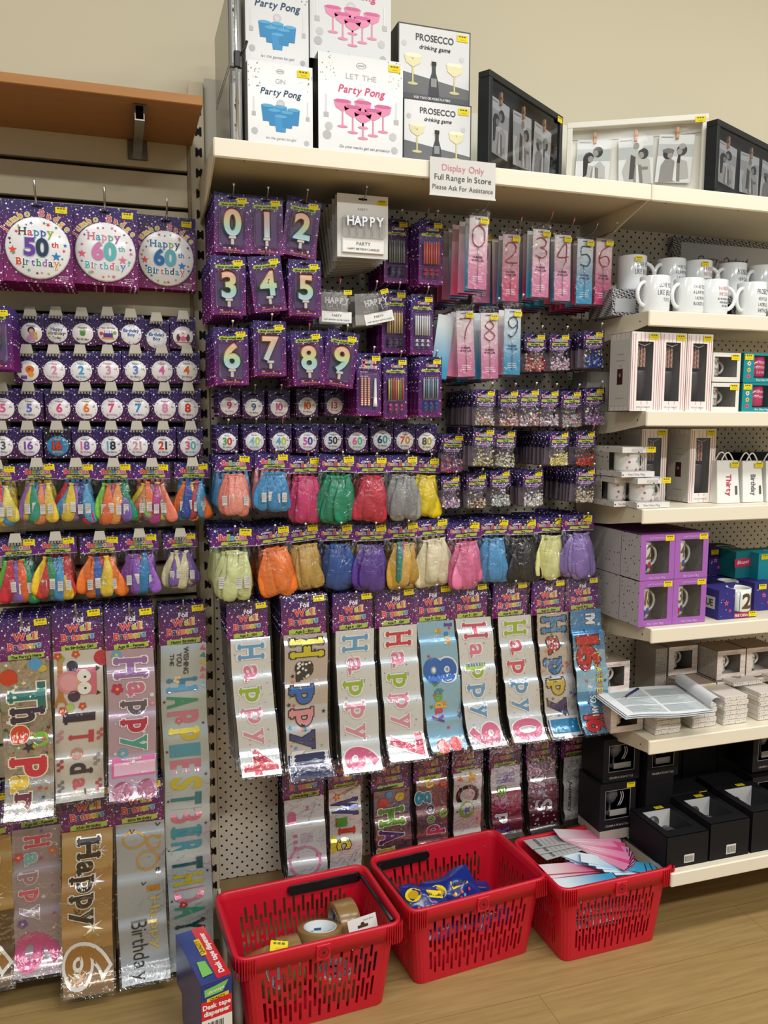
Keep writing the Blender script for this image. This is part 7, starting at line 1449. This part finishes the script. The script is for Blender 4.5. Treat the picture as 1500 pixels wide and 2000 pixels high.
a = atz(1217, 1366, zc+.014); b = atz(1246, 1347, zc+.014); r = empty('ballpoint_pen', (a.x, a.y, zc+.0155)); tag(r, 'dark blue ballpoint pen lying on the open pad', 'pen'); v = b-a; v.z = 0
mb = MB(); mb.tube([v*.22, v*1.0], .0042, '#232a6c', 'plastic', 8); mb.build('barrel', r); mb = MB(); mb.tube([v*0, v*.10, v*.22], [.0032, .0042, .0042], '#c4c4c8', 'metal', 8); mb.build('tip', r)
# ---- lowest shelf: black glass boxes
s6x, s6z, d6 = SH[6]
BK = '#16141a'
def wineglass(r, w, h, X0, X1, Z0, Z1, dep):
    mb = MB(); cx = X0+(X1-X0)*.45; H = Z1-Z0; mb.lathe([(.018, Z0+.002), (.0025, Z0+.006), (.0025, Z0+H*.35), (.012, Z0+H*.45), (.020, Z0+H*.7), (.018, Z0+H*.95)], 18, '#5c5c62', 'gloss', cx=cx, cy=.03); mb.build('glass', r)
    mb = MB(); mb.rect(X0+(X1-X0)*.3, X1, Z0, Z0+H*.22, .012, '#a4a29c'); 
    for s_ in (0, 1): mb.tube([(cx+.012+.006*s_+.010*math.sin(k*.3), .012, Z0+H*.35+H*.5*k/8) for k in range(9)], .0012, '#b8b8bc', 'gloss', 5)
    mb.build('ribbon', r)
def edgeline(mb, w, h, X0, X1, Z0, Z1):
    for e in ((X0-.001, X1+.001, Z0-.0012, Z0), (X0-.001, X1+.001, Z1, Z1+.0012), (X0-.0012, X0, Z0, Z1), (X1, X1+.0012, Z0, Z1)): mb.rect(e[0], e[1], e[2], e[3], -.0010, '#9a9a9e')
    mb.text('CELEBRATE IN STYLE', w*.5, h*.07, .005, '#b8b4b0', y=-.0010, w=w*.7, al='max', style='r')
for (xa, xb, zlo, hgt, d, nm, st) in ((1176, 1247, .154, .114, .19, 'black glass box with a wine glass window under the shelf edge', 0), (1172, 1242, .028, .125, .195, 'black glass box printed celebrate in style above the right basket', 1),
        (1262, 1322, .155, .125, .205, 'black glass box deep in shade behind the front boxes', 0), (1466, 1530, .125, .13, .20, 'black glass box with a gold figure at the right edge', 0)):
    a = at(xa, 1550, d).x; b = at(xb, 1550, d).x
    window_box('glass_box', a, b-.001, s6z+zlo+.001, s6z+zlo+hgt, d, .10, BK, '#0e0d10', nm, 'gift box', win=(.16, .24, .84, .84), sidefin='paper', inner='#28262a', top='#121114', deco=edgeline, body=wineglass, stick=bool(st), glaze=False)
a = at(1172, 1620, .195).x; b = at(1243, 1620, .195).x; mb = MB(); mb.box(a, b, -.195, -.09, s6z+.001, s6z+.0275, '#a8a294', 'paper', bev=.001); tag(mb.build('carton'), 'low pale carton under the black celebrate box', 'box')
for k, (xa, xb, zh, d, nm) in enumerate(((1249, 1330, .24, .10, 'left'), (1332, 1398, .25, .10, 'middle'), (1400, 1462, .25, .10, 'right'))):
    a = at(xa, 1530, d).x; b = at(xb, 1530, d).x; r = empty('glass_box', (a, -d, s6z+.001)); tag(r, 'tall plain black carton with a yellow sticker at the back, %s of three' % nm, 'gift box'); mb = MB(); mb.box(0, b-a-.001, 0, .09, 0, zh, '#121114', 'paper', bev=.001); mb.build('carton', r); inst('price_sticker', sticker_mesh(1), ((b-a)*.8, -.0012, zh*.74), (0, 0, 0), 1.15, r)
for k, (xa, xb, d) in enumerate(((1313, 1382, .20), (1393, 1457, .20), (1468, 1540, .21))):
    a = at(xa, 1560, d).x; b = at(xb, 1560, d).x; zt_ = at(xa, (1552, 1537, 1520)[k], d).z; 
    window_box('glass_box', a, b-.001, s6z+.001, zt_, d, .07, BK, '#0e0d10', 'black windowed box standing behind the %s lying glass box' % ('left', 'middle', 'right')[k], 'gift box', win=(.16, .5, .84, .86), sidefin='paper', inner='#0c0c0e' if k < 2 else '#2c3440', top='#121114', deco=edgeline, stick=True, glaze=False)
a = at(1262, 1550, .205).x; b = at(1322, 1550, .205).x; mb = MB(); mb.box(a, min(b, at(1313, 1560, .20).x)-.002, -.205, -.106, s6z+.001, s6z+.155, '#121114', 'paper', bev=.001); tag(mb.build('carton'), 'plain black carton in the dark supporting the shaded glass box', 'box')
# front row lying on their backs, windows upward
for k, (xa, xb, yt) in enumerate(((1303, 1386, 1637), (1388, 1466, 1611), (1470, 1552, 1588))):
    d = .355; a = at(xa, yt, d); b = at(xb, yt, d); w = b.x-a.x-.002; h = a.z-s6z; dep = .15
    r = empty('glass_box', (a.x, -d, s6z+.001)); tag(r, 'black glass box lying window up at the shelf front, %s of the three' % ('left', 'middle', 'right')[k], 'gift box')
    mb = MB(); t = .0012; fx0, fx1, fy0, fy1 = w*.16, w*.86, dep*.20, dep*.84; f_ = '#131216'
    mb.box(0, w, 0, t, 0, h, f_, 'paper'); mb.box(0, w, dep-t, dep, 0, h, f_, 'paper'); mb.box(0, t, 0, dep, 0, h, f_, 'paper'); mb.box(w-t, w, 0, dep, 0, h, f_, 'paper'); mb.box(0, w, 0, dep, 0, t, '#0c0c0e', 'paper')
    for e in ((0, fx0, 0, dep), (fx1, w, 0, dep), (fx0, fx1, 0, fy0), (fx0, fx1, fy1, dep)): mb.box(e[0], e[1], e[2], e[3], h-t, h, f_, 'paper')
    mb.box(fx0-.001, fx1+.001, fy1-.002, fy1, h*.35, h-t, '#dcdcda', 'paper'); mb.box(fx1*.98, fx1, fy0, fy1, h*.35, h-t, '#2c2a2e', 'paper'); mb.build('carton', r)
    mb = MB(); mb.lathe([(.020, 0), (.021, .02), (.017, .045), (.004, .055), (.003, .085), (.018, .092)], 18, '#4c4c50', 'gloss', axis='y', cx=w*.42, cy=fy0, cz=h*.62); mb.build('glass', r)
    mb = MB(); mb.rect(w*.42, w*.66, h*.10, h*.36, -.0008, '#d4d2cc', 'paper')
    for q in range(9): mb.rect(w*(.44+.023*q), w*(.44+.023*q)+.0012, h*.13, h*.31, -.0011, '#3c3c3c')
    mb.build('barcode_label', r); inst('price_sticker', sticker_mesh(1), (w*.62, dep*.90, h+.001), (R(-90), 0, 0), 1.15, r)
# ---------------------------------------------------------------- shopping baskets
RED = '#c9142c'
def rrect(w, d, r, ns, nd, nc=4):
    """rounded rectangle loop, centred, as points with equal counts; starts front left going right; also marks which segments are straight"""
    P_ = []; st = []
    cs = [(w/2-r, -d/2+r, -90), (w/2-r, d/2-r, 0), (-w/2+r, d/2-r, 90), (-w/2+r, -d/2+r, 180)]
    starts = [(-w/2+r, -d/2), (w/2, -d/2+r), (w/2-r, d/2), (-w/2, d/2-r)]; ends = [(w/2-r, -d/2), (w/2, d/2-r), (-w/2+r, d/2), (-w/2, -d/2+r)]
    for k in range(4):
        n = ns if k % 2 == 0 else nd; a, b = starts[k], ends[k]
        for i in range(n): q_ = (i-(.10 if i % 2 else 0))/n if n > 20 else i/n; P_.append((a[0]+(b[0]-a[0])*q_, a[1]+(b[1]-a[1])*q_)); st.append((k, i))
        cx, cy, a0 = cs[k]
        for i in range(nc): t = R(a0+90*i/nc); P_.append((cx+r*math.cos(t), cy+r*math.sin(t))); st.append(None)
    return P_, st
def basket(corner, yaw, w, d, label, handle, h=.20):
    r = empty('shopping_basket', corner, (0, 0, yaw)); tag(r, label, 'shopping basket')
    ns, nd = 51, 31; pitch_w = 1
    top, st = rrect(w-.020, d-.020, .022, ns, nd); bot, _ = rrect(w*.82, d*.74, .018, ns, nd); M_ = len(top)
    def Pt(i, v): a, b = top[i % M_], bot[i % M_]; t = v/h; return (b[0]+(a[0]-b[0])*t, b[1]+(a[1]-b[1])*t, v)
    mb = MB()
    S0 = {0: [(.016, .060), (.070, .112), (.122, .160)], 1: [(.034, .082), (.092, .140)]}
    for i in range(M_):
        s_ = st[i]; segs = [(0, h-.014)]
        if s_ and s_[1] % 2 == 1 and 3 <= s_[1] <= (ns if s_[0] % 2 == 0 else nd)-4:
            kk = (s_[1]//2) % 2; segs = []; z = 0
            for (a, b) in S0[kk]:
                j = .004*math.sin(s_[1]*1.7+s_[0]); segs.append((z, a+j)); z = b+j
            segs.append((z, h-.014))
        for (a, b) in segs: mb.add([Pt(i, a), Pt(i+1, a), Pt(i+1, b), Pt(i, b)], [(0, 1, 2, 3)], RED, 'plastic')
    mb.add([Pt(i, .0) for i in range(M_)], [list(range(M_))], RED, 'plastic')
    body = mb.build('basket_body', r); so = body.modifiers.new('thickness', 'SOLIDIFY'); so.thickness = .0024; so.offset = 0
    # rim: flared band
    mb = MB(); t1, s1 = rrect(w-.020, d-.020, .022, 8, 6, 6); t2, _ = rrect(w, d, .030, 8, 6, 6); t3, _ = rrect(w+.002, d+.002, .031, 8, 6, 6); n = len(t1)
    rings = [[(p[0], p[1], h-.018) for p in t1], [(p[0]*1.01, p[1]*1.01, h-.003) for p in t1], [(p[0]*1.03, p[1]*1.03, h) for p in t1], [(p[0]*.995, p[1]*.995, h) for p in t2], [(p[0], p[1], h-.004) for p in t3], [(p[0], p[1], h-.034) for p in t2], [(p[0]*.985, p[1]*.985, h-.034) for p in t2], [(p[0]*.985, p[1]*.985, h-.008) for p in t2]]
    vs = [p for rg in rings for p in rg]; mb.add(vs, [(a*n+i, a*n+(i+1) % n, (a+1)*n+(i+1) % n, (a+1)*n+i) for a in range(len(rings)-1) for i in range(n)], RED, 'plastic', True)
    for cx in (-w/2, w/2):           # ribbed corner grips
        for k in range(8):
            X = (-w/2+.002+k*.0052) if cx < 0 else (w/2-.002-k*.0052); Y = -d/2+(.010 if k == 0 else .004 if k == 1 else 0) if True else 0
            mb.box(X-.0011, X+.0011, Y-.004, Y+.002, h-.044, h-.002, '#c01426', 'plastic', bev=.0006)
    mb.build('rim', r)
    mb = MB(); mb.box(-.015, .015, -d/2-.004, -d/2, h-.040, h-.006, RED, 'plastic', bev=.001); mb.ring(0, h-.023, .0105, .002, -d/2-.0046, '#7c0c18', 'plastic'); mb.ring(0, h-.023, .0060, .0016, -d/2-.0046, '#7c0c18', 'plastic'); mb.disc(0, h-.023, .0030, -d/2-.0046, '#1c0a0c', 'plastic'); mb.build('emblem', r)
    # folded black handle
    mb = MB(); hx0, hx1, sgn, fy = handle; z = h-.006; yb = d/2-.016
    n = 10; pts = []; L = hx1-hx0; hh = .011
    loop = [(hx0+hh+hh*math.cos(R(90+180*i/8)), -hh+hh*math.sin(R(90+180*i/8))) for i in range(9)]+[(hx1-hh+hh*math.cos(R(-90+180*i/8)), -hh+hh*math.sin(R(-90+180*i/8))) for i in range(9)]
    vs = [(p[0], yb, z+p[1]-.004) for p in loop]+[(p[0], yb-.006, z+p[1]-.004) for p in loop]; m2 = len(loop)
    mb.add(vs, [list(range(m2)), list(range(2*m2-1, m2-1, -1))]+[(i, (i+1) % m2, m2+(i+1) % m2, m2+i) for i in range(m2)], '#141416', 'plastic'); mb.build('handle_grip', r)
    mb = MB(); X = (w/2-.016)*sgn; mb.tube([(X*.96, yb-.002, z-.012), (X, yb-.02, z-.010), (X, 0, z-.008), (X, -d/2+fy, z-.006)], .0055, '#141416', 'plastic', 6, flat=.7); mb.tube([(hx1-hh if sgn > 0 else hx0+hh, yb-.002, z-.014), (X*.96, yb-.002, z-.012)], .006, '#141416', 'plastic', 6); mb.build('handle_arm', r)
    return r
def bplace(FLpx, FRpx, z, w, d, yawdeg):
    a = atz(*FLpx, z); b = atz(*FRpx, z); m = (a+b)/2; y = R(yawdeg); n = Vector((-math.sin(y), math.cos(y), 0)); c = m+n*d/2; return Vector((c.x, c.y, .0015)), y
HB = .20
c_1, y_1 = bplace((458, 1878), (797, 1802), HB, .360, .25, 3.4); c_1.x -= .003; B1 = basket(c_1, y_1, .360, .25, 'red shopping basket with brown tape rolls, leftmost of the three', (-.015, .165, 1, .03))
c_2, y_2 = bplace((797, 1792), (1077, 1706), HB, .362, .25, 5.5); B2 = basket(c_2, y_2, .362, .25, 'middle red shopping basket holding dark blue bags', (-.165, -.02, -1, .02))
c_3, y_3 = bplace((1060, 1752), (1318, 1692), HB, .345, .245, 1.5); c_3.x = atz(1318, 1692, HB).x-.158; B3 = basket(c_3, y_3, .316, .245, 'rightmost red shopping basket heaped with sparkler packs', (-.06, .14, 1, .05))
def inb(c, yaw, x, y, z): q = Matrix.Rotation(yaw, 4, 'Z') @ Vector((x, y, z)); return Vector((c.x+q.x, c.y+q.y, z))
TB = '#a8844c'
def tape_roll(loc, rot, label, core='#cfd6d8', r0=.037, wd=.048, txt=True):
    r = empty('packing_tape_roll', loc, rot); tag(r, label, 'tape roll')
    mb = MB(); mb.lathe([(r0, 0), (r0+.013, 0), (r0+.0135, .001), (r0+.0135, wd-.001), (r0+.013, wd), (r0, wd)], 36, '#8f7144', 'gloss'); mb.build('tape', r)
    mb = MB(); mb.lathe([(r0, 0), (r0, wd+.0008), (r0-.003, wd+.0008), (r0-.003, 0)], 36, core, 'paper')
    if txt:
        mp = lambda p: ((r0-.0034)*math.cos(p[0]/r0), (r0-.0034)*math.sin(p[0]/r0), p[2])
        for k in range(5):
            for j in range(2): mb.rect(k*.046, k*.046+.018, .010+.018*j, .015+.018*j, 0, '#3c5c78', mp=mp); mb.rect(k*.046+.020, k*.046+.028, .008+.018*j, .011+.018*j, 0, '#6c9cb4', mp=mp)
    mb.build('cardboard_core', r); return r
zf = .006
tape_roll(inb(c_1, y_1, .030, .0, .095), (R(-12), R(4), 0), 'upright brown tape roll with pale printed core, centre of the left basket')
tape_roll(inb(c_1, y_1, .060, -.022, zf+.002), (0, 0, 0), 'brown tape roll lying flat at the bottom of the left basket')
tape_roll(inb(c_1, y_1, -.072, -.028, .105), (0, R(90), y_1), 'brown tape roll standing on edge left of the open roll')
tape_roll(inb(c_1, y_1, -.122, -.030, .085), (0, R(62), R(-25)), 'tilted brown tape roll with a yellow sticker, left end of the basket')
tape_roll(inb(c_1, y_1, .078, .044, .112), (0, R(90), R(8)), 'brown tape roll at the back right of the left basket')
tape_roll(inb(c_1, y_1, -.055, .018, zf+.002), (0, 0, 0), 'brown tape roll lying low in the left rear of the basket')
o = inst('price_sticker', sticker_mesh(1), at(545, 1848, .37), (R(-40), R(10), R(-10)), 1.7); tag(o, 'yellow price sticker on the tilted tape roll', 'sticker')
r = empty('hang_tag_card', inb(c_1, y_1, .118, -.060, .120), (R(-14), R(-6), y_1)); tag(r, 'white hang tag card standing in the left basket', 'card'); mb = MB(); mb.box(-.033, .033, 0, .001, 0, .062, '#ecebea', 'paper'); mb.add([(-.012, -.0006, .040), (.012, -.0006, .040), (.012, -.0006, .046), (.005, -.0006, .046), (.003, -.0006, .051), (-.003, -.0006, .051), (-.005, -.0006, .046), (-.012, -.0006, .046)], [(0, 1, 2, 3, 6, 7), (3, 4, 5, 6)], '#4c3c28', 'ink'); mb.text('Simon Elvin', .014, .053, .0035, '#8c8c90', y=-.0008, w=.026, al='max', style='r', shear=.2)
mb.rect(-.012, -.006, .028, .029, -.0008, '#d85c6c'); mb.rect(.002, .012, .027, .030, -.0008, '#a8a8ac'); mb.build('card', r); mb = MB(); mb.box(-.030, .030, .002, .020, -.05, .02, '#2c2a30', 'gloss', bev=.004); mb.build('pack_body', r)
# snack style bags in the middle basket
def bag(loc, rot, label, w=.12, h=.075, c='#1c2c7c', c2='#e8cc24', t='Safe & Quality', seed=0, dp=.022):
    r = empty('party_bag_pack', loc, rot); tag(r, label, 'bag'); mb = MB(); q = random.Random(seed); ph = q.uniform(0, 6)
    def fn(s_):
        return lambda u, v: ((u-.5)*w, s_*dp*(math.sin(PI*u)**.6)*(math.sin(PI*v)**.6)*(1+.18*math.sin(u*13+ph)*math.sin(v*9+ph)), (v-.5)*h+.004*math.sin(u*9+ph))
    for s_ in (-1, 1): mb.grid(fn(s_), 16, 10, lambda p: C(c), 'gloss')
    mp = lambda p: (p[0], fn(-1)(p[0]/w+.5, p[2]/h+.5)[1]-.001, p[2]); mb.disc(-w*.28, .004, h*.24, 0, c2, mp=mp); mb.disc(-w*.28, .004, h*.15, -.0, '#c8a018', mp=lambda p: (p[0], fn(-1)(p[0]/w+.5, p[2]/h+.5)[1]-.0016, p[2])); mb.rect(-w*.02, w*.30, -h*.08, h*.16, 0, c2, mp=mp); mb.text(t, w*.14, -h*.02, h*.10, '#1c1c3c', y=0, w=w*.28, al='max', mp=lambda p: (p[0], fn(-1)(p[0]/w+.5, p[2]/h+.5)[1]-.0018, p[2]))
    for k in range(8): mb.disc(q.uniform(-.4, .4)*w, q.uniform(-.4, -.2)*h, h*.05, 0, q.choice(['#d85c2c', '#5cb0d0', '#d83c6c', '#e8cc24']), mp=mp, n=8)
    mb.build('printed_bag', r); return r
bag(at(880, 1738, .225), (R(-50), R(-8), y_2+.1), 'dark blue printed bag with yellow discs on top in the middle basket', seed=1, w=.135)
bag(at(832, 1758, .24), (R(-62), R(6), y_2-.2), 'dark blue printed bag tucked in the left of the middle basket', seed=2)
bag(at(925, 1752, .22), (R(-60), R(10), y_2+.1), 'dark blue printed bag lying right of the others in the middle basket', seed=3)
bag(inb(c_2, y_2, -.040, -.010, .070), (R(-80), 0, y_2), 'purple and red party bag under the blue ones in the middle basket', seed=4, c='#4c2c7c', c2='#d84c5c', w=.16)
bag(inb(c_2, y_2, .075, -.020, .075), (R(-80), 0, y_2+.2), 'violet party bag at the bottom right of the middle basket', seed=5, c='#3c2c6c', c2='#c83c6c', w=.12)
# sparkler packs heaped in the right basket
fm = {t: sparkler_card(t).mesh('number_sparkler_pack') for t in ('pink', 'hot', 'blue')}
gm = MB(); gm.box(-PW/2, PW/2, -.0008, .0006, -PH, 0, '#b4b4b2', 'gloss'); 
for k in range(9): gm.rect(-PW*.4, PW*.4, -PH+.02+k*.014, -PH+.021+k*.014, -.0012, '#6c6c74')
gm.text('0123456789', 0, -.035, .010, '#3c3c4c', y=-.0012, w=PW*.8, al='max'); gm = gm.mesh('number_sparkler_pack')
def flat(c, yaw, x, y, z, az, tilt, roll, mesh, label, grp=None, sc=.95):
    # card lying on the heap: its long axis points along az (degrees), face up
    p = inb(c, yaw, x, y, z); M_ = Matrix.Rotation(R(az)+yaw, 4, 'Z') @ Matrix.Rotation(R(-90+tilt), 4, 'X') @ Matrix.Rotation(R(roll), 4, 'Y')
    o = inst('number_sparkler_pack', mesh, p, M_.to_euler(), sc); tag(o, label, 'sparkler', grp); return o
k = 0
for i in range(9): flat(c_3, y_3, -.045+.006*i, .088-.002*i, .214-.003*i, 72-i*5.5, 8-i, -10+2*i, fm['pink' if i % 3 else 'hot'], 'pink sparkler card fanned on top of the heap in the right basket', 'pink sparkler cards on the heap')
for i in range(8): flat(c_3, y_3, -.06+.006*i, .050-.008*i, .192-.003*i, 48+i*4, 6, 6, fm['blue'], 'blue sparkler card fanned below the pink ones in the right basket', 'blue sparkler cards on the heap')
for i in range(5): flat(c_3, y_3, -.03+.010*i, .0-.014*i, .194-.003*i, 66+i*6, 5, 5, fm['blue'], 'blue sparkler card at the right front of the heap in the right basket', 'blue sparkler cards at the right front')
flat(c_3, y_3, -.146, -.080, .192, 84, 2, 0, fm['blue'], 'blue sparkler card lying flat at the front left of the right basket')
for i in range(3): flat(c_3, y_3, -.132+.006*i, .080-.022*i, .203-.004*i, 86+i*4, 2, -5, gm, 'silver number sparkler pack lying face down in the right basket, %s' % ('rearmost', 'in the middle', 'nearest the front')[i], None)
for i in range(3): flat(c_3, y_3, -.138+.004*i, .0-.012*i, .182-.005*i, 86+i*5, 2, 4, fm['hot'], 'deep pink sparkler card under the silver packs in the right basket', 'deep pink sparkler cards under the silver packs')
for i in range(26): flat(c_3, y_3, rnd.uniform(-.115, -.03), rnd.uniform(-.04, .05), .165-.0055*i, rnd.uniform(80, 100), rnd.uniform(-5, 5), rnd.uniform(-8, 8), fm[('pink', 'blue', 'hot')[i % 3]], 'sparkler card buried low in the right basket, seen through the slots', 'sparkler cards buried in the right basket')

# ---------------------------------------------------------------- tape dispenser boxes, bottom left
def dispenser(loc, yaw, label, w=.048, h=.108, dp=.175, tilt=0):
    r = empty('tape_dispenser_box', loc, (R(tilt), 0, yaw)); tag(r, label, 'boxed tape dispenser')
    mb = MB(); mb.box(-w/2, w/2, 0, dp, 0, h, '#23347c', 'gloss', bev=.0006); mb.build('carton', r)
    mb = MB(); y = -.0007   # front end
    mb.rect(-w/2, w/2, 0, h*.30, y, '#e4e2dc', 'gloss'); mb.rect(-w/2, w/2, h*.30, h*.66, y, '#cf2230', 'gloss'); mb.rect(-w/2, w/2, h*.66, h, y, '#24347c', 'gloss')
    mb.poly([(-w*.38, h*.74), (w*.20, h*.76), (w*.40, h*.95), (-w*.10, h*.90), (-w*.40, h*.88)], y-.0003, '#7cc05c'); mb.text('ultratape', -w*.02, h*.80, h*.055, '#e8f0e0', y=y-.0006, w=w*.6, al='max', rot=.12)
    mb.poly([(-w*.32, h*.635), (w*.40, h*.665), (w*.40, h*.735), (-w*.32, h*.70)], y-.0004, '#e8c42c'); mb.text('QUALITY', w*.03, h*.655, h*.045, '#1c1c1c', y=y-.0007, w=w*.62, al='max', rot=.04)
    mb.text('Desk tape', 0, h*.50, h*.085, '#ecebe8', y=y-.0003, w=w*.9, al='max', style='x'); mb.text('dispenser', 0, h*.375, h*.085, '#ecebe8', y=y-.0003, w=w*.9, al='max', style='x')
    for k in range(12): mb.rect(-w*.30+k*w*.045, -w*.30+k*w*.045+w*(.02 if k % 3 else .032), h*.08, h*.24, y-.0003, '#1c1c1c', 'ink')
    # lid
    mp = lambda p: (p[0], p[2], h+.0007-p[1]); mb.rect(w*.05, w/2, .002, dp, 0, '#cf2230', 'gloss', mp=mp)
    mt = lambda p: (-p[2], p[0], h+.0012); mb.text('Desk tape dispenser', dp*.48, -w*.36, w*.17, '#ecebe8', y=0, w=dp*.78, al='fit', mp=mt, style='x'); mb.text('QUALITY', dp*.62, -w*.08, w*.12, '#1c1c1c', y=0, w=dp*.26, al='max', mp=lambda p: (-p[2], p[0], h+.0018)); mb.rect(dp*.46, dp*.78, -w*.13, w*.06, 0, '#e8c42c', 'ink', mp=lambda p: (-p[2], p[0], h+.0013))
    mb.poly([(-w*.35, dp*.10), (w*.0, dp*.12), (-w*.04, dp*.36), (-w*.30, dp*.38)], 0, '#7cc05c', mp=lambda p: (p[0], p[2], h+.0013)); mb.build('printed_panels', r); return r
zz = .085; a = atz(392, 1925, zz+.108); b = atz(452, 1905, zz+.108); w_ = (b-a).length
cen = (a+b)/2; yw = math.atan2(b.y-a.y, b.x-a.x)
dispenser((cen.x, cen.y, zz+.001), yw+.02, 'upper boxed desk tape dispenser in blue and red, beside the left basket', w=w_)
dispenser((cen.x-.002, cen.y-.006, .001), yw-.05, 'lower boxed desk tape dispenser carrying the upper one', w=w_, h=.084)
a = atz(470, 1905, .12); r = empty('bubble_roll', (a.x-.006, a.y+.0, .0)); tag(r, 'crumpled clear plastic roll squeezed between tape boxes and left basket', 'plastic wrap')
mb = MB(); mb.lathe([(.001, .0), (.011, .002), (.012, .05), (.013, .10), (.011, .145), (.004, .152), (.0005, .152)], 14, '#a8a29c', 'gloss'); mb.build('wrap', r)
